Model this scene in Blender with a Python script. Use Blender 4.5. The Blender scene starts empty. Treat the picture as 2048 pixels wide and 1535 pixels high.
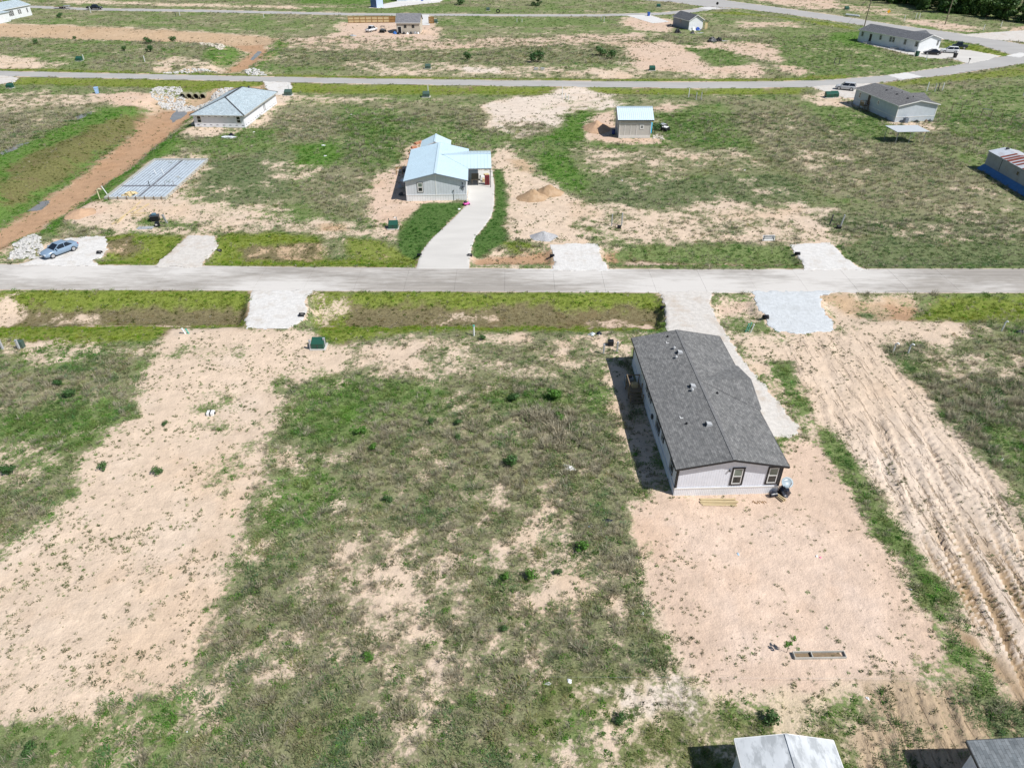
import bpy, bmesh, math, random
import numpy as np
from mathutils import Vector, Matrix

# ------------------------------------------------------------------ camera, sky, sun, exposure
S = bpy.context.scene
C = S.collection
CAM_H, PITCH, FOC = 39.6, math.radians(34.7), 1421.0      # metres above ground, tilt below level, focal length (2048 px wide frame)
cam_d = bpy.data.cameras.new('camera')
cam = bpy.data.objects.new('camera', cam_d); C.objects.link(cam)
cam.location = (0, 0, CAM_H); cam.rotation_euler = (math.pi/2 - PITCH, 0, 0)
cam_d.sensor_width = 36.0; cam_d.lens = FOC/2048*36.0; cam_d.clip_end = 9000; cam_d.clip_start = 0.5
S.camera = cam

SUN_EL = math.radians(51.5)
SUN_AZ = math.radians(117.0)                              # clockwise from +Y
sun_dir = Vector((math.sin(SUN_AZ)*math.cos(SUN_EL), math.cos(SUN_AZ)*math.cos(SUN_EL), math.sin(SUN_EL)))
W = bpy.data.worlds.new('World'); S.world = W; W.use_nodes = True
nt = W.node_tree; nt.nodes.clear()
sky = nt.nodes.new('ShaderNodeTexSky'); sky.sky_type = 'NISHITA'; sky.sun_disc = False
sky.sun_elevation = SUN_EL; sky.sun_rotation = SUN_AZ; sky.air_density = 1.2; sky.dust_density = .6; sky.ozone_density = 3.0
bg = nt.nodes.new('ShaderNodeBackground'); bg.inputs[1].default_value = 0.068
wo = nt.nodes.new('ShaderNodeOutputWorld')
nt.links.new(sky.outputs[0], bg.inputs[0]); nt.links.new(bg.outputs[0], wo.inputs[0])
sl = bpy.data.lights.new('sun', 'SUN'); sl.energy = 4.8; sl.angle = math.radians(0.53); sl.color = (1.0, 0.968, 0.925)
so = bpy.data.objects.new('sun', sl); C.objects.link(so)
so.location = (0, 0, 120); so.rotation_euler = (-sun_dir).to_track_quat('-Z', 'Y').to_euler()
S.view_settings.view_transform = 'Standard'; S.view_settings.look = 'None'
S.view_settings.gamma = 1.0; S.view_settings.use_curve_mapping = False
S.view_settings.exposure = 0.13
S.cycles.max_bounces = 5; S.cycles.diffuse_bounces = 3; S.cycles.glossy_bounces = 2
S.cycles.transparent_max_bounces = 6; S.cycles.caustics_reflective = False; S.cycles.caustics_refractive = False

CP, SP = math.cos(PITCH), math.sin(PITCH)
def P(u, v, z=0.0):
    """point of the level plane z seen at photograph position (u, v)"""
    t = (v - 767.5)/FOC
    D = (CAM_H - z)/(SP + t*CP)
    return ((u - 1024.0)/FOC*D, D*(CP - t*SP))
def PV(u, v, z=0.0):
    x, y = P(u, v, z); return Vector((x, y, z))

rng = np.random.default_rng(7)
random.seed(11)

# ------------------------------------------------------------------ noise
_T = rng.random((16, 256, 256)).astype(np.float32)
def vnoise(x, y, k=0):
    xi = np.floor(x); yi = np.floor(y); fx = (x - xi).astype(np.float32); fy = (y - yi).astype(np.float32)
    xi = xi.astype(np.int64) & 255; yi = yi.astype(np.int64) & 255
    fx = fx*fx*(3 - 2*fx); fy = fy*fy*(3 - 2*fy); T = _T[k % 16]
    x1 = (xi + 1) & 255; y1 = (yi + 1) & 255
    return (T[yi, xi]*(1-fx) + T[yi, x1]*fx)*(1-fy) + (T[y1, xi]*(1-fx) + T[y1, x1]*fx)*fy
def fbm(x, y, scale, octaves=4, k=0, gain=0.5):
    a, s, tot = 1.0, 1.0/scale, 0.0; r = 0
    for o in range(octaves):
        r = r + a*vnoise(x*s + 17.3*o + 5.1*k, y*s - 9.7*o + 3.3*k, k + o); tot += a; a *= gain; s *= 2.03
    return r/tot
def sstep(a, b, x):
    t = np.clip((x - a)/(b - a), 0, 1); return t*t*(3 - 2*t)

def sdist(pts, X, Y):
    """signed distance to a closed polygon, positive inside"""
    n = len(pts); d = np.full(X.shape, 1e9); ins = np.zeros(X.shape, bool)
    for i in range(n):
        ax, ay = pts[i]; bx, by = pts[(i+1) % n]
        ex, ey = bx-ax, by-ay; L = ex*ex + ey*ey + 1e-9
        t = np.clip(((X-ax)*ex + (Y-ay)*ey)/L, 0, 1)
        d = np.minimum(d, np.hypot(X - ax - t*ex, Y - ay - t*ey))
        c = ((ay > Y) != (by > Y)) & (X < (bx-ax)*(Y-ay)/(by-ay+1e-12) + ax); ins ^= c
    return np.where(ins, d, -d)
def ldist(pts, X, Y):
    """distance to an open polyline"""
    d = np.full(X.shape, 1e9)
    for (ax, ay), (bx, by) in zip(pts[:-1], pts[1:]):
        ex, ey = bx-ax, by-ay; L = ex*ex + ey*ey + 1e-9
        t = np.clip(((X-ax)*ex + (Y-ay)*ey)/L, 0, 1)
        d = np.minimum(d, np.hypot(X - ax - t*ex, Y - ay - t*ey))
    return d
def gp(pts): return [P(*p) for p in pts]

# ------------------------------------------------------------------ materials
def new_mat(name):
    m = bpy.data.materials.new(name); m.use_nodes = True
    nt = m.node_tree; b = nt.nodes['Principled BSDF']; return m, nt, b
def mat(name, col, rough=0.7, var=0.12, scale=3.0, bump=0.0, bscale=None, metal=0.0, spec=0.4, dirt=None, dscale=0.6, damt=0.0, stretch=(1,1,1), dlo=.5, dhi=.68):
    """plain procedural material: mottled colour, optional dirt patches and fine relief"""
    m, nt, b = new_mat(name); N, Lk = nt.nodes.new, nt.links.new
    tc = N('ShaderNodeTexCoord'); mp = N('ShaderNodeMapping'); mp.inputs['Scale'].default_value = stretch
    Lk(tc.outputs['Object'], mp.inputs[0])
    n = N('ShaderNodeTexNoise'); n.inputs['Scale'].default_value = scale; n.inputs['Detail'].default_value = 5
    Lk(mp.outputs[0], n.inputs['Vector'])
    mr = N('ShaderNodeMapRange'); mr.inputs[1].default_value = .3; mr.inputs[2].default_value = .7
    mr.inputs[3].default_value = 1-var; mr.inputs[4].default_value = 1+var; Lk(n.outputs[0], mr.inputs[0])
    mx = N('ShaderNodeVectorMath'); mx.operation = 'MULTIPLY'; mx.inputs[0].default_value = col; Lk(mr.outputs[0], mx.inputs[1])
    out = mx.outputs[0]
    if dirt:
        n2 = N('ShaderNodeTexNoise'); n2.inputs['Scale'].default_value = dscale; n2.inputs['Detail'].default_value = 7; n2.inputs['Roughness'].default_value = .65
        Lk(mp.outputs[0], n2.inputs['Vector'])
        r2 = N('ShaderNodeMapRange'); r2.inputs[1].default_value = dlo; r2.inputs[2].default_value = dhi; r2.inputs[3].default_value = 0; r2.inputs[4].default_value = damt
        Lk(n2.outputs[0], r2.inputs[0])
        mm = N('ShaderNodeMix'); mm.data_type = 'RGBA'; Lk(r2.outputs[0], mm.inputs[0]); Lk(out, mm.inputs[6]); mm.inputs[7].default_value = (*dirt, 1); out = mm.outputs[2]
    Lk(out, b.inputs['Base Color'])
    b.inputs['Roughness'].default_value = rough; b.inputs['Metallic'].default_value = metal; b.inputs['Specular IOR Level'].default_value = spec
    if bump:
        nb = N('ShaderNodeTexNoise'); nb.inputs['Scale'].default_value = bscale or scale*6; nb.inputs['Detail'].default_value = 4; Lk(mp.outputs[0], nb.inputs['Vector'])
        bp = N('ShaderNodeBump'); bp.inputs['Strength'].default_value = bump; bp.inputs['Distance'].default_value = .05; Lk(nb.outputs[0], bp.inputs['Height']); Lk(bp.outputs[0], b.inputs['Normal'])
    return m
def stripe_mat(name, col, axis, period, depth=.5, rough=.6, var=.06, groove=.75, metal=0., spec=.4, dirt=None, damt=.3):
    """siding or skirting: fine grooves along one axis as relief"""
    m = mat(name, col, rough, var, 1.2, metal=metal, spec=spec, dirt=dirt, damt=damt, dscale=.8)
    nt = m.node_tree; b = nt.nodes['Principled BSDF']; N, Lk = nt.nodes.new, nt.links.new
    tc = N('ShaderNodeTexCoord'); sx = N('ShaderNodeSeparateXYZ'); Lk(tc.outputs['Object'], sx.inputs[0])
    def frac(o):
        a = N('ShaderNodeMath'); a.operation = 'DIVIDE'; Lk(o, a.inputs[0]); a.inputs[1].default_value = period
        f = N('ShaderNodeMath'); f.operation = 'FRACT'; Lk(a.outputs[0], f.inputs[0]); return f.outputs[0]
    if axis == 'xy':
        ad = N('ShaderNodeMath'); ad.operation = 'ADD'; Lk(sx.outputs[0], ad.inputs[0]); Lk(sx.outputs[1], ad.inputs[1]); src = ad.outputs[0]
    else: src = sx.outputs['xyz'.index(axis)]
    f = frac(src)
    r = N('ShaderNodeMapRange'); r.inputs[1].default_value = 0; r.inputs[2].default_value = .16; Lk(f, r.inputs[0])
    bp = N('ShaderNodeBump'); bp.inputs['Strength'].default_value = depth; bp.inputs['Distance'].default_value = .03
    Lk(r.outputs[0], bp.inputs['Height']); Lk(bp.outputs[0], b.inputs['Normal'])
    mr = N('ShaderNodeMapRange'); mr.inputs[1].default_value = 0; mr.inputs[2].default_value = .16; mr.inputs[3].default_value = groove; mr.inputs[4].default_value = 1; Lk(f, mr.inputs[0])
    old = b.inputs['Base Color'].links[0].from_socket
    vm = N('ShaderNodeVectorMath'); vm.operation = 'MULTIPLY'; Lk(old, vm.inputs[0]); Lk(mr.outputs[0], vm.inputs[1]); Lk(vm.outputs[0], b.inputs['Base Color'])
    return m
def shingle_mat(name, c1, c2, tab=.33, row=.14, along='y'):
    """three-tab shingles: rows of tabs of uneven grey with thin dark joints"""
    m, nt, b = new_mat(name); N, Lk = nt.nodes.new, nt.links.new
    tc = N('ShaderNodeTexCoord'); sx = N('ShaderNodeSeparateXYZ'); Lk(tc.outputs['Object'], sx.inputs[0])
    cb = N('ShaderNodeCombineXYZ')
    Lk(sx.outputs[1 if along == 'y' else 0], cb.inputs[0]); Lk(sx.outputs[0 if along == 'y' else 1], cb.inputs[1])
    br = N('ShaderNodeTexBrick'); br.inputs['Scale'].default_value = 1; br.inputs['Brick Width'].default_value = tab; br.inputs['Row Height'].default_value = row
    br.inputs['Mortar Size'].default_value = .006; br.inputs['Color1'].default_value = (*c1, 1); br.inputs['Color2'].default_value = (*c2, 1)
    br.inputs['Mortar'].default_value = (c1[0]*.4, c1[1]*.4, c1[2]*.4, 1); br.inputs['Bias'].default_value = -.1
    Lk(cb.outputs[0], br.inputs['Vector'])
    n = N('ShaderNodeTexNoise'); n.inputs['Scale'].default_value = 1.1; n.inputs['Detail'].default_value = 6; Lk(tc.outputs['Object'], n.inputs['Vector'])
    mr = N('ShaderNodeMapRange'); mr.inputs[1].default_value = .3; mr.inputs[2].default_value = .7; mr.inputs[3].default_value = .9; mr.inputs[4].default_value = 1.1; Lk(n.outputs[0], mr.inputs[0])
    vm = N('ShaderNodeVectorMath'); vm.operation = 'MULTIPLY'; Lk(br.outputs[0], vm.inputs[0]); Lk(mr.outputs[0], vm.inputs[1])
    n3 = N('ShaderNodeTexNoise'); n3.inputs['Scale'].default_value = 5.5; n3.inputs['Detail'].default_value = 3
    mp = N('ShaderNodeMapping'); mp.inputs['Scale'].default_value = (1, .45, 1) if along == 'y' else (.45, 1, 1); Lk(tc.outputs['Object'], mp.inputs[0]); Lk(mp.outputs[0], n3.inputs['Vector'])
    m3 = N('ShaderNodeMapRange'); m3.inputs[1].default_value = .35; m3.inputs[2].default_value = .65; m3.inputs[3].default_value = .86; m3.inputs[4].default_value = 1.15; Lk(n3.outputs[0], m3.inputs[0])
    v2 = N('ShaderNodeVectorMath'); v2.operation = 'MULTIPLY'; Lk(vm.outputs[0], v2.inputs[0]); Lk(m3.outputs[0], v2.inputs[1])
    Lk(v2.outputs[0], b.inputs['Base Color']); b.inputs['Roughness'].default_value = .9; b.inputs['Specular IOR Level'].default_value = .25
    bp = N('ShaderNodeBump'); bp.inputs['Strength'].default_value = .5; bp.inputs['Distance'].default_value = .02; Lk(br.outputs['Fac'], bp.inputs['Height']); bp.invert = True
    Lk(bp.outputs[0], b.inputs['Normal'])
    return m

# ------------------------------------------------------------------ mesh helpers
def tag(o, label=None, cat=None, group=None, kind=None):
    if label: o['label'] = label
    if cat: o['category'] = cat
    if group: o['group'] = group
    if kind: o['kind'] = kind
    return o
def empty(name, loc, rz=0.0, label=None, cat=None, group=None):
    o = bpy.data.objects.new(name, None); C.objects.link(o); o.location = loc; o.rotation_euler = (0, 0, rz)
    o.empty_display_size = .3
    return tag(o, label, cat, group)
class MB:
    def __init__(s): s.v = []; s.f = []
    def add(s, verts, faces):
        n = len(s.v); s.v += [tuple(p) for p in verts]; s.f += [tuple(i+n for i in f) for f in faces]; return s
    def box(s, x0, x1, y0, y1, z0, z1):
        return s.add([(x0,y0,z0),(x1,y0,z0),(x1,y1,z0),(x0,y1,z0),(x0,y0,z1),(x1,y0,z1),(x1,y1,z1),(x0,y1,z1)],
                     [(0,3,2,1),(4,5,6,7),(0,1,5,4),(1,2,6,5),(2,3,7,6),(3,0,4,7)])
    def bar(s, a, b, w, h=None):
        """a beam of section w x h from a to b"""
        a, b = Vector(a), Vector(b); h = h or w; d = (b-a).normalized()
        up = Vector((0,0,1)) if abs(d.z) < .95 else Vector((1,0,0))
        sx = d.cross(up).normalized()*w/2; sy = sx.cross(d).normalized()*h/2
        vs = [p + i*sx + j*sy for p in (a, b) for i, j in ((-1,-1),(1,-1),(1,1),(-1,1))]
        return s.add(vs, [(3,2,1,0),(4,5,6,7),(0,1,5,4),(1,2,6,5),(2,3,7,6),(3,0,4,7)])
    def tube(s, a, b, r0, r1=None, n=10, caps=True):
        a, b = Vector(a), Vector(b); r1 = r0 if r1 is None else r1; d = (b-a).normalized()
        up = Vector((0,0,1)) if abs(d.z) < .95 else Vector((1,0,0))
        sx = d.cross(up).normalized(); sy = sx.cross(d).normalized()
        vs = []
        for p, r in ((a, r0), (b, r1)):
            for k in range(n):
                t = 2*math.pi*k/n; vs.append(p + sx*math.cos(t)*r + sy*math.sin(t)*r)
        fs = [(k, (k+1) % n, n + (k+1) % n, n + k) for k in range(n)]
        if caps: fs += [tuple(range(n-1, -1, -1)), tuple(range(n, 2*n))]
        return s.add(vs, fs)
    def slab(s, pts, th):
        """a plate: pts is its top outline, counter-clockwise seen from above, th its thickness straight down"""
        n = len(pts); top = [Vector(p) for p in pts]; bot = [p - Vector((0,0,th)) for p in top]
        return s.add(top + bot, [tuple(range(n)), tuple(range(2*n-1, n-1, -1))] + [(i, n+i, n+(i+1) % n, (i+1) % n) for i in range(n)])
    def build(s, name, m, parent=None, loc=(0,0,0), rz=0.0, bevel=0.0, smooth=False):
        me = bpy.data.meshes.new(name); me.from_pydata([tuple(p) for p in s.v], [], s.f); me.update()
        o = bpy.data.objects.new(name, me); C.objects.link(o); me.materials.append(m)
        o.location = loc; o.rotation_euler = (0, 0, rz)
        if parent: o.parent = parent
        bm = bmesh.new(); bm.from_mesh(me)
        bmesh.ops.recalc_face_normals(bm, faces=bm.faces)
        if bevel: bmesh.ops.bevel(bm, geom=bm.edges[:], offset=bevel, segments=1, affect='EDGES', clamp_overlap=True)
        bm.to_mesh(me); bm.free()
        if smooth:
            for p in me.polygons: p.use_smooth = True
        return o
def copy_tree(o, parent=None):
    c = o.copy(); C.objects.link(c); c.parent = parent
    for ch in list(o.children): copy_tree(ch, c)
    return c
# ------------------------------------------------------------------ lie of the land
ROAD_A = gp([(-700,521),(0,528),(350,531),(700,534.5),(1050,537),(1400,538.5),(2048,537),(2800,535),(2800,584),(2048,585.5),(1400,585.7),(1050,584),(700,582),(350,580.5),(0,579),(-700,574)])
ROAD_B = gp([(-500,137),(0,142),(350,149.5),(700,156.5),(1000,160.5),(1348,164),(1500,163.5),(1638,161),(1700,156.5),(1768,151),(1809,145.5),(1885,135),(1935,126),(1975,117),(2075,104),(2075,121),(2048,127),(1980,138),(1897,150),(1815,159),(1768,165),(1700,170.5),(1638,174),(1500,176),(1348,176),(1000,172),(700,167.5),(350,159.5),(0,152.5),(-500,147)])
ROAD_C = gp([(1330,-9),(1447,0),(1673,31),(1792,50),(1943,70),(2048,89),(2300,135),(2300,180),(2090,124),(2028,111),(1956,89),(1881,78),(1720,50),(1553,26),(1476,17),(1406,13),(1348,5),(1200,-6)])
ROAD_D = gp([(-300,6),(68,11.5),(173,16.2),(400,19.5),(700,26.3),(1000,28.5),(1200,28.5),(1320,25.5),(1386,18.5),(1410,13),(1476,18),(1429,19.5),(1386,25),(1320,30.5),(1200,33),(1000,32.7),(700,31),(400,24.6),(173,20.9),(70,16.5),(-300,11)])
ROADS = [ROAD_A, ROAD_B, ROAD_C, ROAD_D]

DRIVES = {   # outlines of the gravel and concrete crossings
 'car':    gp([(34,530),(89,512),(133,477),(170,473),(212,473),(215,502),(204,514),(184,519),(202,533)]),
 'slab':   gp([(308,533),(345,500),(375,470),(432,471),(436,490),(425,505),(412,520),(404,535)]),
 'mid':    gp([(832,538),(838,515),(846,499),(862,479),(884,458),(908,436),(930,413),(935,404),(935,340),(985,340),(989,372),(989,408),(983,433),(968,455),(951,474),(943,497),(939,520),(938,538)]),
 'gravel': gp([(1100,542),(1110,525),(1106,507),(1101,489),(1155,486),(1197,488),(1200,505),(1206,520),(1222,542)]),
 'east':   gp([(1608,540),(1604,520),(1590,508),(1577,491),(1600,487),(1660,486),(1678,500),(1692,517),(1732,541)]),
 'west':   gp([(500,580),(498,600),(490,638),(497,655),(530,659),(580,656),(606,640),(617,624),(612,605),(624,580)]),
 'house':  gp([(1316,582),(1331,610),(1334,655),(1345,690),(1420,720),(1460,800),(1530,880),(1570,876),(1604,868),(1597,852),(1560,808),(1520,758),(1480,710),(1450,664),(1434,638),(1420,600),(1428,582)]),
 'blue':   gp([(1500,582),(1512,605),(1516,622),(1532,632),(1531,648),(1556,664),(1600,668),(1668,662),(1671,655),(1655,630),(1640,606),(1640,594),(1678,582)]),
 'hip':    gp([(527,163),(583,165),(585,176),(566,190),(538,190)]),
 'corner': gp([(-80,146),(0,151),(38,155),(32,163),(10,168),(-80,172)]),
 'silver': gp([(1620,173),(1742,166),(1735,180),(1718,196),(1690,197),(1662,188)]),
 'white':  gp([(1716,84),(1726,82),(1835,107),(1878,96),(1940,101),(2000,112),(1975,121),(1938,128),(1903,118),(1860,117),(1828,112)]),
 'small':  gp([(1252,31),(1300,30),(1340,44),(1305,47)]),
 'tan':    gp([(843,30),(858,30),(860,51),(842,51)]),
 'branch': gp([(1915,70),(1975,66),(2048,61),(2200,60),(2200,92),(2048,84),(1990,80)]),
 'shedyd': gp([(735,16),(770,8),(800,2),(890,-3),(880,5),(830,10),(770,17)]),
}
def pz(pts, z): return [P(u, v, z) for u, v in pts]
DITCHES = [  # centre line, depth, half width
 (pz([(-700,628),(0,634),(500,634),(900,636),(1330,638)], -.8), 1.25, 5.0),
 (pz([(1330,632),(1500,625),(1800,622),(2800,620)], -.4), .5, 4.0),
 (pz([(-700,510),(0,514),(500,517),(840,517),(1000,517)], -.5), .7, 4.2),
 (pz([(1000,517),(1100,517),(1600,521),(2048,519),(2800,517)], -.4), .6, 3.6),
 (pz([(-500,156),(0,163),(300,171),(700,178),(1100,184),(1600,186)], -.3), .5, 3.6),
 (pz([(-500,128),(0,136),(450,148),(900,154),(1300,157),(1600,155)], -.3), .45, 3.2),
]
CHANNEL = pz([(-500,640),(-250,560),(0,462),(100,402),(200,337),(290,268),(340,224),(364,206)], -1.3)
CHANNEL2 = pz([(462,142),(490,116),(512,100),(490,90),(400,84),(200,78),(0,70),(-300,60)], -1.0)
HOUSE_PADS = []   # filled below: flat building plots (x0, x1, y0, y1)

_road_c = {}
def Zterrain(X, Y):
    X = np.asarray(X, float); Y = np.asarray(Y, float)
    z = (fbm(X, Y, 9.0, 3, 2) - .5)*.28 + (fbm(X, Y, 1.6, 3, 5) - .5)*.10
    d = ldist(CHANNEL, X, Y) + (fbm(X, Y, 6, 3, 4) - .5)*2.0
    dep = -1.8*(1 - sstep(3.6, 10.0, d))
    d = ldist(CHANNEL2, X, Y) + (fbm(X, Y, 6, 3, 4) - .5)*1.6
    dep = np.minimum(dep, -1.1*(1 - sstep(2.5, 8.5, d)))
    for line, dp, hw in DITCHES:
        d = ldist(line, X, Y) + (fbm(X, Y, 3, 3, 6) - .5)*.9
        dep = np.minimum(dep, -dp*(1 - sstep(.5, hw, d)))
    z = z + dep
    flat = np.zeros(X.shape)
    for r in ROADS: flat = np.maximum(flat, sstep(-2.0, -.1, sdist(r, X, Y)))
    for k, p in DRIVES.items():
        flat = np.maximum(flat, sstep(-1.1, .1, sdist(p, X, Y) + (fbm(X, Y, .9, 2, 9) - .5)*.5))
    return z*(1 - flat)
def zat(x, y): return float(Zterrain(np.array([x]), np.array([y]))[0])
def G(u, v):
    """point on the ground seen at photograph position (u, v)"""
    z = 0.0
    for _ in range(4):
        x, y = P(u, v, z); z = zat(x, y)
    return Vector((x, y, z))

# ------------------------------------------------------------------ the ground sheet
ys = [8.0]
while ys[-1] < 480: ys.append(ys[-1] + min(max(ys[-1]**2/(CAM_H*FOC)*1.9, .125), 1.05))
ys = np.array([-400., -60, -12, 0] + ys + [520, 620, 900, 1800, 4500])
NC = 460
ss = np.concatenate([[-60, -8, -3, -1.6, -1.2], np.linspace(-1, 1, NC), [1.2, 1.6, 3, 8, 60]])
hw = np.clip(.75*ys + 21, 22, None)
GX = (ss[None, :]*hw[:, None]); GY = np.repeat(ys[:, None], len(ss), 1)
shape = GX.shape; X = GX.ravel(); Y = GY.ravel()
GZ = np.zeros_like(X)
core = (np.abs(X) < 420) & (Y > 0) & (Y < 520)
GZ[core] = Zterrain(X[core], Y[core])

SAND = (.63,.50,.382); PALE = (.66,.565,.475); TAN = (.50,.365,.24); ORANGE = (.43,.275,.17); REDS = (.60,.455,.35); MUD = (.37,.265,.165); BROWN = (.18,.145,.075)
GREYSOIL = (.40,.34,.28)
MID = (.150,.178,.082); GREEN = (.108,.178,.048); LUSH = (.075,.172,.024); OLIVE = (.135,.190,.018); DRY = (.40,.345,.245); GREY = (.35,.325,.255); LAWN = (.040,.115,.018); BRN = (.105,.095,.035); DKG = (.098,.142,.058)
n = len(X)
soil = np.tile(np.array(SAND, np.float32), (n, 1)); veg = np.zeros(n, np.float32); dry = np.zeros(n, np.float32); vc = np.zeros((n, 3), np.float32); hgt = np.full(n, 1.0, np.float32)
nz_b = fbm(X, Y, 14, 4, 1); nz_m = fbm(X, Y, 4.5, 4, 3); nz_s = fbm(X, Y, 1.3, 3, 7)
soil *= (0.93 + .14*nz_b)[:, None]
veg[:] = .84 + .3*(nz_m - .5)
dry[:] = .12 + .6*sstep(.48, .66, nz_b*.6 + nz_m*.4)
g = sstep(.40, .62, fbm(X, Y, 7, 4, 8))
vc[:] = np.array(MID)*(1-g[:, None]) + np.array(GREEN)*g[:, None]
hgt[:] = .7 + .45*dry
far = sstep(150, 260, Y); veg[:] = veg*(1 - .05*far)

def region(px, soft=.7, amp=1.6, ns=2.2, soil_=None, v=None, d=None, c=None, h=None, k=1.0, pts=None, kk=10):
    pts = pts or gp(px); a = np.array(pts); m0 = soft*2.5 + amp*2.2 + .7
    idx = np.nonzero((X > a[:,0].min()-m0) & (X < a[:,0].max()+m0) & (Y > a[:,1].min()-m0) & (Y < a[:,1].max()+m0))[0]
    if not len(idx): return
    x, y = X[idx], Y[idx]
    sd = sdist(pts, x, y) + (fbm(x, y, ns, 4, kk, .6) - .5)*2*amp
    sd = sd + (fbm(x, y, .8, 3, kk + 3, .7) - .5)*amp*1.2 + (fbm(x, y, ns*2.8, 3, kk + 5) - .5)*amp*1.5
    m1 = (sstep(-soft*1.2, soft*1.2, sd)*k).astype(np.float32); m2 = (sstep(-soft*2.8 - .2, soft*2.4, sd)*k).astype(np.float32)
    def mix(arr, val):
        m = m2 if arr is veg or arr is dry else m1
        val = np.asarray(val, np.float32)
        if arr.ndim == 2: arr[idx] = arr[idx]*(1-m[:, None]) + val*m[:, None]
        else: arr[idx] = arr[idx]*(1-m) + val*m
    if soil_ is not None: mix(soil, np.array(soil_)*(0.94 + .12*nz_m[idx])[:, None])
    if v is not None: mix(veg, np.clip(v + (nz_m[idx]-.5)*.5*min(1, v*4) + (nz_s[idx]-.5)*.35*min(1, v*3), 0, 1.2))
    if d is not None: mix(dry, d)
    if c is not None: mix(vc, c)
    if h is not None: mix(hgt, h)

R = region
# --- far strip
R([(-200,44),(0,47),(300,58),(520,72),(560,80),(520,88),(300,80),(0,74),(-200,70)], 1.5, 2.0, 4, TAN, .10, .6, BRN, .6)
R([(440,140),(470,118),(500,100),(470,92),(440,86),(520,84),(540,96),(525,112),(495,132),(480,142)], .8, 1.0, 2, ORANGE, .02)
R([(525,112),(560,80),(575,88),(555,110),(520,132),(495,142)], .8, 1.4, 2, TAN, .75, .1, LUSH, .7)
R([(460,92),(480,100),(470,120),(430,128),(405,112),(420,96)], .8, 1.4, 2, TAN, .8, .1, LUSH, .7)
R([(0,112),(60,116),(118,130),(60,136),(0,136),(-150,130),(-150,110)], 1.2, 1.6, 3, SAND, .08)
R([(300,132),(340,116),(400,120),(440,130),(445,142),(330,146)], 1, 2, 2.5, SAND, .40, .5)
R([(130,0),(300,6),(700,16),(700,20),(300,10),(130,6)], 1.5, 2, 5, SAND, .15)
R([(600,-8),(900,-8),(900,3),(780,6),(690,10),(600,6)], 1.5, 2, 5, None, .9, .1, LUSH, .8)
R([(600,14),(760,18),(880,12),(960,14),(1060,20),(1050,25),(760,24),(600,22)], 1.2, 2, 5, None, .95, .1, GREEN, .7)
R([(665,80),(688,46),(780,44),(860,38),(884,60),(874,82),(800,92),(700,92)], 1.2, 2.0, 3, REDS, .05, .3)
R([(580,78),(690,74),(880,80),(1100,72),(1290,66),(1300,88),(1100,100),(900,98),(700,108),(600,100)], 1.2, 3.5, 3, REDS, .38, .5, MID, .9)
R([(880,36),(1200,37),(1260,46),(1100,54),(880,52)], 1.2, 2.5, 4, None, .9, .15, GREEN, .8)
R([(560,96),(700,104),(900,104),(1200,88),(1260,104),(1280,130),(1100,128),(900,132),(700,128),(560,128)], 1.5, 2.5, 4, None, .88, .42, MID, 1.05)
R([(1245,90),(1330,84),(1372,92),(1395,108),(1420,134),(1520,128),(1540,150),(1400,158),(1300,156),(1270,132),(1262,108)], 1.2, 2.2, 3, REDS, .05, .3)
R([(1400,84),(1500,84),(1600,98),(1625,116),(1560,124),(1470,110),(1400,100)], 1.2, 2.6, 2.4, REDS, .14, .3)
R([(1376,98),(1440,98),(1490,112),(1500,130),(1430,132),(1400,118)], .9, 1.6, 2.5, None, .9, .1, GREEN, .8)
R([(1560,132),(1630,132),(1670,152),(1640,158),(1580,146)], 1, 1.8, 2.5, REDS, .2, .3)
R([(1255,36),(1345,38),(1352,64),(1290,60),(1240,50)], 1.2, 2.2, 3, REDS, .1, .3)
R([(1410,26),(1480,24),(1700,52),(1710,60),(1560,36)], 1.2, 2, 4, None, .95, .1, OLIVE, .7)
R([(1480,44),(1600,44),(1610,56),(1490,54)], 1, 2, 4, REDS, .35, .4)
R([(1660,66),(1730,62),(1725,84),(1760,100),(1700,110),(1650,86)], 1.2, 2, 3, None, 1, .05, LUSH, .7)
R([(1550,60),(1700,90),(1830,116),(1900,122),(1800,142),(1640,160),(1560,110)], 1.5, 3, 3, None, .92, .25, GREEN, .8)
R([(1880,84),(1960,92),(2025,112),(1990,114),(1900,98)], 1, 1.2, 3, None, 1, .05, OLIVE, .6)
R([(1500,0),(1670,0),(1680,16),(1640,20),(1560,8)], 1.5, 2, 4, REDS, .2, .4)
R([(1680,8),(1760,14),(1800,30),(1740,30),(1690,22)], 1.2, 2, 4, REDS, .45, .3, GREEN)
R([(1790,36),(1880,42),(1960,56),(1940,66),(1850,52)], 1.2, 2.2, 3, REDS, .25, .4)
R([(1995,60),(2048,52),(2200,50),(2200,62),(2048,64)], 1.2, 2, 3, REDS, .2, .4)
R([(690,122),(990,132),(1300,140),(1500,150),(1500,160),(1100,156),(690,150)], 1.2, 3.0, 3, SAND, .55, .3, MID, .7)
R([(925,134),(1000,136),(1010,146),(930,146)], .8, 1.2, 2, PALE, .12)
R([(1180,138),(1245,138),(1260,161),(1200,161)], 1, 1.6, 2, SAND, .12)
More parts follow.
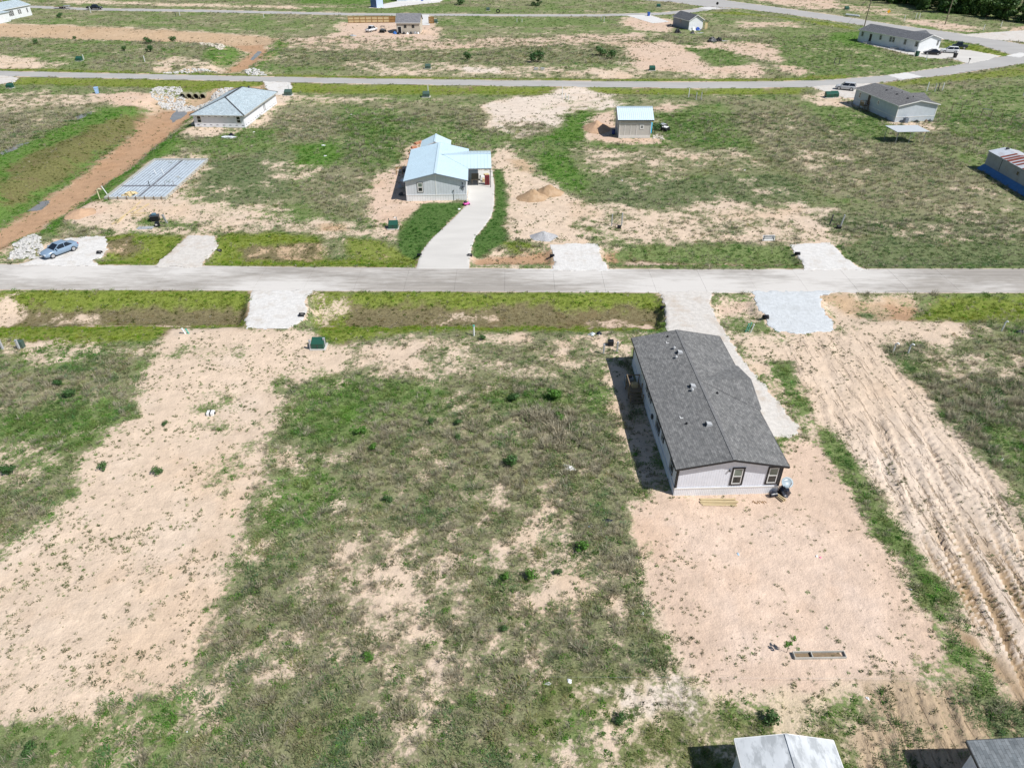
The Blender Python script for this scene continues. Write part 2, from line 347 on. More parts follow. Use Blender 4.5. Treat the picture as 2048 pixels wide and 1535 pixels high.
# verges of the middle road
R([(0,153.5),(350,160),(700,168),(1000,173),(1348,177),(1620,176),(1600,190),(1200,188),(850,190),(600,186),(330,176),(0,168)], 1.0, 1.4, 3, BROWN, .85, .1, OLIVE, .55)
R([(0,133),(340,142),(700,149),(1000,153),(1300,155),(1500,155),(1700,150),(1690,157),(1500,163),(1000,160),(700,156),(0,141.5)], .8, 1.0, 3, BROWN, .85, .1, OLIVE, .55)
R([(1750,142),(1900,126),(1935,124),(1900,136),(1770,152)], .8, 1, 3, None, .95, .1, GREEN, .6)
R([(1740,172),(1800,163),(1900,152),(2048,132),(2300,110),(2300,140),(2048,150),(1900,164),(1800,172),(1740,180)], 1, 1.4, 3, BROWN, .85, .25, OLIVE, .6)
# --- left: channel and its banks
R([(-300,175),(0,185),(60,186),(180,190),(235,205),(190,225),(60,232),(0,250),(-300,270)], 1.4, 3.2, 3, SAND, .42, .5, MID, .9)
R([(180,188),(300,186),(330,200),(300,212),(250,214),(200,204)], 1, 1.6, 2.5, REDS, .06)
R([(0,225),(120,212),(195,205),(220,212),(150,244),(60,280),(0,305),(-300,380),(-300,290)], 1.4, 2.2, 3, None, .88, .7, MID, 1.05)
R([(0,305),(60,280),(150,244),(200,215),(280,208),(292,222),(250,262),(180,312),(80,386),(0,434),(-350,620),(-350,420)], 1.2, 1.8, 3, BROWN, .9, .05, LUSH, .6)
R([(70,300),(140,270),(230,232),(280,218),(270,240),(200,285),(120,340),(20,400),(-30,400),(20,340)], 1.2, 3.0, 2.5, BROWN, .8, .15, (.105,.115,.03), .5)
R([(-400,640),(0,430),(80,384),(180,309),(250,259),(290,221),(320,204),(392,206),(372,236),(300,291),(200,361),(100,427),(40,472),(0,494),(-400,720)], .9, 1.2, 2.2, ORANGE, .015, .3)
R([(290,215),(318,186),(420,180),(450,172),(540,168),(545,174),(470,186),(430,204),(392,206),(330,204)], .9, 1.4, 2.5, TAN, .08)
R([(380,250),(395,210),(384,260),(352,272),(372,282),(330,318),(300,320),(225,380),(205,402),(150,424),(130,440),(110,470),(60,460),(150,396),(250,330),(330,272)], .8, 1.2, 2, BROWN, 1.0, .04, LUSH, .65)
R([(0,500),(60,494),(90,500),(60,522),(0,524),(-300,520)], .8, 1.4, 2, SAND, .6, .2, GREEN, .6)
R([(84,500),(100,480),(140,465),(150,474),(120,486)], .6, 1.0, 1.6, REDS, .2)
# hip house and slab plots
R([(366,262),(385,238),(395,252),(490,258),(540,212),(548,190),(585,188),(584,205),(560,226),(530,248),(505,268),(440,276),(372,272)], .8, 1.2, 2, SAND, .06)
R([(560,190),(680,190),(780,198),(680,206),(590,206)], 1, 1.8, 2.5, SAND, .5, .3)
R([(300,320),(352,308),(440,318),(420,330),(350,398),(400,402),(440,420),(500,440),(440,470),(330,465),(260,478),(215,478),(180,466),(150,440),(140,420),(205,402),(215,410)], .9, 1.4, 2.2, SAND, .08, .4)
R([(150,404),(200,402),(215,416),(190,440),(150,436),(140,418)], .7, 1.0, 1.6, REDS, .03)
R([(300,438),(350,440),(392,446),(400,462),(330,466),(298,452)], .8, 1.4, 2, None, .8, .2, GREEN)
# field between the slab and the house with the blue roof
R([(560,212),(620,205),(690,240),(690,262),(660,282),(580,280),(545,262),(545,236)], 1.2, 2.4, 3, None, .88, .62, MID, 1.0)
R([(680,205),(820,205),(980,215),(960,235),(830,240),(760,225)], 1.2, 2.4, 3, None, .88, .55, MID, 1.0)
R([(690,215),(780,222),(830,250),(820,292),(810,318),(740,342),(700,330),(690,268)], 1.2, 2.4, 3, None, 1.05, .25, GREEN, 1.1)
R([(588,292),(670,284),(690,310),(650,334),(590,330)], 1, 1.4, 2.5, None, 1.1, .05, LUSH, .8)
R([(460,262),(560,258),(540,300),(440,310),(400,290)], 1, 1.8, 2.5, None, 1, .1, GREEN, .8)
R([(420,320),(560,312),(590,340),(560,400),(480,410),(400,400)], 1.2, 1.8, 2.5, None, .9, .12, DKG, .7)
R([(620,340),(700,332),(750,350),(735,390),(750,440),(690,440),(610,420)], 1.2, 2, 3, None, .88, .6, MID, 1.0)
R([(545,332),(630,330),(625,352),(560,366),(540,352)], 1, 2, 2, SAND, .30, .3)
R([(455,408),(560,402),(580,420),(560,440),(480,448),(440,430)], 1, 1.6, 2, SAND, .28, .3)
R([(390,430),(500,446),(640,444),(740,446),(800,470),(700,476),(440,470)], 1, 2.2, 2.2, SAND, .38, .35, MID)
R([(640,448),(700,446),(760,470),(830,478),(830,496),(760,494),(700,500),(640,480)], .9, 1.6, 2, SAND, .25, .35)
R([(636,446),(690,447),(690,461),(642,461)], .5, .5, 1, TAN, .1)
# verge north of the near road
R([(180,472),(300,468),(370,472),(345,500),(310,530),(200,530),(215,512),(214,490)], .7, .8, 1.8, BROWN, 1.0, .06, OLIVE, .6)
R([(205,480),(260,474),(290,494),(240,508),(205,500)], .6, 1, 1.4, TAN, .6, .3, BRN, .5)
R([(436,470),(560,466),(640,470),(648,500),(650,532),(412,533),(428,505)], .7, .8, 1.8, BROWN, 1.05, .06, OLIVE, .6)
R([(470,492),(560,488),(640,486),(640,506),(560,510),(480,506)], .5, 1.2, 1.4, TAN, .55, .35, BRN, .5)
R([(640,512),(700,506),(770,512),(830,505),(838,512),(832,533),(640,532)], .6, .8, 1.6, BROWN, 1.05, .05, OLIVE, .6)
R([(690,480),(740,476),(790,494),(830,506),(770,514),(700,508)], .6, 1, 1.6, TAN, .85, .2, OLIVE, .6)
R([(942,508),(1000,502),(1100,500),(1104,526),(1060,529),(942,526)], .5, .7, 1.5, ORANGE, .02)
R([(1205,500),(1240,498),(1248,520),(1210,528)], .5, .9, 1.5, ORANGE, .1)
R([(940,526),(1104,528),(1104,537),(940,536)], .4, .6, 1, SAND, .6, .3, GREEN, .5)
R([(1245,505),(1300,484),(1400,490),(1580,492),(1600,520),(1606,536),(1240,536)], .7, 1.2, 2, BROWN, .92, .2, GREEN, .7)
R([(1250,516),(1590,520),(1600,526),(1255,524)], .4, .8, 1.6, REDS, .55, .3, BRN, .4)
R([(1680,495),(1760,470),(2048,490),(2800,490),(2800,536),(2048,536),(1730,536),(1700,520)], .9, 1.4, 2.4, BROWN, 1.0, .12, DKG, .7)
# plot of the house with the blue roof
R([(735,378),(752,352),(800,330),(822,318),(812,300),(830,286),(842,300),(820,360),(815,400),(905,404),(846,412),(826,432),(806,456),(790,474),(770,452),(748,440),(742,410)], .7, 1.2, 2, REDS, .04)
R([(985,296),(1020,292),(1036,306),(1060,330),(1090,352),(1130,372),(1160,398),(1195,424),(1230,470),(1270,480),(1200,500),(1100,492),(1030,500),(945,512),(1012,482),(1014,420),(1004,340),(988,336)], .8, 1.4, 2, SAND, .06, .3)
R([(1010,318),(1050,320),(1092,346),(1072,350),(1030,336)], .6, 1, 1.5, TAN, .15)
R([(1140,420),(1250,440),(1300,470),(1240,490),(1190,470)], 1, 1.6, 2, SAND, .30, .3)
R([(1160,455),(1240,450),(1262,470),(1200,478)], .8, 1.6, 1.6, None, .8, .2, GREEN)
R([(1010,486),(1060,484),(1070,494),(1030,500)], .5, 1, 1.2, None, .8, .2, OLIVE)
R([(845,408),(932,406),(906,438),(882,460),(860,481),(845,500),(838,514),(815,505),(795,495),(797,470),(815,445),(832,424)], .25, .35, 1.2, (.17,.14,.08), 1.1, 0, LAWN, .45)
R([(986,337),(1003,338),(1008,372),(1014,410),(1012,432),(1003,452),(1014,466),(1010,482),(990,493),(950,508),(943,506),(951,474),(968,455),(983,433),(990,405)], .25, .35, 1.2, (.17,.14,.08), 1.1, 0, LAWN, .45)
# sand flat behind it
R([(968,212),(1010,196),(1080,190),(1100,178),(1170,174),(1230,188),(1222,205),(1180,208),(1145,222),(1140,245),(1110,258),(1080,288),(1030,280),(990,256),(975,236)], .9, 1.6, 2.2, PALE, .10, .5)
R([(1010,256),(1080,246),(1130,256),(1100,284),(1040,284)], .8, 2, 2, (.46,.38,.30), .42, .6, MID, .9)
R([(1140,230),(1180,222),(1170,262),(1200,280),(1060,300),(1040,286),(1110,262)], .9, 1.4, 2, None, 1.05, .06, LUSH, .7)
R([(1010,276),(1160,284),(1340,286),(1360,300),(1150,310),(1080,312)], 1, 1.8, 2, None, 1.0, .12, GREEN, .8)
R([(1172,256),(1188,228),(1226,222),(1240,276),(1330,278),(1326,288),(1240,285),(1180,280)], .7, .8, 1.5, REDS, .03)
R([(1300,212),(1400,206),(1400,232),(1330,246),(1306,240)], .8, 1.6, 2, REDS, .16, .3)
R([(1140,204),(1240,200),(1240,214),(1190,222),(1146,220)], .8, 1.4, 2, PALE, .3, .3)
# eastern field
R([(1440,196),(1560,200),(1640,240),(1700,270),(1660,300),(1560,296),(1480,250)], 1.2, 2.4, 3, None, .88, .62, MID, 1.0)
R([(1310,230),(1440,206),(1470,260),(1500,300),(1400,296),(1320,286)], 1.2, 2.2, 3, None, 1, .15, GREEN, .9)
R([(1600,206),(1700,214),(1790,250),(1760,280),(1680,262)], 1.2, 1.8, 3, None, .98, .15, GREEN, .8)
R([(1140,300),(1300,296),(1480,300),(1500,330),(1380,350),(1200,340)], 1.2, 2.8, 2.2, SAND, .52, .35, MID, .8)
R([(1060,308),(1130,306),(1160,340),(1180,390),(1130,380),(1090,348)], 1, 1.6, 2, None, 1, .08, LUSH, .8)
R([(1190,350),(1400,356),(1560,350),(1640,400),(1500,412),(1280,420),(1180,400)], 1.2, 2.2, 2.4, None, .88, .15, DKG, .8)
R([(1520,270),(1700,280),(1830,290),(1960,340),(2010,400),(1960,430),(1760,420),(1660,390),(1560,330)], 1.2, 2.6, 3, None, .88, .66, MID, 1.0)
R([(1560,300),(1680,306),(1690,330),(1600,330)], 1, 2.2, 2, SAND, .55, .6)
R([(1190,420),(1320,412),(1480,410),(1640,412),(1710,430),(1760,452),(1700,476),(1560,490),(1400,486),(1260,480)], .9, 1.8, 2.2, SAND, .26, .5, MID, .8)
R([(1640,430),(1760,430),(2048,440),(2400,440),(2400,480),(2048,480),(1800,478),(1680,462)], 1, 2.2, 2.4, SAND, .72, .5, DKG, .9)
R([(1600,190),(1650,184),(1720,196),(1712,214),(1640,210)], .8, 1.6, 2, SAND, .22, .3)
R([(1770,246),(1880,240),(1900,256),(1840,262)], .7, 1.4, 1.6, SAND, .15)
R([(1870,190),(2048,170),(2300,170),(2300,300),(2048,290),(1900,270)], 1.4, 2.4, 3, None, .98, .30, GREEN, .9)
# --- south verge and ditch of the near road
R([(-700,575),(0,580),(500,582),(498,600),(490,640),(494,655),(440,640),(360,655),(300,680),(200,690),(0,692),(-700,690)], .6, .8, 1.8, BROWN, 1.05, .05, OLIVE, .6)
R([(-700,600),(0,606),(300,604),(490,606),(490,632),(300,634),(0,636),(-700,632)], .5, 1.1, 1.4, BROWN, .72, .45, BRN, .45)
R([(70,612),(130,606),(200,612),(240,606),(260,612),(200,630),(80,630)], .4, 1.3, 1.1, SAND, .55, .4, BRN, .5)
R([(0,590),(35,586),(55,605),(40,628),(0,640),(-300,640),(-300,590)], .6, 1.2, 1.6, SAND, .12)
R([(160,634),(380,635),(380,641),(160,642)], .25, .5, 1.2, REDS, .1)
R([(-300,690),(0,672),(60,680),(200,690),(280,700),(120,720),(0,714),(-300,730)], .7, 1.6, 2, SAND, .45, .35)
R([(626,585),(700,583),(1300,586),(1322,600),(1328,640),(1330,652),(1180,660),(1000,664),(800,672),(690,700),(640,676),(634,650)], .6, .8, 1.8, BROWN, 1.05, .05, OLIVE, .6)
R([(690,604),(900,602),(1200,604),(1310,610),(1316,632),(1000,636),(700,634)], .5, 1.1, 1.4, BROWN, .7, .45, BRN, .45)
R([(860,612),(990,608),(1020,624),(960,630),(880,628)], .4, 1.5, .9, SAND, .55, .4, BRN, .5)
R([(1180,622),(1300,628),(1310,638),(1190,638)], .3, 1.2, .9, REDS, .5, .4, BRN, .5)
R([(626,588),(680,590),(690,612),(650,640),(630,640),(622,612)], .6, 1.2, 1.4, SAND, .35, .3, OLIVE, .6)
R([(1425,588),(1505,588),(1514,630),(1530,660),(1480,655),(1440,640)], .6, 1.4, 1.6, SAND, .5, .15, GREEN, .6)
R([(1432,606),(1500,602),(1512,622),(1440,622)], .4, .9, 1.2, REDS, .15)
R([(1640,590),(1700,586),(1760,592),(1900,596),(1760,640),(1680,650),(1650,625)], .7, 1.4, 1.8, TAN, .25, .2, GREEN, .5)
R([(1646,614),(1676,612),(1684,632),(1656,636)], .4, .5, 1.2, ORANGE, .02)
R([(1690,620),(1760,604),(1780,640),(1770,660),(1720,664)], .6, .9, 1.8, None, .95, .1, DKG, .6)
R([(1780,606),(1840,610),(1830,636),(1790,632)], .5, .8, 1.4, ORANGE, .05)
R([(1880,590),(2048,588),(2800,590),(2800,640),(2048,640),(1900,640),(1840,630)], .8, 1.2, 2.2, BROWN, 1.0, .1, OLIVE, .65)
# --- near west: sand strip
R([(345,657),(400,652),(470,648),(500,660),(620,655),(652,690),(700,690),(710,730),(640,765),(600,790),(588,850),(545,930),(520,1000),(492,1090),(475,1180),(440,1300),(330,1390),(200,1430),(100,1460),(0,1470),(-400,1700),(-400,1400),(-60,1150),(50,1080),(115,1010),(150,930),(205,870),(272,830),(285,770),(300,740),(332,690)], .5, .8, 1.6, SAND, .045, .45, GREEN, .42)
R([(360,800),(470,790),(560,780),(600,790),(588,850),(545,930),(520,1000),(440,990),(420,900),(440,850)], .7, 1.2, 1.8, SAND, .26, .5, GREEN, .5)
R([(290,700),(350,690),(480,690),(470,708),(340,716)], .6, 1.2, 1.6, SAND, .35, .5)
R([(-300,1180),(60,1180),(120,1240),(60,1310),(-300,1340)], .8, 1.6, 2, SAND, .20, .5, MID, .5)
R([(150,1080),(420,1090),(470,1180),(430,1300),(300,1380),(100,1420),(-300,1480),(-300,1350),(150,1280)], .8, 1.4, 2, SAND, .13, .55, MID, .42)
R([(-400,1480),(0,1455),(140,1440),(260,1420),(330,1440),(180,1535),(100,1700),(-400,1800)], .8, 1.6, 2, SAND, .42, .35, GREEN, .6)
R([(0,1480),(70,1470),(90,1520),(40,1560),(-200,1600)], .6, .9, 1.6, None, .95, .5, DKG, .8)
R([(610,700),(700,696),(740,740),(690,770),(610,770)], .6, 1.2, 1.6, SAND, .20, .4)
R([(700,680),(800,668),(1000,662),(1210,662),(1260,690),(1220,740),(1080,760),(960,770),(820,760),(700,750)], .7, 1.5, 1.8, SAND, .50, .4, MID, .6)
R([(725,690),(790,688),(835,706),(820,726),(760,730)], .4, .8, 1.4, SAND, .04)
R([(960,700),(1060,680),(1180,690),(1200,740),(1060,750),(980,740)], .7, 1.8, 1.6, None, .68, .5, MID, .7)
# near west grass
R([(-400,740),(0,740),(150,735),(240,760),(260,820),(150,840),(0,830),(-400,840)], .8, 1.4, 2.4, None, .85, .6, MID, .95)
R([(0,832),(120,800),(240,800),(275,835),(220,862),(150,900),(60,890),(0,880)], .6, 1.0, 2, None, 1.05, .08, GREEN, .9)
R([(-300,880),(0,880),(110,890),(140,930),(60,960),(-300,970)], .7, 1.6, 1.8, SAND, .55, .35, GREEN, .7)
R([(-300,980),(0,980),(110,985),(100,1030),(0,1080),(-300,1100)], .7, 1.2, 2, None, .95, .45, MID, 1.0)
# central field
R([(560,760),(1200,760),(1240,900),(1300,1200),(1360,1360),(1080,1640),(300,1640),(420,1330),(500,1080)], 1.0, 1.0, 3, None, .72, .40, MID, .85)
R([(480,1180),(640,1140),(620,1300),(560,1400),(420,1420),(440,1320)], 1.0, 1.6, 2, None, .68, .45, MID, .85)
R([(590,780),(720,760),(900,780),(880,830),(740,880),(640,900),(580,870)], .8, 1.6, 2.4, None, 1.0, .12, GREEN, .9)
R([(680,815),(726,812),(734,842),(690,846)], .5, .5, 1.4, None, 1.1, 0, LUSH, .6)
R([(720,850),(960,830),(1100,830),(1240,860),(1250,960),(1100,1000),(900,990),(740,960)], .9, 2.2, 2.6, None, .82, .55, MID, 1.0)
R([(1060,830),(1120,822),(1170,850),(1160,900),(1090,900)], .6, 1.0, 1.8, (.45,.39,.33), .9, 1.0, MID, 1.7)
R([(960,780),(1060,776),(1130,780),(1130,816),(1000,820)], .7, 1.2, 2, None, 1, .35, GREEN, 1.0)
R([(1150,760),(1220,760),(1232,830),(1170,836)], .6, 1, 1.8, None, 1, .1, GREEN, .9)
R([(540,960),(640,930),(680,970),(640,1060),(560,1080),(500,1080)], .7, 1.2, 2, None, 1.0, .15, GREEN, .85)
R([(620,1080),(760,1072),(900,1110),(960,1200),(940,1300),(870,1380),(740,1400),(660,1340),(640,1220)], .9, 1.6, 2.2, SAND, .48, .7, MID, .85)
R([(690,1090),(790,1100),(840,1180),(830,1300),(760,1340),(720,1280),(700,1180)], .7, 1.4, 1.8, SAND, .40, .7, MID, .8)
R([(1000,1090),(1090,1076),(1180,1120),(1200,1170),(1120,1200),(1040,1180)], .6, 1.3, 1.6, SAND, .45, .4, MID, .7)
R([(1010,1250),(1080,1245),(1090,1330),(1030,1340)], .6, 1.3, 1.6, SAND, .5, .6)
R([(1180,1060),(1290,1050),(1320,1200),(1300,1230),(1200,1200)], .7, 1.2, 2, None, .82, .65, MID, .95)
R([(1090,1360),(1300,1340),(1420,1370),(1480,1400),(1700,1372),(1730,1420),(1740,1600),(1080,1640),(1060,1450)], .8, 2.0, 1.8, (.60,.49,.35), .55, .2, (.12,.15,.05), .55)
R([(1220,1390),(1380,1370),(1420,1400),(1380,1440),(1240,1430)], .6, 1.5, 1.4, PALE, .22, .4, MID, .5)
R([(1160,1440),(1260,1450),(1250,1535),(1110,1535)], .7, 1.6, 1.6, SAND, .5, .3, GREEN, .6)
R([(1640,1370),(1740,1360),(1790,1420),(1760,1470),(1660,1430)], .6, 1, 1.4, None, .95, .15, GREEN, .7)
# --- near east: yard of the dark roofed home
R([(1200,690),(1240,690),(1262,720),(1290,830),(1330,960),(1350,1000),(1290,985),(1262,960),(1240,860),(1215,740)], .4, .6, 1.2, SAND, .16, .3)
R([(1450,672),(1560,668),(1600,720),(1640,840),(1700,940),(1640,900),(1600,860),(1540,780),(1480,704)], .6, 1.0, 1.6, SAND, .12, .2, GREEN, .5)
R([(1262,1005),(1340,985),(1500,975),(1580,880),(1640,880),(1690,950),(1750,1060),(1800,1150),(1850,1240),(1896,1340),(1890,1372),(1700,1362),(1480,1390),(1410,1368),(1365,1290),(1312,1200),(1288,1110),(1262,1045)], .4, .7, 1.5, REDS, .012, .2, GREEN, .4)
R([(1320,1040),(1560,1020),(1700,1100),(1800,1280),(1850,1350),(1640,1350),(1480,1340),(1400,1200)], 1.5, 1.5, 4, (.65,.505,.40), None, None, None, None, .9)
R([(1380,1280),(1880,1290),(1896,1345),(1880,1372),(1700,1364),(1480,1388),(1410,1366)], .5, .8, 1.6, None, .06, .2, GREEN, .45)
R([(1290,1100),(1340,1100),(1380,1230),(1440,1350),(1400,1370),(1350,1290),(1305,1200)], .5, .8, 1.4, None, .10, .3, MID, .45)
# rutted plot and its edges
RUT = gp([(1580,672),(1680,664),(1760,682),(1800,740),(1862,800),(1920,870),(1990,955),(2060,1045),(2400,1450),(2400,1560),(2060,1400),(1975,1300),(1915,1200),(1845,1100),(1770,1000),(1700,915),(1640,850),(1606,780),(1560,715)])
R(None, .6, .9, 1.8, SAND, .03, .6, DKG, .4, 1, RUT)
R([(1640,600),(1780,650),(1900,640),(1990,660),(1900,690),(1760,690),(1690,672)], .7, 1.4, 1.8, SAND, .18, .3)
R([(1762,690),(1850,684),(1880,706),(1830,726),(1775,716)], .5, .8, 1.4, None, .95, .7, DKG, .9)
R([(1880,700),(2060,680),(2500,690),(2500,780),(2060,770),(1900,770),(1850,730)], .8, 1.8, 2, SAND, .68, .4, MID, .8)
R([(1850,760),(2060,760),(2500,790),(2500,1000),(2100,960),(2000,930),(1920,850)], .8, 1.4, 2.4, None, .96, .68, DKG, 1.2)
R([(1990,860),(2060,850),(2300,880),(2300,1000),(2060,960),(2000,920)], .7, 1.0, 2, None, 1.0, .2, GREEN, .9)
GST = [[(1544,728),(1572,724),(1606,782),(1626,826),(1604,832),(1588,800),(1566,770)], [(1622,842),(1664,850),(1722,948),(1764,1030),(1832,1108),(1892,1180),(1914,1245),(1886,1250),(1838,1166),(1788,1100),(1718,1004),(1676,930),(1634,880)],
       [(1884,1240),(1918,1240),(1950,1330),(1990,1400),(2030,1440),(1960,1420),(1900,1360)]]
for q in GST: R(q, .35, .7, 1.2, (.45,.36,.25), 1.0, .15, GREEN, .75)
R([(1740,1380),(1900,1370),(1960,1400),(2060,1380),(2400,1500),(2400,1700),(1700,1700),(1720,1480)], .7, 1.4, 1.8, (.45,.345,.235), .2, .4, DKG, .7)
R([(1890,1380),(1960,1385),(2060,1420),(2200,1500),(2060,1490),(1960,1450)], .6, 1.0, 1.4, None, .85, .3, DKG, .9)
R([(1900,1250),(1960,1290),(2060,1330),(2200,1440),(2060,1400),(1960,1340)], .6, 1.2, 1.4, MUD, .03)

# patchiness at every scale where plants only half cover the soil
wv = np.clip(veg*4, 0, 1)*np.clip((1.25 - veg)*1.6, 0.25, 1)
veg += wv*((nz_m - .5)*.5 + (nz_s - .5)*.75 + (fbm(X, Y, 2.6, 3, 13) - .5)*.4)
# ruts pressed into the wet plot: long grooves that follow the machine's way
def rut_height(x, y):
    ax = math.atan2(-6.5, 40.0)                            # the ruts lean to the right towards the viewer
    lx = x*math.cos(ax) + y*math.sin(ax); ly = -x*math.sin(ax) + y*math.cos(ax)
    w = lx + (fbm(x, y, 14, 2, 12) - .5)*1.6
    r = np.zeros_like(x)
    for per, amp, k in ((1.6, .06, 1), (.8, .09, 4), (.5, .07, 6)):
        g = vnoise(w/per*2, ly/(8.0 + 2*per) + k*7, k); r -= amp*sstep(.62, .74, g)
        r += amp*.6*sstep(.42, .55, g)*(1 - sstep(.55, .62, g))
    return r
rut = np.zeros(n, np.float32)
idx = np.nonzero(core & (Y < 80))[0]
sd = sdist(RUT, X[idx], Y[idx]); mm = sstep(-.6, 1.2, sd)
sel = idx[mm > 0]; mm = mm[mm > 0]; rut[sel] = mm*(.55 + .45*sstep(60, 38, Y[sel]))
rh = rut_height(X[sel], Y[sel]); nearm = sstep(60, 44, Y[sel])*.8 + .35
rh = rh*mm*nearm*1.5
GZ[sel] += rh
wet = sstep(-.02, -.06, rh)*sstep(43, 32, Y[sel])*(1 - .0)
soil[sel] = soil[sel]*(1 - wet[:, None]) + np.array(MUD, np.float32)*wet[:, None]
pal = mm*.5*sstep(56, 42, Y[sel])*(1-wet); soil[sel] = soil[sel]*(1-pal[:, None]) + np.array(PALE, np.float32)*pal[:, None]
idx = np.nonzero(core & (Y < 32) & (X > 15))[0]
sd = sdist(gp([(1740,1380),(1900,1370),(1960,1400),(2060,1380),(2400,1500),(2400,1700),(1700,1700),(1720,1480)]), X[idx], Y[idx]); mm = sstep(-.5, .8, sd)
GZ[idx] += rut_height(X[idx]*1.4, Y[idx]*1.2)*mm*1.2; rut[idx] = np.maximum(rut[idx], mm*.9)
# hoof and wheel roughness of bare soil
rough = (fbm(X, Y, .55, 3, 11) - .5)*.07*np.clip(1.1 - veg, 0, 1); GZ += np.where(core & (Y < 130), rough, 0)
# bare under the roads
for r in ROADS:
    sd = sdist(r, X, Y); GZ = np.where(sd > .25, -.10, GZ); veg = np.where(sd > -.1, 0, veg)
for k_, p in DRIVES.items():
    sd = sdist(p, X, Y) + (fbm(X, Y, .9, 3, 9) - .5)*.6; veg = np.where(sd > -.05, 0, veg)
veg = np.clip(veg, 0, 1.2)
mo = .24*sstep(.52, .72, fbm(X, Y, 6.5, 5, 4, .6)) ; soil = soil*(1 - mo[:, None]) + soil*np.array((.93, .80, .66))*mo[:, None]
mo = .40*sstep(.55, .75, fbm(X, Y, 4.0, 5, 12, .6)); soil = soil*(1 - mo[:, None]) + np.minimum(soil*np.array((1.06, 1.10, 1.16)), .74)*mo[:, None]
soil = soil.astype(np.float32)

me = bpy.data.meshes.new('ground')
nr, ncol = shape
me.vertices.add(n); me.vertices.foreach_set('co', np.stack([X, Y, GZ], 1).astype(np.float32).ravel())
ii = (np.arange(nr-1)[:, None]*ncol + np.arange(ncol-1)[None, :]).ravel()
quads = np.stack([ii, ii+1, ii+ncol+1, ii+ncol], 1).astype(np.int32)
me.loops.add(quads.size); me.loops.foreach_set('vertex_index', quads.ravel())
me.polygons.add(len(quads)); me.polygons.foreach_set('loop_start', np.arange(0, quads.size, 4, dtype=np.int32))
try: me.polygons.foreach_set('loop_total', np.full(len(quads), 4, np.int32))
except Exception: pass
me.update(calc_edges=True)
me.polygons.foreach_set('use_smooth', np.ones(len(quads), bool))
def vattr(me, name, arr):
    if arr.ndim == 2:
        a = me.attributes.new(name, 'FLOAT_COLOR', 'POINT'); a.data.foreach_set('color', np.concatenate([arr, np.ones((len(arr), 1))], 1).astype(np.float32).ravel())
    else:
        a = me.attributes.new(name, 'FLOAT', 'POINT'); a.data.foreach_set('value', arr.astype(np.float32))
thatch = vc*(1 - .55*dry[:, None])*.95 + np.array((.24,.205,.145))*.55*dry[:, None]
thatch = (thatch*.8 + np.array((.17,.135,.085))*.2)*1.22
vattr(me, 'soil', soil); vattr(me, 'veg', veg); vattr(me, 'rut', rut); vattr(me, 'thatch', thatch.astype(np.float32))

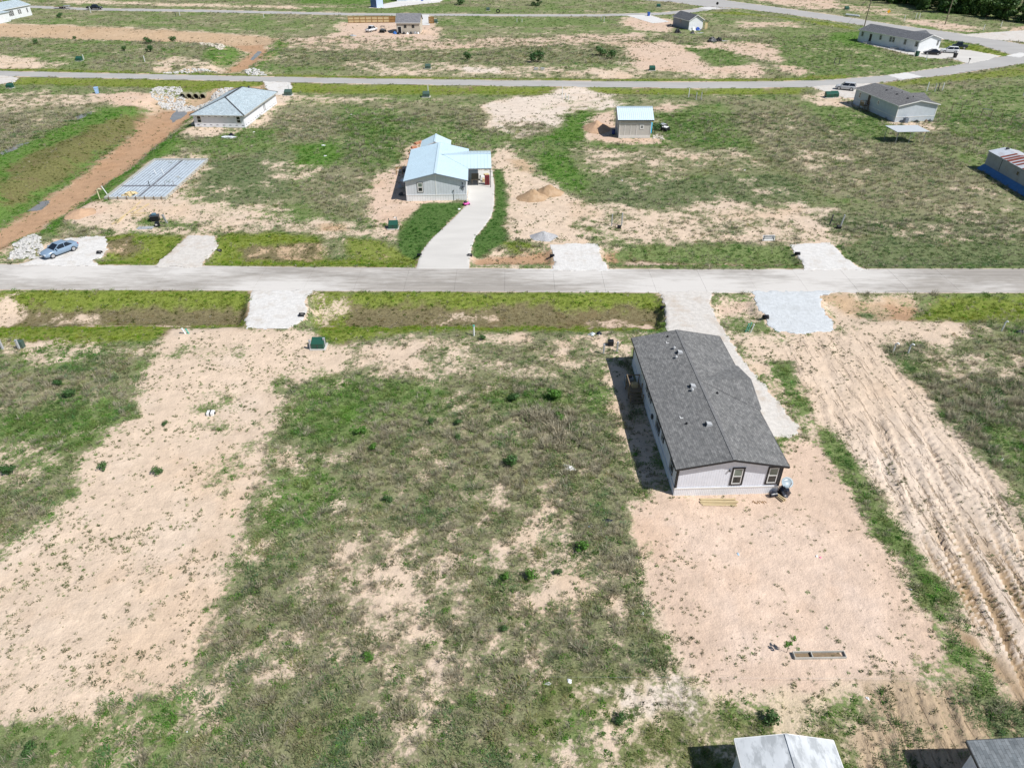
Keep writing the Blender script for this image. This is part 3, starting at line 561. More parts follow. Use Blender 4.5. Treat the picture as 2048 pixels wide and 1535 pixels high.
def ground_mat():
    m, nt, b = new_mat('ground'); N, Lk = nt.nodes.new, nt.links.new
    tc = N('ShaderNodeTexCoord')
    def at(nm): a = N('ShaderNodeAttribute'); a.attribute_name = nm; return a
    def noise(sc, det=5, ro=.55):
        q = N('ShaderNodeTexNoise'); q.inputs['Scale'].default_value = sc; q.inputs['Detail'].default_value = det; q.inputs['Roughness'].default_value = ro; Lk(tc.outputs['Object'], q.inputs['Vector']); return q.outputs[0]
    def rng_(o, a, b_, c, d):
        r = N('ShaderNodeMapRange'); r.inputs[1].default_value = a; r.inputs[2].default_value = b_; r.inputs[3].default_value = c; r.inputs[4].default_value = d; Lk(o, r.inputs[0]); return r.outputs[0]
    def mth(op, a, b_):
        q = N('ShaderNodeMath'); q.operation = op
        for i, o in enumerate((a, b_)):
            if isinstance(o, (int, float)): q.inputs[i].default_value = o
            else: Lk(o, q.inputs[i])
        return q.outputs[0]
    nf = noise(3.2, 6, .62); nm = noise(.8, 5); nt_ = noise(11, 4, .6)
    # plant litter breaks up against bare soil at hand scale
    a = mth('MULTIPLY', mth('SUBTRACT', nf, .5), 1.9)
    msk = rng_(mth('ADD', at('veg').outputs['Fac'], a), .32, .68, 0, 1)
    s1 = N('ShaderNodeVectorMath'); s1.operation = 'MULTIPLY'; Lk(at('soil').outputs['Color'], s1.inputs[0])
    Lk(mth('MULTIPLY', rng_(nm, .3, .7, .87, 1.09), rng_(nt_, .3, .7, .88, 1.10)), s1.inputs[1])
    t1 = N('ShaderNodeVectorMath'); t1.operation = 'MULTIPLY'; Lk(at('thatch').outputs['Color'], t1.inputs[0])
    Lk(mth('MULTIPLY', rng_(nf, .3, .7, .65, 1.35), rng_(nt_, .3, .7, .7, 1.3)), t1.inputs[1])
    mx = N('ShaderNodeMix'); mx.data_type = 'RGBA'; Lk(msk, mx.inputs[0]); Lk(s1.outputs[0], mx.inputs[6]); Lk(t1.outputs[0], mx.inputs[7])
    # wheel grooves: long, thin, coloured darker brown at the bottom
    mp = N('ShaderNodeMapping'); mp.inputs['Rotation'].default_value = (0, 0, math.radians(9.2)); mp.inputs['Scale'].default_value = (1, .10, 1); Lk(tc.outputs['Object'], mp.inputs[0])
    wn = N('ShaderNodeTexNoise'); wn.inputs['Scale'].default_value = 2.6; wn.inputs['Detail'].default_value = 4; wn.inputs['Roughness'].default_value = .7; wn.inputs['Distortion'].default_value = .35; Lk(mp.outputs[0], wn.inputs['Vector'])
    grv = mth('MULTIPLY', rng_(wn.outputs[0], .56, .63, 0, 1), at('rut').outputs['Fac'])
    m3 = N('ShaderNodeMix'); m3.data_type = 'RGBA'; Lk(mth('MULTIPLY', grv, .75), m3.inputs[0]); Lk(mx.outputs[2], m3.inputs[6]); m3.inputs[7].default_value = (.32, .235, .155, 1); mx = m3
    Lk(mx.outputs[2], b.inputs['Base Color']); b.inputs['Roughness'].default_value = 1.0; b.inputs['Specular IOR Level'].default_value = .08
    bp = N('ShaderNodeBump'); bp.inputs['Strength'].default_value = .8; bp.inputs['Distance'].default_value = .12
    Lk(mth('SUBTRACT', mth('ADD', mth('ADD', noise(2.4, 7, .6), mth('MULTIPLY', noise(8.0, 3, .5), .35)), mth('MULTIPLY', msk, .25)), mth('MULTIPLY', grv, 1.3)), bp.inputs['Height']); Lk(bp.outputs[0], b.inputs['Normal'])
    return m
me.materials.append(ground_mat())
ground = bpy.data.objects.new('ground', me); C.objects.link(ground); ground['kind'] = 'structure'

# values of the ground sheet at any place
def gsample(x, y):
    r = np.clip(np.searchsorted(ys, y) - 1, 0, nr-2); t = (y - ys[r])/(ys[r+1] - ys[r])
    hwx = hw[r]*(1-t) + hw[r+1]*t; s = x/hwx
    c = np.clip(np.searchsorted(ss, s) - 1, 0, ncol-2); w = np.clip((s - ss[c])/(ss[c+1]-ss[c]), 0, 1)
    i00 = r*ncol + c
    def f(a):
        if a.ndim == 2: t_, w_ = t[:, None], w[:, None]
        else: t_, w_ = t, w
        return (a[i00]*(1-w_) + a[i00+1]*w_)*(1-t_) + (a[i00+ncol]*(1-w_) + a[i00+ncol+1]*w_)*t_
    return f
def zg(x, y): return float(gsample(np.array([float(x)]), np.array([float(y)]))(GZ)[0])
# ------------------------------------------------------------------ sheets laid on the land: roads, drives
def sheet(name, pts, m, dz, res, amp=0.0, ns=.8, cut=None, parent=None, attrs=None, zfun=None, k=13, dome=0.0, thick=.12):
    """a layer that follows the land inside an outline (ragged when amp > 0), its rim turned down into the ground"""
    a = np.array(pts); x0, y0 = a.min(0) - .5 - amp; x1, y1 = a.max(0) + .5 + amp
    nx, ny = int((x1-x0)/res) + 2, int((y1-y0)/res) + 2
    xs = np.linspace(x0, x1, nx); yy = np.linspace(y0, y1, ny); XX, YY = np.meshgrid(xs, yy); XX = XX.ravel(); YY = YY.ravel()
    sd = sdist(pts, XX, YY)
    if amp: sd = sd + (fbm(XX, YY, ns, 3, k) - .5)*2*amp
    if cut is not None:
        for c in cut: sd = np.minimum(sd, -sdist(c, XX, YY) + .05)
    keep = sd > -res*.75
    ZZ = np.zeros_like(XX); kk = np.nonzero(keep)[0]
    ZZ[kk] = (zfun or Zterrain)(XX[kk], YY[kk]) + dz + dome*sstep(0, 1.5, sd[kk]) - thick*sstep(.0, -res*.7, sd[kk])
    # draw border vertices in to the true outline
    gxx = np.gradient(sd.reshape(ny, nx), yy[1]-yy[0], xs[1]-xs[0]); gy_, gx_ = gxx[0].ravel(), gxx[1].ravel()
    ln = np.hypot(gx_, gy_) + 1e-6; out = keep & (sd < 0)
    XX = np.where(out, XX - sd*gx_/ln, XX); YY = np.where(out, YY - sd*gy_/ln, YY)
    q = (np.arange(ny-1)[:, None]*nx + np.arange(nx-1)[None, :]).ravel()
    Q = np.stack([q, q+1, q+nx+1, q+nx], 1); Q = Q[keep[Q].all(1)]
    if not len(Q): return None
    used, inv = np.unique(Q.ravel(), return_inverse=True); Q = inv.reshape(-1, 4)
    me = bpy.data.meshes.new(name)
    me.from_pydata(np.stack([XX[used], YY[used], ZZ[used]], 1).tolist(), [], Q.tolist()); me.update()
    me.polygons.foreach_set('use_smooth', np.ones(len(Q), bool))
    if attrs:
        for nm, fn in attrs.items(): vattr(me, nm, fn(XX[used], YY[used]))
    me.materials.append(m); o = bpy.data.objects.new(name, me); C.objects.link(o)
    if parent: o.parent = parent
    else: o['kind'] = 'structure'
    return o

MOUTHS = [(P(130,540),5.5,1.0),(P(370,540),5.,.75),(P(885,545),4,.35),(P(1160,545),4.5,.9),(P(1665,548),5.5,1.0),(P(560,576),4.6,1.0),(P(1375,575),6.5,1.0),(P(1585,580),6,.95),(P(1480,560),6,.5),(P(240,550),7,.55),(P(1980,575),3,.5),(P(60,560),6,.35),(P(760,545),5,.35)]
def road_dust(x, y):
    d = np.zeros_like(x)
    for (mx_, my_), r, a in MOUTHS: d = np.maximum(d, a*np.exp(-(((x-mx_)/(r*2.0))**2 + ((y-my_)/(r*.75))**2)))
    return d.astype(np.float32)
def concrete_mat(name, col, dusty=False, joints=False):
    m = mat(name, col, .85, .07, .35, bump=.12, bscale=30, spec=.2, dirt=tuple(c*.86 for c in col), dscale=.25, damt=.5, stretch=(.35, 1, 1))
    if dusty:
        nt = m.node_tree; b = nt.nodes['Principled BSDF']; N, Lk = nt.nodes.new, nt.links.new
        old = b.inputs['Base Color'].links[0].from_socket
        at = N('ShaderNodeAttribute'); at.attribute_name = 'dust'
        tc = N('ShaderNodeTexCoord'); mp = N('ShaderNodeMapping'); mp.inputs['Scale'].default_value = (.22, 1.0, 1); mp.inputs['Rotation'].default_value = (0, 0, .12); Lk(tc.outputs['Object'], mp.inputs[0])
        n = N('ShaderNodeTexNoise'); n.inputs['Scale'].default_value = 1.5; n.inputs['Detail'].default_value = 8; n.inputs['Roughness'].default_value = .68; Lk(mp.outputs[0], n.inputs['Vector'])
        a = N('ShaderNodeMath'); a.operation = 'MULTIPLY_ADD'; Lk(n.outputs[0], a.inputs[0]); a.inputs[1].default_value = 1.6; a.inputs[2].default_value = -.80
        s = N('ShaderNodeMath'); s.operation = 'ADD'; Lk(a.outputs[0], s.inputs[0]); Lk(at.outputs['Fac'], s.inputs[1])
        r = N('ShaderNodeMapRange'); r.inputs[1].default_value = .12; r.inputs[2].default_value = .85; r.inputs[3].default_value = 0; r.inputs[4].default_value = .78; Lk(s.outputs[0], r.inputs[0])
        ln = N('ShaderNodeAttribute'); ln.attribute_name = 'lane'
        mp2 = N('ShaderNodeMapping'); mp2.inputs['Scale'].default_value = (.06, 2.2, 1); Lk(tc.outputs['Object'], mp2.inputs[0])
        n2 = N('ShaderNodeTexNoise'); n2.inputs['Scale'].default_value = 1.2; n2.inputs['Detail'].default_value = 6; n2.inputs['Roughness'].default_value = .7; Lk(mp2.outputs[0], n2.inputs['Vector'])
        r2 = N('ShaderNodeMapRange'); r2.inputs[1].default_value = .35; r2.inputs[2].default_value = .65; r2.inputs[3].default_value = .86; r2.inputs[4].default_value = 1.12; Lk(n2.outputs[0], r2.inputs[0])
        v1 = N('ShaderNodeMath'); v1.operation = 'MULTIPLY'; Lk(ln.outputs['Fac'], v1.inputs[0]); Lk(r2.outputs[0], v1.inputs[1])
        vm = N('ShaderNodeVectorMath'); vm.operation = 'MULTIPLY'; Lk(old, vm.inputs[0]); Lk(v1.outputs[0], vm.inputs[1]); old = vm.outputs[0]
        mm = N('ShaderNodeMix'); mm.data_type = 'RGBA'; Lk(r.outputs[0], mm.inputs[0]); Lk(old, mm.inputs[6]); mm.inputs[7].default_value = (.66, .635, .60, 1); Lk(mm.outputs[2], b.inputs['Base Color'])
    return m
M_ROAD = concrete_mat('road concrete', (.345,.318,.285), True)
M_ROADB = concrete_mat('far road concrete', (.40,.39,.375))
M_NEWC = concrete_mat('new concrete', (.62,.61,.59))
M_JOINT = mat('joint filler', (.24,.225,.21), .9)
M_CALI = mat('white caliche gravel', (.625,.61,.585), .95, .10, 2.2, bump=.9, bscale=7, spec=.1, dirt=(.50,.455,.40), dscale=.45, damt=.8)
M_CALI2 = mat('trodden caliche', (.575,.545,.505), .95, .11, 2.2, bump=.9, bscale=7, spec=.1, dirt=(.48,.41,.34), dscale=.45, damt=.8)
M_BLUEG = mat('pale blue crushed stone', (.55,.575,.588), .95, .10, 2.2, bump=1.0, bscale=7, spec=.1, dirt=(.46,.475,.475), dscale=.45, damt=.8)
M_DRIVE = concrete_mat('driveway concrete', (.57,.55,.515))

# near road: cast panel by panel, joints across it
zero = lambda x, y: np.zeros_like(x)
road = sheet('road', ROAD_A, M_JOINT, -.03, 1.5, zfun=zero, thick=.02)
xj = -190.0; cuts = []
while xj < 190: cuts.append(xj); xj += 6.1
cuts.append(xj)
def road_slice(poly, xa, xb):
    """clip the road outline between two cross joints"""
    def clip(pts, c, sgn):
        out = []
        for (x_0, y_0), (x_1, y_1) in zip(pts, pts[1:] + pts[:1]):
            a0, a1 = sgn*(x_0-c), sgn*(x_1-c)
            if a0 >= 0: out.append((x_0, y_0))
            if a0*a1 < 0: t = a0/(a0-a1); out.append((x_0 + t*(x_1-x_0), y_0 + t*(y_1-y_0)))
        return out
    return clip(clip(poly, xa, 1), xb, -1)
def strip_panel(name, poly, m, z, parent, res=.45, attrs=None):
    """a road panel meshed on a regular grid between its two long edges"""
    a = np.array(poly); x0, x1 = a[:,0].min(), a[:,0].max(); nx = max(2, int((x1-x0)/res)); xs = np.linspace(x0, x1, nx)
    def edge(x, lo):
        v = []
        for (xa, ya), (xb, yb) in zip(poly, poly[1:] + poly[:1]):
            if abs(xb-xa) > 1e-6 and min(xa, xb)-1e-6 <= x <= max(xa, xb)+1e-6: v.append(ya + (yb-ya)*(x-xa)/(xb-xa))
        return min(v) if lo else max(v)
    ny = 15; V = []; lane = []
    for x in xs:
        l, h = edge(x, True), edge(x, False)
        for j in range(ny): t = j/(ny-1); V.append((x, l + (h-l)*t, z + .05*(1-(2*t-1)**2))); lane.append(1.0 - .10*math.exp(-((t-.30)/.10)**2) - .08*math.exp(-((t-.70)/.10)**2) + (.12 if t in (0, 1) else 0))
    F = [(i*ny+j, (i+1)*ny+j, (i+1)*ny+j+1, i*ny+j+1) for i in range(nx-1) for j in range(ny-1)]
    rim = [i*ny for i in range(nx)] + [(nx-1)*ny + j for j in range(1, ny)] + [i*ny + ny-1 for i in range(nx-2, -1, -1)] + [j for j in range(ny-2, 0, -1)]
    nb = len(V); V += [(V[i][0], V[i][1], z - .14) for i in rim]
    F += [(rim[k], nb+k, nb+(k+1) % len(rim), rim[(k+1) % len(rim)]) for k in range(len(rim))]
    me = bpy.data.meshes.new(name); me.from_pydata(V, [], F); me.update(); me.materials.append(m)
    if attrs:
        vv = np.array(V); vattr(me, 'lane', np.array(lane + [.9]*(len(V)-nb)))
        for nm, fn in attrs.items(): vattr(me, nm, fn(vv[:,0], vv[:,1]))
    o = bpy.data.objects.new(name, me); C.objects.link(o); o.parent = parent; return o
for xa, xb in zip(cuts[:-1], cuts[1:]):
    pl = road_slice(ROAD_A, xa + .009, xb - .009)
    if len(pl) > 2 and abs(xa + 3) < 95: strip_panel('concrete_panel', pl, M_ROAD, .006*((int(xa*7)) % 3), road, attrs={'dust': road_dust})
    elif len(pl) > 2: strip_panel('concrete_panel', pl, M_ROAD, .0, road, res=2.0, attrs={'dust': road_dust})
roadb = sheet('road', ROAD_B, M_ROADB, .02, 1.1, zfun=zero, thick=.14)
roadc = sheet('road', ROAD_C, M_ROADB, .026, 1.5, zfun=zero, thick=.14, cut=[])
roadd = sheet('road', ROAD_D, M_ROADB, .014, 1.5, zfun=zero, thick=.14)
pan = sheet('concrete_panel', gp([(1773,150.5),(1812,145),(1847,154),(1806,160)]), M_NEWC, .035, .8, zfun=zero, thick=.02, parent=roadb)
for q in ([(1395,16),(1420,14),(1445,17),(1420,20)], [(2010,112),(2040,105),(2060,108),(2040,116)]):
    sheet('concrete_panel', gp(q), M_NEWC, .034, .9, zfun=zero, thick=.02, parent=roadc)
DM = {'car': M_CALI, 'slab': M_CALI2, 'gravel': M_CALI, 'east': M_CALI, 'west': M_CALI, 'house': M_CALI2, 'blue': M_BLUEG, 'hip': M_CALI, 'corner': M_CALI2, 'silver': M_CALI2, 'branch': M_CALI2, 'shedyd': M_NEWC,
      'mid': M_DRIVE, 'white': M_DRIVE, 'small': M_NEWC, 'tan': M_NEWC}
for i, (k_, p_) in enumerate(DRIVES.items()):
    far_ = np.array(p_)[:,1].mean() > 140
    conc = k_ in ('mid', 'white', 'small', 'tan', 'shedyd')
    sheet('driveway' if k_ != 'shedyd' else 'pavement', p_, DM[k_], .045 + .004*(i % 3), .5 if far_ else .22, amp=0.0 if conc else (.5 if far_ else .42), ns=.9, k=13 + i, thick=.16)
# ------------------------------------------------------------------ grass and weeds (nobody could count them)
def blade_mesh(name, nb, hmin, hmax, spread, lean, width, seed, droop=.3):
    r = random.Random(seed); V = []; F = []
    for i in range(nb):
        a = r.uniform(0, 6.283); d = spread*math.sqrt(r.random()); bx, by = d*math.cos(a), d*math.sin(a)
        h = r.uniform(hmin, hmax); le = lean*(.3 + r.random())*h; la = a + r.uniform(-.7, .7); w = width*r.uniform(.7, 1.3)
        px, py = -math.sin(la)*w, math.cos(la)*w; cx, cy = math.cos(la), math.sin(la)
        mx_, my_ = bx + cx*le*.45, by + cy*le*.45; tx, ty = bx + cx*le*1.25, by + cy*le*1.25
        k = len(V)
        V += [(bx-px, by-py, -.03), (bx+px, by+py, -.03), (mx_+px*.8, my_+py*.8, h*.65), (mx_-px*.8, my_-py*.8, h*.65), (tx, ty, h*(1-droop*r.random()))]
        F += [(k, k+1, k+2, k+3), (k+3, k+2, k+4)]
    me = bpy.data.meshes.new(name); me.from_pydata(V, [], F); me.update(); return me
def leaf_mesh(name, nl, R_, H_, size, seed):
    r = random.Random(seed); V = []; F = []
    for i in range(nl):
        a = r.uniform(0, 6.283); d = R_*math.sqrt(r.random()); z = H_*r.random()*(1 - .6*d/R_) + .02
        c = Vector((d*math.cos(a), d*math.sin(a), z)); s = size*r.uniform(.6, 1.3)
        nrm = Vector((r.uniform(-.8,.8), r.uniform(-.8,.8), 1)).normalized(); t = nrm.cross(Vector((math.cos(a*3), math.sin(a*3), .1))).normalized(); u = nrm.cross(t)
        k = len(V); V += [c - t*s, c + u*s*.55, c + t*s, c - u*s*.55]; F.append((k, k+1, k+2, k+3))
    me = bpy.data.meshes.new(name); me.from_pydata([tuple(v) for v in V], [], F); me.update(); return me
def tint_mat():
    m, nt, b = new_mat('grass'); N, Lk = nt.nodes.new, nt.links.new
    a = N('ShaderNodeAttribute'); a.attribute_type = 'INSTANCER'; a.attribute_name = 'tint'
    g = N('ShaderNodeNewGeometry'); sep = N('ShaderNodeSeparateXYZ')
    Lk(a.outputs['Color'], b.inputs['Base Color']); b.inputs['Roughness'].default_value = .75; b.inputs['Specular IOR Level'].default_value = .2
    tr = N('ShaderNodeBsdfTranslucent'); Lk(a.outputs['Color'], tr.inputs[0]); mx = N('ShaderNodeMixShader'); mx.inputs[0].default_value = .36
    Lk(b.outputs[0], mx.inputs[1]); Lk(tr.outputs[0], mx.inputs[2]); Lk(mx.outputs[0], nt.nodes['Material Output'].inputs[0])
    return m
M_GRASS = tint_mat()
def protos(cname, meshes):
    col = bpy.data.collections.new(cname)
    for i, me in enumerate(meshes):
        me.materials.append(M_GRASS); o = bpy.data.objects.new('%s_%02d' % (cname, i), me); col.objects.link(o)
    return col
COL_G = protos('grass_tufts', [blade_mesh('tuft', 24, .07, .21, .27, .85, .016, s) for s in range(5)])
COL_D = protos('dry_tufts', [blade_mesh('stalks', 24, .22, .58, .21, .62, .0145, 20 + s, .1) for s in range(5)])
COL_W = protos('weeds', [leaf_mesh('weed', 26, .22, .16, .06, 40 + s) for s in range(4)])
COL_S = protos('sand_tufts', [blade_mesh('clump', 20, .05, .15, .09, .9, .015, 60 + s, .2) for s in range(4)])
def scatter(name, col, xy, z, scl, tint, label):
    me = bpy.data.meshes.new(name); n_ = len(xy); me.vertices.add(n_)
    me.vertices.foreach_set('co', np.concatenate([xy, z[:, None]], 1).astype(np.float32).ravel())
    a = me.attributes.new('scl', 'FLOAT', 'POINT'); a.data.foreach_set('value', scl.astype(np.float32))
    a = me.attributes.new('idx', 'INT', 'POINT'); a.data.foreach_set('value', rng.integers(0, len(col.objects), n_).astype(np.int32))
    rot = np.stack([rng.normal(0, .10, n_), rng.normal(0, .10, n_), rng.uniform(0, 6.283, n_)], 1)
    a = me.attributes.new('rot', 'FLOAT_VECTOR', 'POINT'); a.data.foreach_set('vector', rot.astype(np.float32).ravel())
    a = me.attributes.new('tint', 'FLOAT_VECTOR', 'POINT'); a.data.foreach_set('vector', tint.astype(np.float32).ravel())
    o = bpy.data.objects.new(name, me); C.objects.link(o); tag(o, label, 'grass', kind='stuff')
    ng = bpy.data.node_groups.new(name + '_scatter', 'GeometryNodeTree')
    ng.interface.new_socket('Geometry', in_out='INPUT', socket_type='NodeSocketGeometry'); ng.interface.new_socket('Geometry', in_out='OUTPUT', socket_type='NodeSocketGeometry')
    N, Lk = ng.nodes.new, ng.links.new
    gi, go = N('NodeGroupInput'), N('NodeGroupOutput'); ip = N('GeometryNodeInstanceOnPoints'); ci = N('GeometryNodeCollectionInfo')
    ci.inputs['Collection'].default_value = col; ci.inputs['Separate Children'].default_value = True; ci.inputs['Reset Children'].default_value = True
    def na(nm, t): q = N('GeometryNodeInputNamedAttribute'); q.data_type = t; q.inputs['Name'].default_value = nm; return q.outputs['Attribute']
    Lk(gi.outputs[0], ip.inputs['Points']); Lk(ci.outputs[0], ip.inputs['Instance']); ip.inputs['Pick Instance'].default_value = True
    Lk(na('idx', 'INT'), ip.inputs['Instance Index']); Lk(na('rot', 'FLOAT_VECTOR'), ip.inputs['Rotation']); Lk(na('scl', 'FLOAT'), ip.inputs['Scale'])
    Lk(ip.outputs[0], go.inputs[0])
    md = o.modifiers.new('scatter', 'NODES'); md.node_group = ng
    return o
def candidates(zones):
    xs_, ys_ = [], []
    for y0, y1, dens in zones:
        w0 = .66*y1 + 19; cnt = int((y1-y0)*2*w0*dens)
        yy = rng.uniform(y0, y1, cnt); xx = rng.uniform(-w0, w0, cnt); k = np.abs(xx) < .66*yy + 19
        xs_.append(xx[k]); ys_.append(yy[k])
    return np.concatenate(xs_), np.concatenate(ys_)
BLOCK = []      # footprints kept free of plants (world outlines), see the houses
def clear_of(x, y):
    ok = np.ones(len(x), bool)
    for p in BLOCK:
        a = np.array(p); i = np.nonzero((x > a[:,0].min()-.3) & (x < a[:,0].max()+.3) & (y > a[:,1].min()-.3) & (y < a[:,1].max()+.3))[0]
        if len(i): ok[i[sdist(p, x[i], y[i]) > -.12]] = False
    return ok
def grow_grass():
    zones = [(16, 40, 15), (40, 66, 11), (66, 100, 6.5), (100, 160, 3.4), (160, 260, 1.25), (260, 420, .45)]
    x, y = candidates(zones); f = gsample(x, y); v = f(veg); dr = f(dry); col = f(vc); h = f(hgt); z = f(GZ)
    clump = fbm(x, y, .75, 3, 14, .7)
    p = np.clip(v*.92 + (clump - .5)*2.9*np.clip(1.45 - v, .5, 1), 0, 1)
    lone = (np.clip(v, 0, .14)*7.5 + .02*(v > .004))*(.22 + .78*sstep(.40, .60, fbm(x, y, 1.9, 3, 2)))*1.35
    p = np.where(v < .14, lone, np.maximum(p, .25*lone))
    keep = (rng.random(len(x)) < p) & clear_of(x, y)
    x, y, v, dr, col, h, z, clump = x[keep], y[keep], v[keep], dr[keep], col[keep], h[keep], z[keep], clump[keep]
    lod = 1 + .55*sstep(60, 240, y)
    patch = fbm(x, y, 1.7, 3, 9)
    isdry = rng.random(len(x)) < np.clip(dr*.8 + (patch - .5)*1.6*(dr > .1), 0, .95)
    j = rng.random(len(x)); b = rng.normal(1, .20, len(x)).clip(.5, 1.6)[:, None]
    huev = rng.normal(0, .10, (len(x), 3)) + (fbm(x, y, 2.2, 3, 3) - .5)[:, None]*np.array((1.0, .35, .6))
    g_ = ~isdry
    sandy = (v < .17) & (rng.random(len(x)) < .75)
    isdry = isdry & ~sandy; g_ = ~isdry & ~sandy
    weed = g_ & (j < .16)
    gr = g_ & ~weed
    big = fbm(x, y, 5, 3, 6)
    bare = sstep(.30, .10, v)                                  # lone plants on sand stay small
    def emit(nm, cl, s, sc, tint, lab):
        scatter(nm, cl, np.stack([x[s], y[s]], 1), z[s], sc[s], np.clip(tint[s], .005, .8), lab)
    sg = (.62 + .55*rng.random(len(x)))*h*lod*(.75 + 1.1*clump)*(1 - .25*bare); tg = col*b*(1 + huev)*(.75 + .6*big[:, None])*1.45*(1 - .35*bare[:, None])
    emit('green_grass', COL_G, gr, sg, tg, 'low green grass growing over the open lots')
    sw = (.5 + .8*rng.random(len(x)))*lod*(.7 + .3*h)*(1 - .35*bare); tw = col*np.array((.85, 1.3, .6))*b
    emit('low_weeds', COL_W, weed, sw, tw, 'small broad leaved weeds dotted over the open lots')
    gm = rng.random(len(x))[:, None]; td = (np.array(DRY)*gm + np.array(GREY)*(1-gm))*b*1.2
    td = td*(.75 + .25*rng.random(len(x))[:, None]) + col*.18
    td *= 1 - .45*bare[:, None]
    sdry = (.5 + .6*rng.random(len(x)))*h*lod*(.45 + .95*clump)*(1 - .38*bare)
    emit('dry_grass', COL_D, isdry, sdry, td, 'grey brown dry grass stalks standing in the open lots')
    ts = (col*.75 + np.array((.095,.08,.05)))*b*(.75 + .5*rng.random(len(x))[:, None])
    emit('sand_tufts', COL_S, sandy, (.35 + .95*rng.random(len(x))**2.2)*lod*(.72 + .28*sstep(.01, .04, v)), ts, 'tiny dark tufts dotted over the bare sand')
    print('tufts', gr.sum(), weed.sum(), isdry.sum())
# ------------------------------------------------------------------ houses
M_GLASS = mat('window glass', (.028,.034,.036), .08, .3, .8, spec=.7)
M_GLASSG = mat('greenish window glass', (.16,.20,.17), .1, .25, 1.5, spec=.7)
M_WHITE = mat('white paint', (.78,.78,.77), .5, .04, 1.0)
M_BLACKT = mat('black trim', (.022,.023,.026), .5, .1)
M_GREYT = mat('grey trim', (.36,.38,.40), .6, .06)
M_DGREY = mat('dark grey metal', (.06,.065,.07), .5, .1)
M_BLACKP = mat('black plastic', (.012,.013,.016), .45, .2)
M_GALV = mat('galvanised metal', (.55,.56,.57), .4, .08, 4, metal=.6)
M_WOOD = mat('treated lumber', (.50,.40,.235), .8, .16, 2.5, stretch=(1,6,6), dirt=(.36,.27,.15), dscale=1.2, damt=.5)
M_OLDWOOD = mat('weathered wood', (.23,.175,.115), .85, .2, 2.5, stretch=(1,6,6))
M_FENCEW = mat('fence pine', (.60,.48,.27), .8, .12, 2)
M_FENCED = mat('stained fence wood', (.33,.19,.07), .8, .15, 2)
M_LAVSIDE = stripe_mat('pale lavender grey siding', (.76,.785,.86), 'xy', .205, .3, groove=.93)
M_SKIRTW = stripe_mat('white vinyl skirting', (.83,.84,.87), 'xy', .15, .5, groove=.84)
M_GREYSIDE = stripe_mat('grey panel siding', (.62,.66,.70), 'xy', .41, .4, groove=.86)
M_SKIRT2 = stripe_mat('off white skirting', (.78,.80,.81), 'xy', .4, .5, groove=.8)
M_BLSIDE = stripe_mat('blue grey lap siding', (.56,.62,.68), 'z', .2, .6, groove=.86)
M_WHSIDE = stripe_mat('white lap siding', (.76,.78,.80), 'z', .2, .5, groove=.9)
M_TANSIDE = stripe_mat('tan lap siding', (.55,.50,.42), 'z', .2, .5, groove=.86)
M_BATTEN = mat('taupe wall board', (.52,.505,.47), .8, .05, 1)
M_DARKSIDE = stripe_mat('slate siding', (.25,.29,.34), 'xy', .3, .4, groove=.8)
M_WRAP = mat('white house wrap', (.78,.80,.85), .5, .05, 1.2)
M_SHING = shingle_mat('charcoal shingles', (.150,.151,.150), (.232,.230,.224), .32, .17)
M_SHINGM = shingle_mat('grey shingles', (.135,.135,.138), (.185,.185,.185), .33, .14)
M_SHINGB = shingle_mat('pale blue grey shingles', (.36,.44,.485), (.46,.53,.565), .33, .14)
M_SHINGBX = shingle_mat('pale blue grey hip shingles', (.36,.44,.485), (.46,.53,.565), .33, .14, 'x')
M_SHINGD = shingle_mat('slate shingles', (.10,.107,.12), (.155,.16,.17), .33, .14)
M_SHINGDX = shingle_mat('slate cross shingles', (.17,.17,.185), (.25,.25,.265), .33, .14, 'x')
M_RIDGE = mat('dark ridge cap', (.055,.057,.06), .9, .15, 4)
M_METB = mat('pale blue metal roofing', (.56,.70,.78), .35, .03, .6, spec=.5)
M_METW = mat('white metal roofing', (.74,.765,.775), .35, .03, .6, spec=.5)
M_FOUND = mat('concrete footing', (.55,.53,.50), .9, .06, 2)

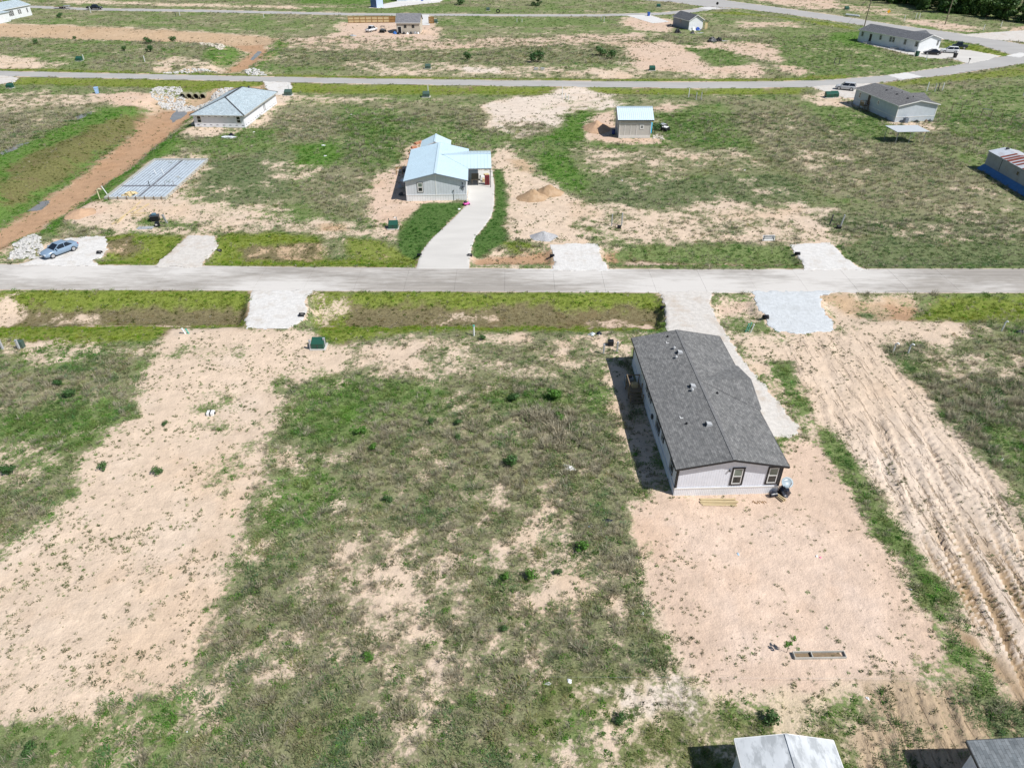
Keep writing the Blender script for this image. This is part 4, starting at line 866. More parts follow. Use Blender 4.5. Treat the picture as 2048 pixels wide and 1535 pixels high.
class House:
    def __init__(s, name, label, loc, rz, W, L, cat='house', group=None):
        s.o = empty(name, loc, rz, label, cat, group); s.W, s.L = W, L; s.rz = rz; s.loc = Vector(loc)
        c, q = math.cos(rz), math.sin(rz)
        BLOCK.append([(loc[0] + c*x - q*y, loc[1] + q*x + c*y) for x, y in ((0,0),(W,0),(W,L),(0,L))])
    def loc_of(s, x, y):
        d = Vector((x, y, 0)) - Vector((s.loc.x, s.loc.y, 0)); return Matrix.Rotation(-s.rz, 3, 'Z') @ d
    def fb(s, mb, face, s0, s1, d0, d1, z0, z1):
        if face == 'front': mb.box(s0, s1, -d1, -d0, z0, z1)
        elif face == 'back': mb.box(s0, s1, s.L+d0, s.L+d1, z0, z1)
        elif face == 'left': mb.box(-d1, -d0, s0, s1, z0, z1)
        else: mb.box(s.W+d0, s.W+d1, s0, s1, z0, z1)
        return mb
    def part(s, name, m, mb, parent=None, **k): return mb.build(name, m, parent or s.o, **k)
    def walls(s, z0, ze, zr, m, ridge='y', rx=None):
        W, L = s.W, s.L; t = .12; rx = W/2 if rx is None else rx
        if ridge == 'y':
            for y0 in (0, L-t):
                pr = [(0,z0),(W,z0),(W,ze),(rx,zr),(0,ze)]
                n = 5; V = [(x, y0, z) for x, z in pr] + [(x, y0+t, z) for x, z in pr]
                s.part('wall', m, MB().add(V, [tuple(range(n)), tuple(range(2*n-1, n-1, -1))] + [(i, (i+1) % n, n+(i+1) % n, n+i) for i in range(n)]))
            for x0 in (0, W-t): s.part('wall', m, MB().box(x0, x0+t, t+.003, L-t-.003, z0, ze))
        elif ridge == 'x':
            ry = L/2 if rx == W/2 else rx
            for x0 in (0, W-t):
                pr = [(0,z0),(L,z0),(L,ze),(ry,zr),(0,ze)]; n = 5
                V = [(x0, y, z) for y, z in pr] + [(x0+t, y, z) for y, z in pr]
                s.part('wall', m, MB().add(V, [tuple(range(n)), tuple(range(2*n-1, n-1, -1))] + [(i, (i+1) % n, n+(i+1) % n, n+i) for i in range(n)]))
            for y0 in (0, L-t): s.part('wall', m, MB().box(t+.003, W-t-.003, y0, y0+t, z0, ze))
        else:
            for x0 in (0, W-t): s.part('wall', m, MB().box(x0, x0+t, t+.003, L-t-.003, z0, ze))
            for y0 in (0, L-t): s.part('wall', m, MB().box(0, W, y0, y0+t, z0, ze))
    def skirt(s, z1, m, out=.03, lip=None):
        for f, S in (('front', s.W), ('back', s.W), ('left', s.L), ('right', s.L)):
            e = out if f in ('front', 'back') else 0
            s.part('skirting', m, s.fb(MB(), f, -e, S+e, -.05, out, -.25, z1))
            if lip: s.part('skirting_rail', lip, s.fb(MB(), f, -e, S+e, out+.002, out+.035, z1-.09, z1+.03))
    def roof(s, ze, zr, m, ov=.25, og=.3, th=.13, rx=None, fascia=None, name='roof'):
        W, L = s.W, s.L; rx = W/2 if rx is None else rx
        zl = ze - ov*(zr-ze)/rx; z2 = ze - ov*(zr-ze)/(W-rx)
        mb = MB(); up = .1
        pr = [(-ov, zl+up), (rx, zr+up), (W+ov, z2+up), (W+ov, z2+up-th), (rx, zr+up-th), (-ov, zl+up-th)]
        V = [(x, -og, z) for x, z in pr] + [(x, L+og, z) for x, z in pr]; n = 6
        mb.add(V, [(0,1,4,5),(1,2,3,4),(11,10,7,6),(10,9,8,7),(0,6,7,1),(1,7,8,2),(2,8,9,3),(3,9,10,4),(4,10,11,5),(5,11,6,0)])
        r = s.part(name, m, mb)
        if fascia:
            for (xa, za), (xb, zb) in (((-ov, zl+up), (rx, zr+up)), ((rx, zr+up), (W+ov, z2+up))):
                for y in (-og-.02, L+og+.02):
                    s.part('fascia', fascia, MB().bar((xa, y, za-.09), (xb, y, zb-.09), .04, .17), r)
            for x, z in ((-ov-.02, zl+up), (W+ov+.02, z2+up)):
                s.part('fascia', fascia, MB().box(x-.02, x+.02, -og, L+og, z-.17, z-.01), r)
        s.rf = lambda x: (ze + (zr-ze)*(x/rx) if x < rx else ze + (zr-ze)*((W-x)/(W-rx))) + up
        return r
    def cross_gable(s, yc, hb, ze, zr, m, mwall, ov=.25, side=1):
        W = s.W; X0 = W/2; xe = W + ov if side > 0 else -ov; xo = xe + side*.22; up = .125
        zl = ze - ov*(zr-ze)/(W/2)
        A = Vector((xo, yc, zr+up)); B = Vector((X0 + side*.05, yc, zr+up))
        for q in (-1, 1):
            E = Vector((xe, yc + q*hb, zl+up)); E2 = Vector((xo, yc + q*(hb-.25), zl+up+.02))
            pts = [B, E, E2, A] if q*side < 0 else [A, E2, E, B]
            s.part('gable_roof', m, MB().slab(pts, .10))
        xw = W if side > 0 else 0
        V = [(xw + side*(.02), yc-hb+.3, ze-.1), (xw + side*.02, yc+hb-.3, ze-.1), (xw + side*.02, yc, zr-.02)]; V += [(x + side*.08, y, z) for x, y, z in V]
        s.part('gable_wall', mwall, MB().add(V, [(0,1,2),(5,4,3),(0,3,4,1),(1,4,5,2),(2,5,3,0)]))
    def window(s, face, c, z0, z1, w, trim=None, frame=None, rail=True, tw=.11, fw=.06, top=None, lo=None):
        trim = trim or M_WHITE; frame = frame or M_WHITE
        a, b = c - w/2, c + w/2
        mb = MB()
        s.fb(mb, face, a, a+tw, .003, .05, z0, z1); s.fb(mb, face, b-tw, b, .003, .05, z0, z1)
        s.fb(mb, face, a+tw, b-tw, .003, .048, z1-tw, z1); s.fb(mb, face, a+tw, b-tw, .003, .048, z0, z0+tw)
        win = s.part('window', trim, mb); a += tw+.002; b -= tw+.002; z0 += tw+.002; z1 -= tw+.002
        zm = (z0+z1)/2; mb = MB()
        s.fb(mb, face, a, a+fw, .003, .036, z0, z1); s.fb(mb, face, b-fw, b, .003, .036, z0, z1)
        s.fb(mb, face, a+fw, b-fw, .003, .034, z1-fw, z1); s.fb(mb, face, a+fw, b-fw, .003, .034, z0, z0+fw)
        if rail: s.fb(mb, face, a+fw, b-fw, .003, .032, zm-fw/2, zm+fw/2)
        s.part('frame', frame, mb, win)
        if rail:
            s.part('pane', top or M_GLASS, s.fb(MB(), face, a+fw, b-fw, .002, .014, zm+fw/2+.002, z1-fw-.002), win)
            s.part('pane', lo or M_GLASS, s.fb(MB(), face, a+fw, b-fw, .002, .010, z0+fw+.002, zm-fw/2-.002), win)
        else: s.part('pane', top or M_GLASS, s.fb(MB(), face, a+fw, b-fw, .002, .012, z0+fw+.002, z1-fw-.002), win)
        return win
    def door(s, face, c, z0, w, h, m, trim=None):
        trim = trim or M_WHITE
        d = s.part('door', m, s.fb(MB(), face, c-w/2, c+w/2, .003, .03, z0, z0+h))
        mb = MB(); s.fb(mb, face, c-w/2-.1, c-w/2-.002, .003, .05, z0, z0+h+.1); s.fb(mb, face, c+w/2+.002, c+w/2+.1, .003, .05, z0, z0+h+.1); s.fb(mb, face, c-w/2, c+w/2, .003, .048, z0+h+.002, z0+h+.1)
        s.part('door_frame', trim, mb, d); s.part('handle', M_GALV, s.fb(MB(), face, c+w/2-.14, c+w/2-.08, .03, .08, z0+.95, z0+1.05), d); return d
    def ridge_cap(s, m, zr, og=.3, w=.16, rx=None):
        rx = s.W/2 if rx is None else rx
        return s.part('ridge_cap', m, MB().box(rx-w, rx+w, -og, s.L+og, zr+.085, zr+.135))
    def ribs(s, ze, zr, m, step, ov, og, rx=None, h=.035):
        rx = s.W/2 if rx is None else rx; up = .115
        for sx, X1 in ((-1, -ov), (1, s.W+ov)):
            mb = MB(); y = -og + .05
            ex = rx if sx < 0 else s.W-rx; zz = ze - ov*(zr-ze)/ex
            while y < s.L + og: mb.bar((rx, y, zr+up), (X1, y, zz+up), .045, h); y += step
            o = s.part('roof_seams', m, mb); o['kind'] = 'stuff'
    def corner_trims(s, m, z0, z1, w=.1):
        for x in (0, s.W):
            for y in (0, s.L):
                s.part('corner_trim', m, MB().box(x-.035 if x == 0 else x-w, x+w if x == 0 else x+.035, y-.035 if y == 0 else y-w, y+w if y == 0 else y+.035, z0, z1))
def loc_px(u, v, z=0.0): x, y = P(u, v, 0); return (x, y, z)

# --- the near home with the dark shingle roof
hA = House('mobile_home', 'long pale lavender grey mobile home with charcoal shingle roof and white skirting', loc_px(1347, 990), math.radians(2.1), 8.3, 18.9, 'mobile home')
zeA, zrA = 3.02, 3.80
hA.walls(.72, zeA, zrA-.03, M_LAVSIDE); hA.skirt(.78, M_SKIRTW, .03, M_WHITE)
rA = hA.roof(zeA, zrA, M_SHING, .28, .36, .12, fascia=M_BLACKT); hA.cross_gable(10.4, 3.55, zeA, zrA, M_SHING, M_LAVSIDE, .28, 1)
hA.part('ridge_cap', M_RIDGE, MB().box(4.03, 4.27, -.36, 19.26, zrA+.085, zrA+.12)).data.materials[0] = mat('charcoal ridge shingles', (.17,.17,.17), .9, .2, 6)
hA.corner_trims(M_BLACKT, .82, zeA-.02, .13)
hA.window('front', 4.80, .96, 2.80, 1.02, M_BLACKT, M_WHITE, tw=.13, fw=.075, top=M_GLASSG)
hA.window('front', 7.62, .96, 2.80, 1.02, M_BLACKT, M_WHITE, tw=.13, fw=.075, top=M_GLASSG)
hA.part('exterior_light', M_DGREY, MB().box(4.02, 4.14, -.14, -.004, 2.45, 2.6), bevel=.01)
for c, z0, z1, w in ((1.6,1.05,2.75,1.0),(5.0,1.5,2.6,.8),(6.9,1.05,2.75,1.5)): hA.window('left', c, z0, z1, w, M_BLACKT, M_WHITE, tw=.1)
for c in (10.3, 11.2, 12.1): hA.window('left', c, 1.7, 2.6, .6, M_BLACKT, M_WHITE, False, .08)
hA.door('left', 14.2, .8, .92, 2.05, M_WHITE)
hA.window('right', 3.0, 1.05, 2.75, 1.0, M_BLACKT); hA.window('right', 15.5, 1.05, 2.75, 1.0, M_BLACKT); hA.door('right', 10.4, .8, .92, 2.05, M_DARKSIDE)
hA.part('meter_box', M_DGREY, MB().box(-.16, -.004, 8.7, 9.0, .95, 1.35), bevel=.01)
M_VENT = mat('pale vent metal', (.42,.43,.44), .5, .05)
for u, v in ((1360,706),(1386,773),(1418,849)):
    p = hA.loc_of(*P(u, v, 3.75)); zb = hA.rf(p.x)
    mb = MB().add([(p.x-.30,p.y-.24,zb-.12),(p.x+.30,p.y-.24,zb-.03),(p.x+.30,p.y+.24,zb-.03),(p.x-.30,p.y+.24,zb-.12),(p.x-.22,p.y-.20,zb+.24),(p.x+.20,p.y-.20,zb+.14),(p.x+.20,p.y+.20,zb+.14),(p.x-.22,p.y+.20,zb+.24)],
              [(0,3,2,1),(4,5,6,7),(0,1,5,4),(1,2,6,5),(2,3,7,6),(3,0,4,7)])
    q = hA.part('roof_vent', M_VENT, mb); hA.part('vent_mouth', M_BLACKP, MB().box(p.x-.31, p.x-.27, p.y-.17, p.y+.17, zb-.03, zb+.16), q)
for u, v in ((1348,698),(1352,716),(1384,782)):
    p = hA.loc_of(*P(u, v, 3.7)); zb = hA.rf(p.x); q = hA.part('vent_pipe', M_VENT, MB().tube((p.x,p.y,zb-.05),(p.x,p.y,zb+.2),.09)); hA.part('cap', M_VENT, MB().tube((p.x,p.y,zb+.2),(p.x,p.y,zb+.30),.15,.06,12), q)
for u, v in ((1335,675),(1434,788),(1373.5,844)):
    p = hA.loc_of(*P(u, v, 3.6)); zb = hA.rf(p.x); hA.part('pipe_boot', M_BLACKP, MB().tube((p.x,p.y,zb-.05),(p.x,p.y,zb+.14),.13,.07,12))
for u, v in ((1333,689),(1361,834)):
    p = hA.loc_of(*P(u, v, 3.5)); zb = hA.rf(p.x); hA.part('mounting_bracket', M_WHITE, MB().box(p.x-.02,p.x+.24,p.y-.03,p.y+.03,zb-.02,zb+.05).box(p.x-.03,p.x+.03,p.y+.031,p.y+.24,zb-.02,zb+.05))
def on_house(h, x, y, z=0.0):
    v = h.loc + Matrix.Rotation(h.rz, 3, 'Z') @ Vector((x, y, 0)); return Vector((v.x, v.y, z))

# --- home with the blue metal roof and carport
hB = House('mobile_home', 'grey sided home with pale blue metal roof and a carport beside its driveway', loc_px(814, 402), math.radians(2.4), 9.3, 15.6, 'mobile home')
zeB, zrB = 3.2, 4.3
hB.walls(.9, zeB, zrB-.03, M_GREYSIDE); hB.skirt(.95, M_SKIRT2, .03, M_WHITE)
rB = hB.roof(zeB, zrB, M_METB, .3, .35, .10, fascia=mat('slate fascia', (.17,.20,.23), .5, .08)); hB.ribs(zeB, zrB, M_METB, .62, .3, .35)
hB.part('ridge_cap', M_METB, MB().bar((4.65, -.36, zrB+.13), (4.65, 15.96, zrB+.13), .42, .05))
hB.window('front', 2.2, 1.35, 2.95, .95, M_DGREY, M_WHITE, tw=.06, fw=.12, top=M_GLASSG)
hB.part('corner_trim', M_WHITE, MB().box(4.55, 4.68, -.03, -.003, .96, zrB-.25)); hB.corner_trims(M_WHITE, .96, zeB-.05, .09)
q = MB()
for k in range(5):
    t = k*2*math.pi/5 + math.pi/2; q.bar((8.72, -.05, 2.05), (8.72 + .36*math.cos(t), -.05, 2.05 + .42*math.sin(t)), .16, .03)
hB.part('wall_ornament', M_DGREY, q); hB.part('porch_light', M_DGREY, MB().box(8.66, 8.8, -.16, -.004, 2.6, 2.8))
hB.part('riser_pipe', M_DGREY, MB().tube((7.3, -.08, 0), (7.3, -.08, 1.5), .025, n=6).box(7.24, 7.36, -.14, -.03, 1.5, 1.68))
hB.window('left', 4, 1.4, 2.8, 1.0); hB.window('left', 9.5, 1.4, 2.8, 1.0); hB.door('left', 12.5, .95, .9, 2.0, M_WHITE)
# carport: a lower gable running out to the right
yF, yM, yK, xO, xI = 5.4, 9.6, 14.6, 13.3, 5.4
zcE, zcR = 3.2, 4.18
slope = (zrB-zeB)/4.65
def main_z(x): return zeB + (9.3-x)*slope + .12
xf = 9.3 + .28
for nm, y_e, m_ in (('carport_roof', yF, M_METB), ('carport_roof', yK, M_METB)):
    pts = [Vector((xI, yM, zcR+.10)), Vector((xf, y_e, zcE+.06)), Vector((xO, y_e, zcE+.06)), Vector((xO, yM, zcR+.10))]
    if y_e > yM: pts = pts[::-1]
    cr = hB.part(nm, m_, MB().slab(pts, .07)); mb = MB(); x = xf - 3.4
    while x < xO:
        t0 = 0 if x >= xf else (xf-x)/(xf-xI); ye = yM + (y_e-yM)*(1 - t0); zz = zcR + (zcE-zcR)*(1-t0)
        mb.bar((x, yM, zcR+.12), (x, ye, zz+.09), .045, .035); x += .55
    o_ = hB.part('roof_seams', M_METB, mb, cr); o_['kind'] = 'stuff'
hB.part('carport_ridge', M_METB, MB().bar((xI-.3, yM, zcR+.13), (xO, yM, zcR+.13), .3, .04))
for y_ in (yF+.15, yK-.15): hB.part('post', M_DGREY, MB().box(xO-.24, xO-.14, y_-.05, y_+.05, 0, zcE)); hB.part('beam', M_GREYT, MB().box(9.6, xO-.02, y_-.06, y_+.06, zcE-.18, zcE-.02))
hB.part('gable_panel', M_GREYSIDE, MB().add([(xO-.05,yF+.2,zcE-.05),(xO-.05,yK-.2,zcE-.05),(xO-.05,yM,zcR-.03),(xO-.12,yF+.2,zcE-.05),(xO-.12,yK-.2,zcE-.05),(xO-.12,yM,zcR-.03)], [(0,1,2),(5,4,3),(0,3,4,1),(1,4,5,2),(2,5,3,0)]))
hB.door('right', 8.5, .2, .95, 2.1, M_WHITE)

x, y = P(846, 303, 0); hC = House('garden_shed', 'small shed with pale blue gabled metal roof behind the carport home', (-15.9, 126.6, 0), math.radians(2), 4.7, 4.2, 'shed')
hC.walls(0, 2.5, 3.55, M_DARKSIDE); hC.roof(2.5, 3.55, M_METB, .28, .28, .08, fascia=M_WHITE); hC.ribs(2.5, 3.55, M_METB, .6, .28, .28); hC.part('ridge_cap', M_METB, MB().box(2.2, 2.5, -.3, 4.5, 3.64, 3.70)); hC.door('front', 2.35, .1, 1.4, 2.0, M_GREYT)

# --- hip roofed house still in white wrap
hD = House('unfinished_house', 'unfinished house in white wrap under a pale blue grey hip roof', loc_px(391, 254.5), math.radians(-3.0), 10.4, 20.0, 'house')
W_, L_, ze, zr = 10.4, 20.0, 2.55, 4.75
hD.walls(0, ze, 0, M_WRAP, 'hip'); hD.part('footing', M_FOUND, MB().box(-.06, W_+.06, -.06, L_+.06, -.25, .14))
o_ = .45; zo = ze - .02; a, b, c, d = Vector((-o_,-o_,zo)), Vector((W_+o_,-o_,zo)), Vector((W_+o_,L_+o_,zo)), Vector((-o_,L_+o_,zo)); r1, r2 = Vector((W_/2, 5.2, zr)), Vector((W_/2, L_-5.2, zr))
roofD = hD.part('roof', M_SHINGB, MB().slab([a, r1, r2, d], .1).slab([r1, b, c, r2], .1)); 
hD.part('roof_hip', M_SHINGBX, MB().slab([a, b, r1], .1)); hD.part('roof_hip', M_SHINGBX, MB().slab([c, d, r2], .1))
for p0, p1 in ((a, r1), (b, r1), (c, r2), (d, r2), (r1, r2)): hD.part('ridge_cap', M_RIDGE, MB().bar(p0 + Vector((0,0,.02)), p1 + Vector((0,0,.02)), .26 if p0 is not r1 else .42, .05), roofD)
hD.part('fascia', mat('bare fascia', (.45,.44,.40), .7), MB().box(-o_-.02, W_+o_+.02, -o_-.03, -o_, zo-.2, zo-.005).box(W_+o_, W_+o_+.03, -o_, L_+o_, zo-.2, zo-.005).box(-o_-.03, -o_, -o_, L_+o_, zo-.2, zo-.005))
hD.window('front', 1.15, .85, 2.35, .95, M_WHITE, M_WHITE, tw=.05, fw=.08); hD.window('front', 9.3, .85, 2.35, .95, M_WHITE, M_WHITE, tw=.05, fw=.08)
for y_ in (11.6, 12.3): hD.part('window_slot', M_GLASS, MB().box(W_+.003, W_+.02, y_, y_+.22, .5, 2.4))
M_PRINT = mat('dark wrap print', (.035,.045,.09), .6)
for z_ in (.42, 2.1):
    mb = MB(); x_ = .5
    while x_ < 9.8: mb.box(x_, x_+.52, -.006, -.003, z_, z_+.09).box(x_+.08, x_+.40, -.0062, -.0032, z_+.10, z_+.13); x_ += 1.32
    q = hD.part('wrap_print', M_PRINT, mb); q['kind'] = 'stuff'
    mb = MB(); y_ = .6
    while y_ < 19.2: mb.box(W_+.003, W_+.006, y_, y_+.52, z_, z_+.09); y_ += 1.32
    q = hD.part('wrap_print', M_PRINT, mb); q['kind'] = 'stuff'
hD.part('roof_vent', M_DGREY, MB().box(6.2, 6.5, 15.5, 15.8, 4.3, 4.7))

# --- board and batten workshop
hE = House('workshop', 'taupe board and batten workshop with a pale blue ribbed metal roof', loc_px(1237, 276.4), math.radians(0), 6.1, 6.0, 'shed')
ze, zr = 3.55, 5.05
hE.walls(.02, ze, zr-.04, M_BATTEN, 'x')
mb = MB(); ov, og = .3, .45; zl = ze - ov*(zr-ze)/3.0
for sgn, ya, yb in ((1, -ov, 3.0), (-1, 6.0+ov, 3.0)):
    pts = [Vector((-og, ya, zl+.1)), Vector((6.1+og, ya, zl+.1)), Vector((6.1+og, yb, zr+.1)), Vector((-og, yb, zr+.1))]
    q = hE.part('roof', M_METB, MB().slab(pts if sgn > 0 else pts[::-1], .08)); mb = MB(); x_ = -og + .06
    while x_ < 6.1 + og: mb.bar((x_, yb, zr+.12), (x_, ya, zl+.12), .07, .06); x_ += .39
    q2 = hE.part('roof_seams', M_METW, mb, q); q2['kind'] = 'stuff'
hE.part('ridge_cap', M_METB, MB().box(-og, 6.1+og, 2.8, 3.2, zr+.11, zr+.17))
hE.part('fascia', M_BLACKT, MB().box(-og, 6.1+og, -ov-.03, -ov, zl-.1, zl+.08))
M_TRIMW = mat('cream trim', (.70,.69,.66), .6, .05)
hE.part('base_board', M_TRIMW, MB().box(-.02, 6.12, -.05, -.003, .03, .55))
hE.part('band_board', M_TRIMW, MB().box(0, 6.1, -.04, -.003, 2.62, 2.76))
for x_ in (1.0, 2.15, 3.3): hE.part('batten', M_TRIMW, MB().box(x_, x_+.12, -.036, -.003, .56, 2.61))
for x_ in (-.03, 5.98): hE.part('corner_board', M_TRIMW, MB().box(x_, x_+.15, -.055, .1, .03, ze-.05))
hE.window('front', 4.35, 1.75, 2.5, .75, M_WHITE, M_WHITE, True, .11, .05)
hE.door('left', 3.0, .05, .95, 2.1, M_GREYT)

# --- blue grey home by the middle road
hF = House('mobile_home', 'blue grey lap sided home with grey shingles and wooden side stairs', loc_px(1788.5, 244.5), math.radians(9.0), 8.9, 15.9, 'mobile home')
zeF, zrF = 3.3, 4.15
hF.walls(1.0, zeF, zrF-.03, M_BLSIDE); hF.skirt(1.0, mat('pale blue skirting', (.55,.60,.645), .6, .05), .03, M_WHITE)
hF.roof(zeF, zrF, M_SHINGM, .3, .35, .12, fascia=M_WHITE); hF.cross_gable(6.0, 3.0, zeF, zrF, M_SHINGM, M_BLSIDE, .3, 1)
hF.corner_trims(M_WHITE, 1.0, zeF-.03, .14)
hF.window('left', 6.9, 1.9, 2.8, .7); hF.window('left', 14.0, 1.6, 2.9, .8); hF.door('left', 10.4, 1.0, .95, 2.05, M_BLACKP)
for x_, y_ in ((3.3,2.4),(3.3,6.2),(3.3,10.0)): hF.part('roof_vent', M_BLACKP, MB().box(x_-.16,x_+.16,y_-.16,y_+.16,hF.rf(x_)-.08,hF.rf(x_)+.16))
for x_, y_ in ((4.8,2.9),(4.8,6.8),(4.8,10.5)): hF.part('vent_pipe', M_BLACKP, MB().tube((x_,y_,hF.rf(x_)-.1),(x_,y_,hF.rf(x_)+.22),.1))
st = MB(); 
stair = hF.part('stair_landing', M_OLDWOOD, MB().box(-1.5, -.05, 9.7, 11.1, .88, .98))
for k in range(4): hF.part('step', M_OLDWOOD, MB().box(-1.45, -.25, 9.7-.28*(k+1), 9.7-.28*k-.02, .88-.2*(k+1), .94-.2*(k+1)), stair)
for x_, y_ in ((-1.45,9.75),(-1.45,11.05),(-.15,9.75),(-.15,11.05)): hF.part('post', M_OLDWOOD, MB().box(x_-.05,x_+.05,y_-.05,y_+.05,-.2,1.9), stair)
hF.part('railing', M_OLDWOOD, MB().box(-1.49,-1.41,9.8,11.0,1.8,1.88).box(-1.42,-.2,11.01,11.09,1.8,1.88).box(-1.48,-1.42,9.8,11.0,1.1,1.7), stair)

# --- long white home by the far junction
hG = House('mobile_home', 'long white home with dark shingle roof beside two parked cars', loc_px(1833.3, 106), math.radians(24.5), 9.0, 22.8, 'mobile home')
ze, zr = 3.3, 4.6
hG.walls(.02, ze, zr-.03, M_WHSIDE); hG.roof(ze, zr, M_SHINGD, .3, .4, .12, fascia=M_WHITE); hG.cross_gable(6.5, 3.3, ze, zr, M_SHINGD, M_WHSIDE, .3, 1)
hG.part('footing', M_FOUND, MB().box(-.05, 9.05, -.05, 22.85, -.3, .12))
hG.window('front', 7.9, 1.5, 2.9, .75, M_DGREY)
for c, w in ((.9,1.0),(5.0,.8),(9.3,.8),(10.4,.8),(14.2,.8),(21.4,.85)): hG.window('left', c, 1.55, 2.9, w, M_DGREY)
hG.door('left', 18.0, .6, .95, 2.05, M_BLACKP); hG.door('left', 7.4, .6, .95, 2.05, M_WHITE)
for c in (7.4, 18.0):
    q = hG.part('doorstep', M_FOUND, MB().box(-1.5, -.04, c-.7, c+.7, .1, .55)); hG.part('step', M_FOUND, MB().box(-2.0, -1.502, c-.7, c+.7, .0, .3), q)

# --- small slate house at the bend
hH = House('small_house', 'small slate sided house with white gable end near the junction', loc_px(1376.6, 60.2), math.radians(20), 5.6, 10.6, 'house')
ze, zr = 3.0, 4.55
hH.walls(.02, ze, zr-.03, M_DARKSIDE); hH.part('gable_cladding', M_WHSIDE, MB().add([(.02,-.03,.05),(5.58,-.03,.05),(5.58,-.03,ze-.05),(2.8,-.03,zr-.1),(.02,-.03,ze-.05),(.02,-.003,.05),(5.58,-.003,.05),(5.58,-.003,ze-.05),(2.8,-.003,zr-.1),(.02,-.003,ze-.05)], [(0,1,2,3,4),(9,8,7,6,5)] + [(i,(i+1) % 5,5+(i+1) % 5,5+i) for i in range(5)]))
hH.roof(ze, zr, M_SHINGD, .35, .4, .12, fascia=M_WHITE); hH.window('left', 5.5, 1.6, 2.7, .8, M_DGREY)
pr = hH.part('porch_roof', M_SHINGD, MB().slab([Vector((5.9,-.4,2.75)), Vector((7.6,-.4,2.35)), Vector((7.6,11,2.35)), Vector((5.9,11,2.75))], .12))
for y_ in (-.2, 5, 10.6): hH.part('post', M_FENCEW, MB().box(7.35, 7.5, y_, y_+.15, 0, 2.3), pr)
hH.part('porch_screen', M_FENCEW, MB().box(6.4, 7.34, -.18, -.1, .05, 2.2), pr)

# --- tan house with the pine fence
hI = House('tan_house', 'tan lap sided house with grey shingles in front of a pine fence', loc_px(794, 67.6), math.radians(0), 7.9, 8.0, 'house')
ze, zr = 3.45, 5.6
hI.walls(.02, ze, zr-.04, M_TANSIDE, 'x'); ov, og = .3, .3; zl = ze - ov*(zr-ze)/4.0
for sgn, ya, yb in ((1, -ov, 4.0), (-1, 8.0+ov, 4.0)):
    pts = [Vector((-og, ya, zl+.1)), Vector((7.9+og, ya, zl+.1)), Vector((7.9+og, yb, zr+.1)), Vector((-og, yb, zr+.1))]
    hI.part('roof', M_SHINGDX, MB().slab(pts if sgn > 0 else pts[::-1], .12))
hI.part('fascia', M_WHITE, MB().box(-og, 7.9+og, -ov-.03, -ov, zl-.12, zl+.06))
hI.window('front', 2.95, 1.75, 2.65, .85, M_BLACKT, M_DGREY, False); hI.window('front', 5.6, 1.75, 2.65, .85, M_BLACKT, M_DGREY, False)
hI.door('front', 1.0, .05, 1.1, 2.05, M_BLACKP)

# --- white house at the far west edge
hJ = House('white_house', 'bright white house with pale roof beside the parked trailer', (-198.6, 288.5, 0), math.radians(-6), 9.5, 22.0, 'house')
ze, zr = 3.7, 5.3
hJ.walls(.02, ze, zr-.03, M_WHSIDE); hJ.roof(ze, zr, M_SHINGB, .35, .4, .12, fascia=M_WHITE)
for c, w in ((20.0,.7),(16.1,.7),(15.1,.7)): hJ.window('right', c, 1.3, 2.8, w, M_DGREY)
for c in (9.2,10.1,11.0,11.9): hJ.window('right', c, 1.2, 2.9, .75, M_DGREY)
wing = hJ.part('wing_wall', M_WHSIDE, MB().box(9.5, 12.2, -6.0, 6.2, .02, 3.2)); hJ.part('wing_roof', M_SHINGB, MB().slab([Vector((9.3,-6.3,3.55)), Vector((12.5,-6.3,3.2)), Vector((12.5,6.5,3.2)), Vector((9.3,6.5,3.55))], .12), wing)
hJ.part('chimney_pipe', M_GALV, MB().tube((4.0, 15.5, 4.6), (4.0, 15.5, 6.0), .18))

# --- blue shed and white house beyond the far road
hK = House('blue_shed', 'small blue shed with white front on the far pavement', loc_px(742, 15), math.radians(-38), 3.4, 3.8, 'shed')
hK.walls(.02, 3.0, 3.55, mat('blue shed siding', (.10,.17,.36), .6, .06)); hK.roof(3.0, 3.55, M_METW, .15, .15, .08); hK.part('side_cladding', mat('light blue door boards', (.50,.60,.80), .6, .05), MB().box(3.404, 3.43, .1, 3.7, .05, 2.9))
hL = House('white_house', 'white house with garage door on pavement behind the blue shed', (-50.5, 352, 0), math.radians(4), 15, 9, 'house')
hL.walls(.02, 3.0, 5.2, M_WHSIDE, 'x'); hL.part('garage_door', M_BLSIDE, MB().box(.5, 4.2, -.05, -.003, .05, 2.4)); hL.window('front', 8.0, 1.0, 2.3, 1.2, M_DGREY); hL.door('front', 11, .05, 1.0, 2.1, mat('blue door', (.05,.12,.40), .4))
for sgn, ya, yb in ((1, -.4, 4.5), (-1, 9.4, 4.5)):
    pts = [Vector((-.4, ya, 2.95)), Vector((15.4, ya, 2.95)), Vector((15.4, yb, 5.35)), Vector((-.4, yb, 5.35))]
    hL.part('roof', M_SHINGDX, MB().slab(pts if sgn > 0 else pts[::-1], .12))

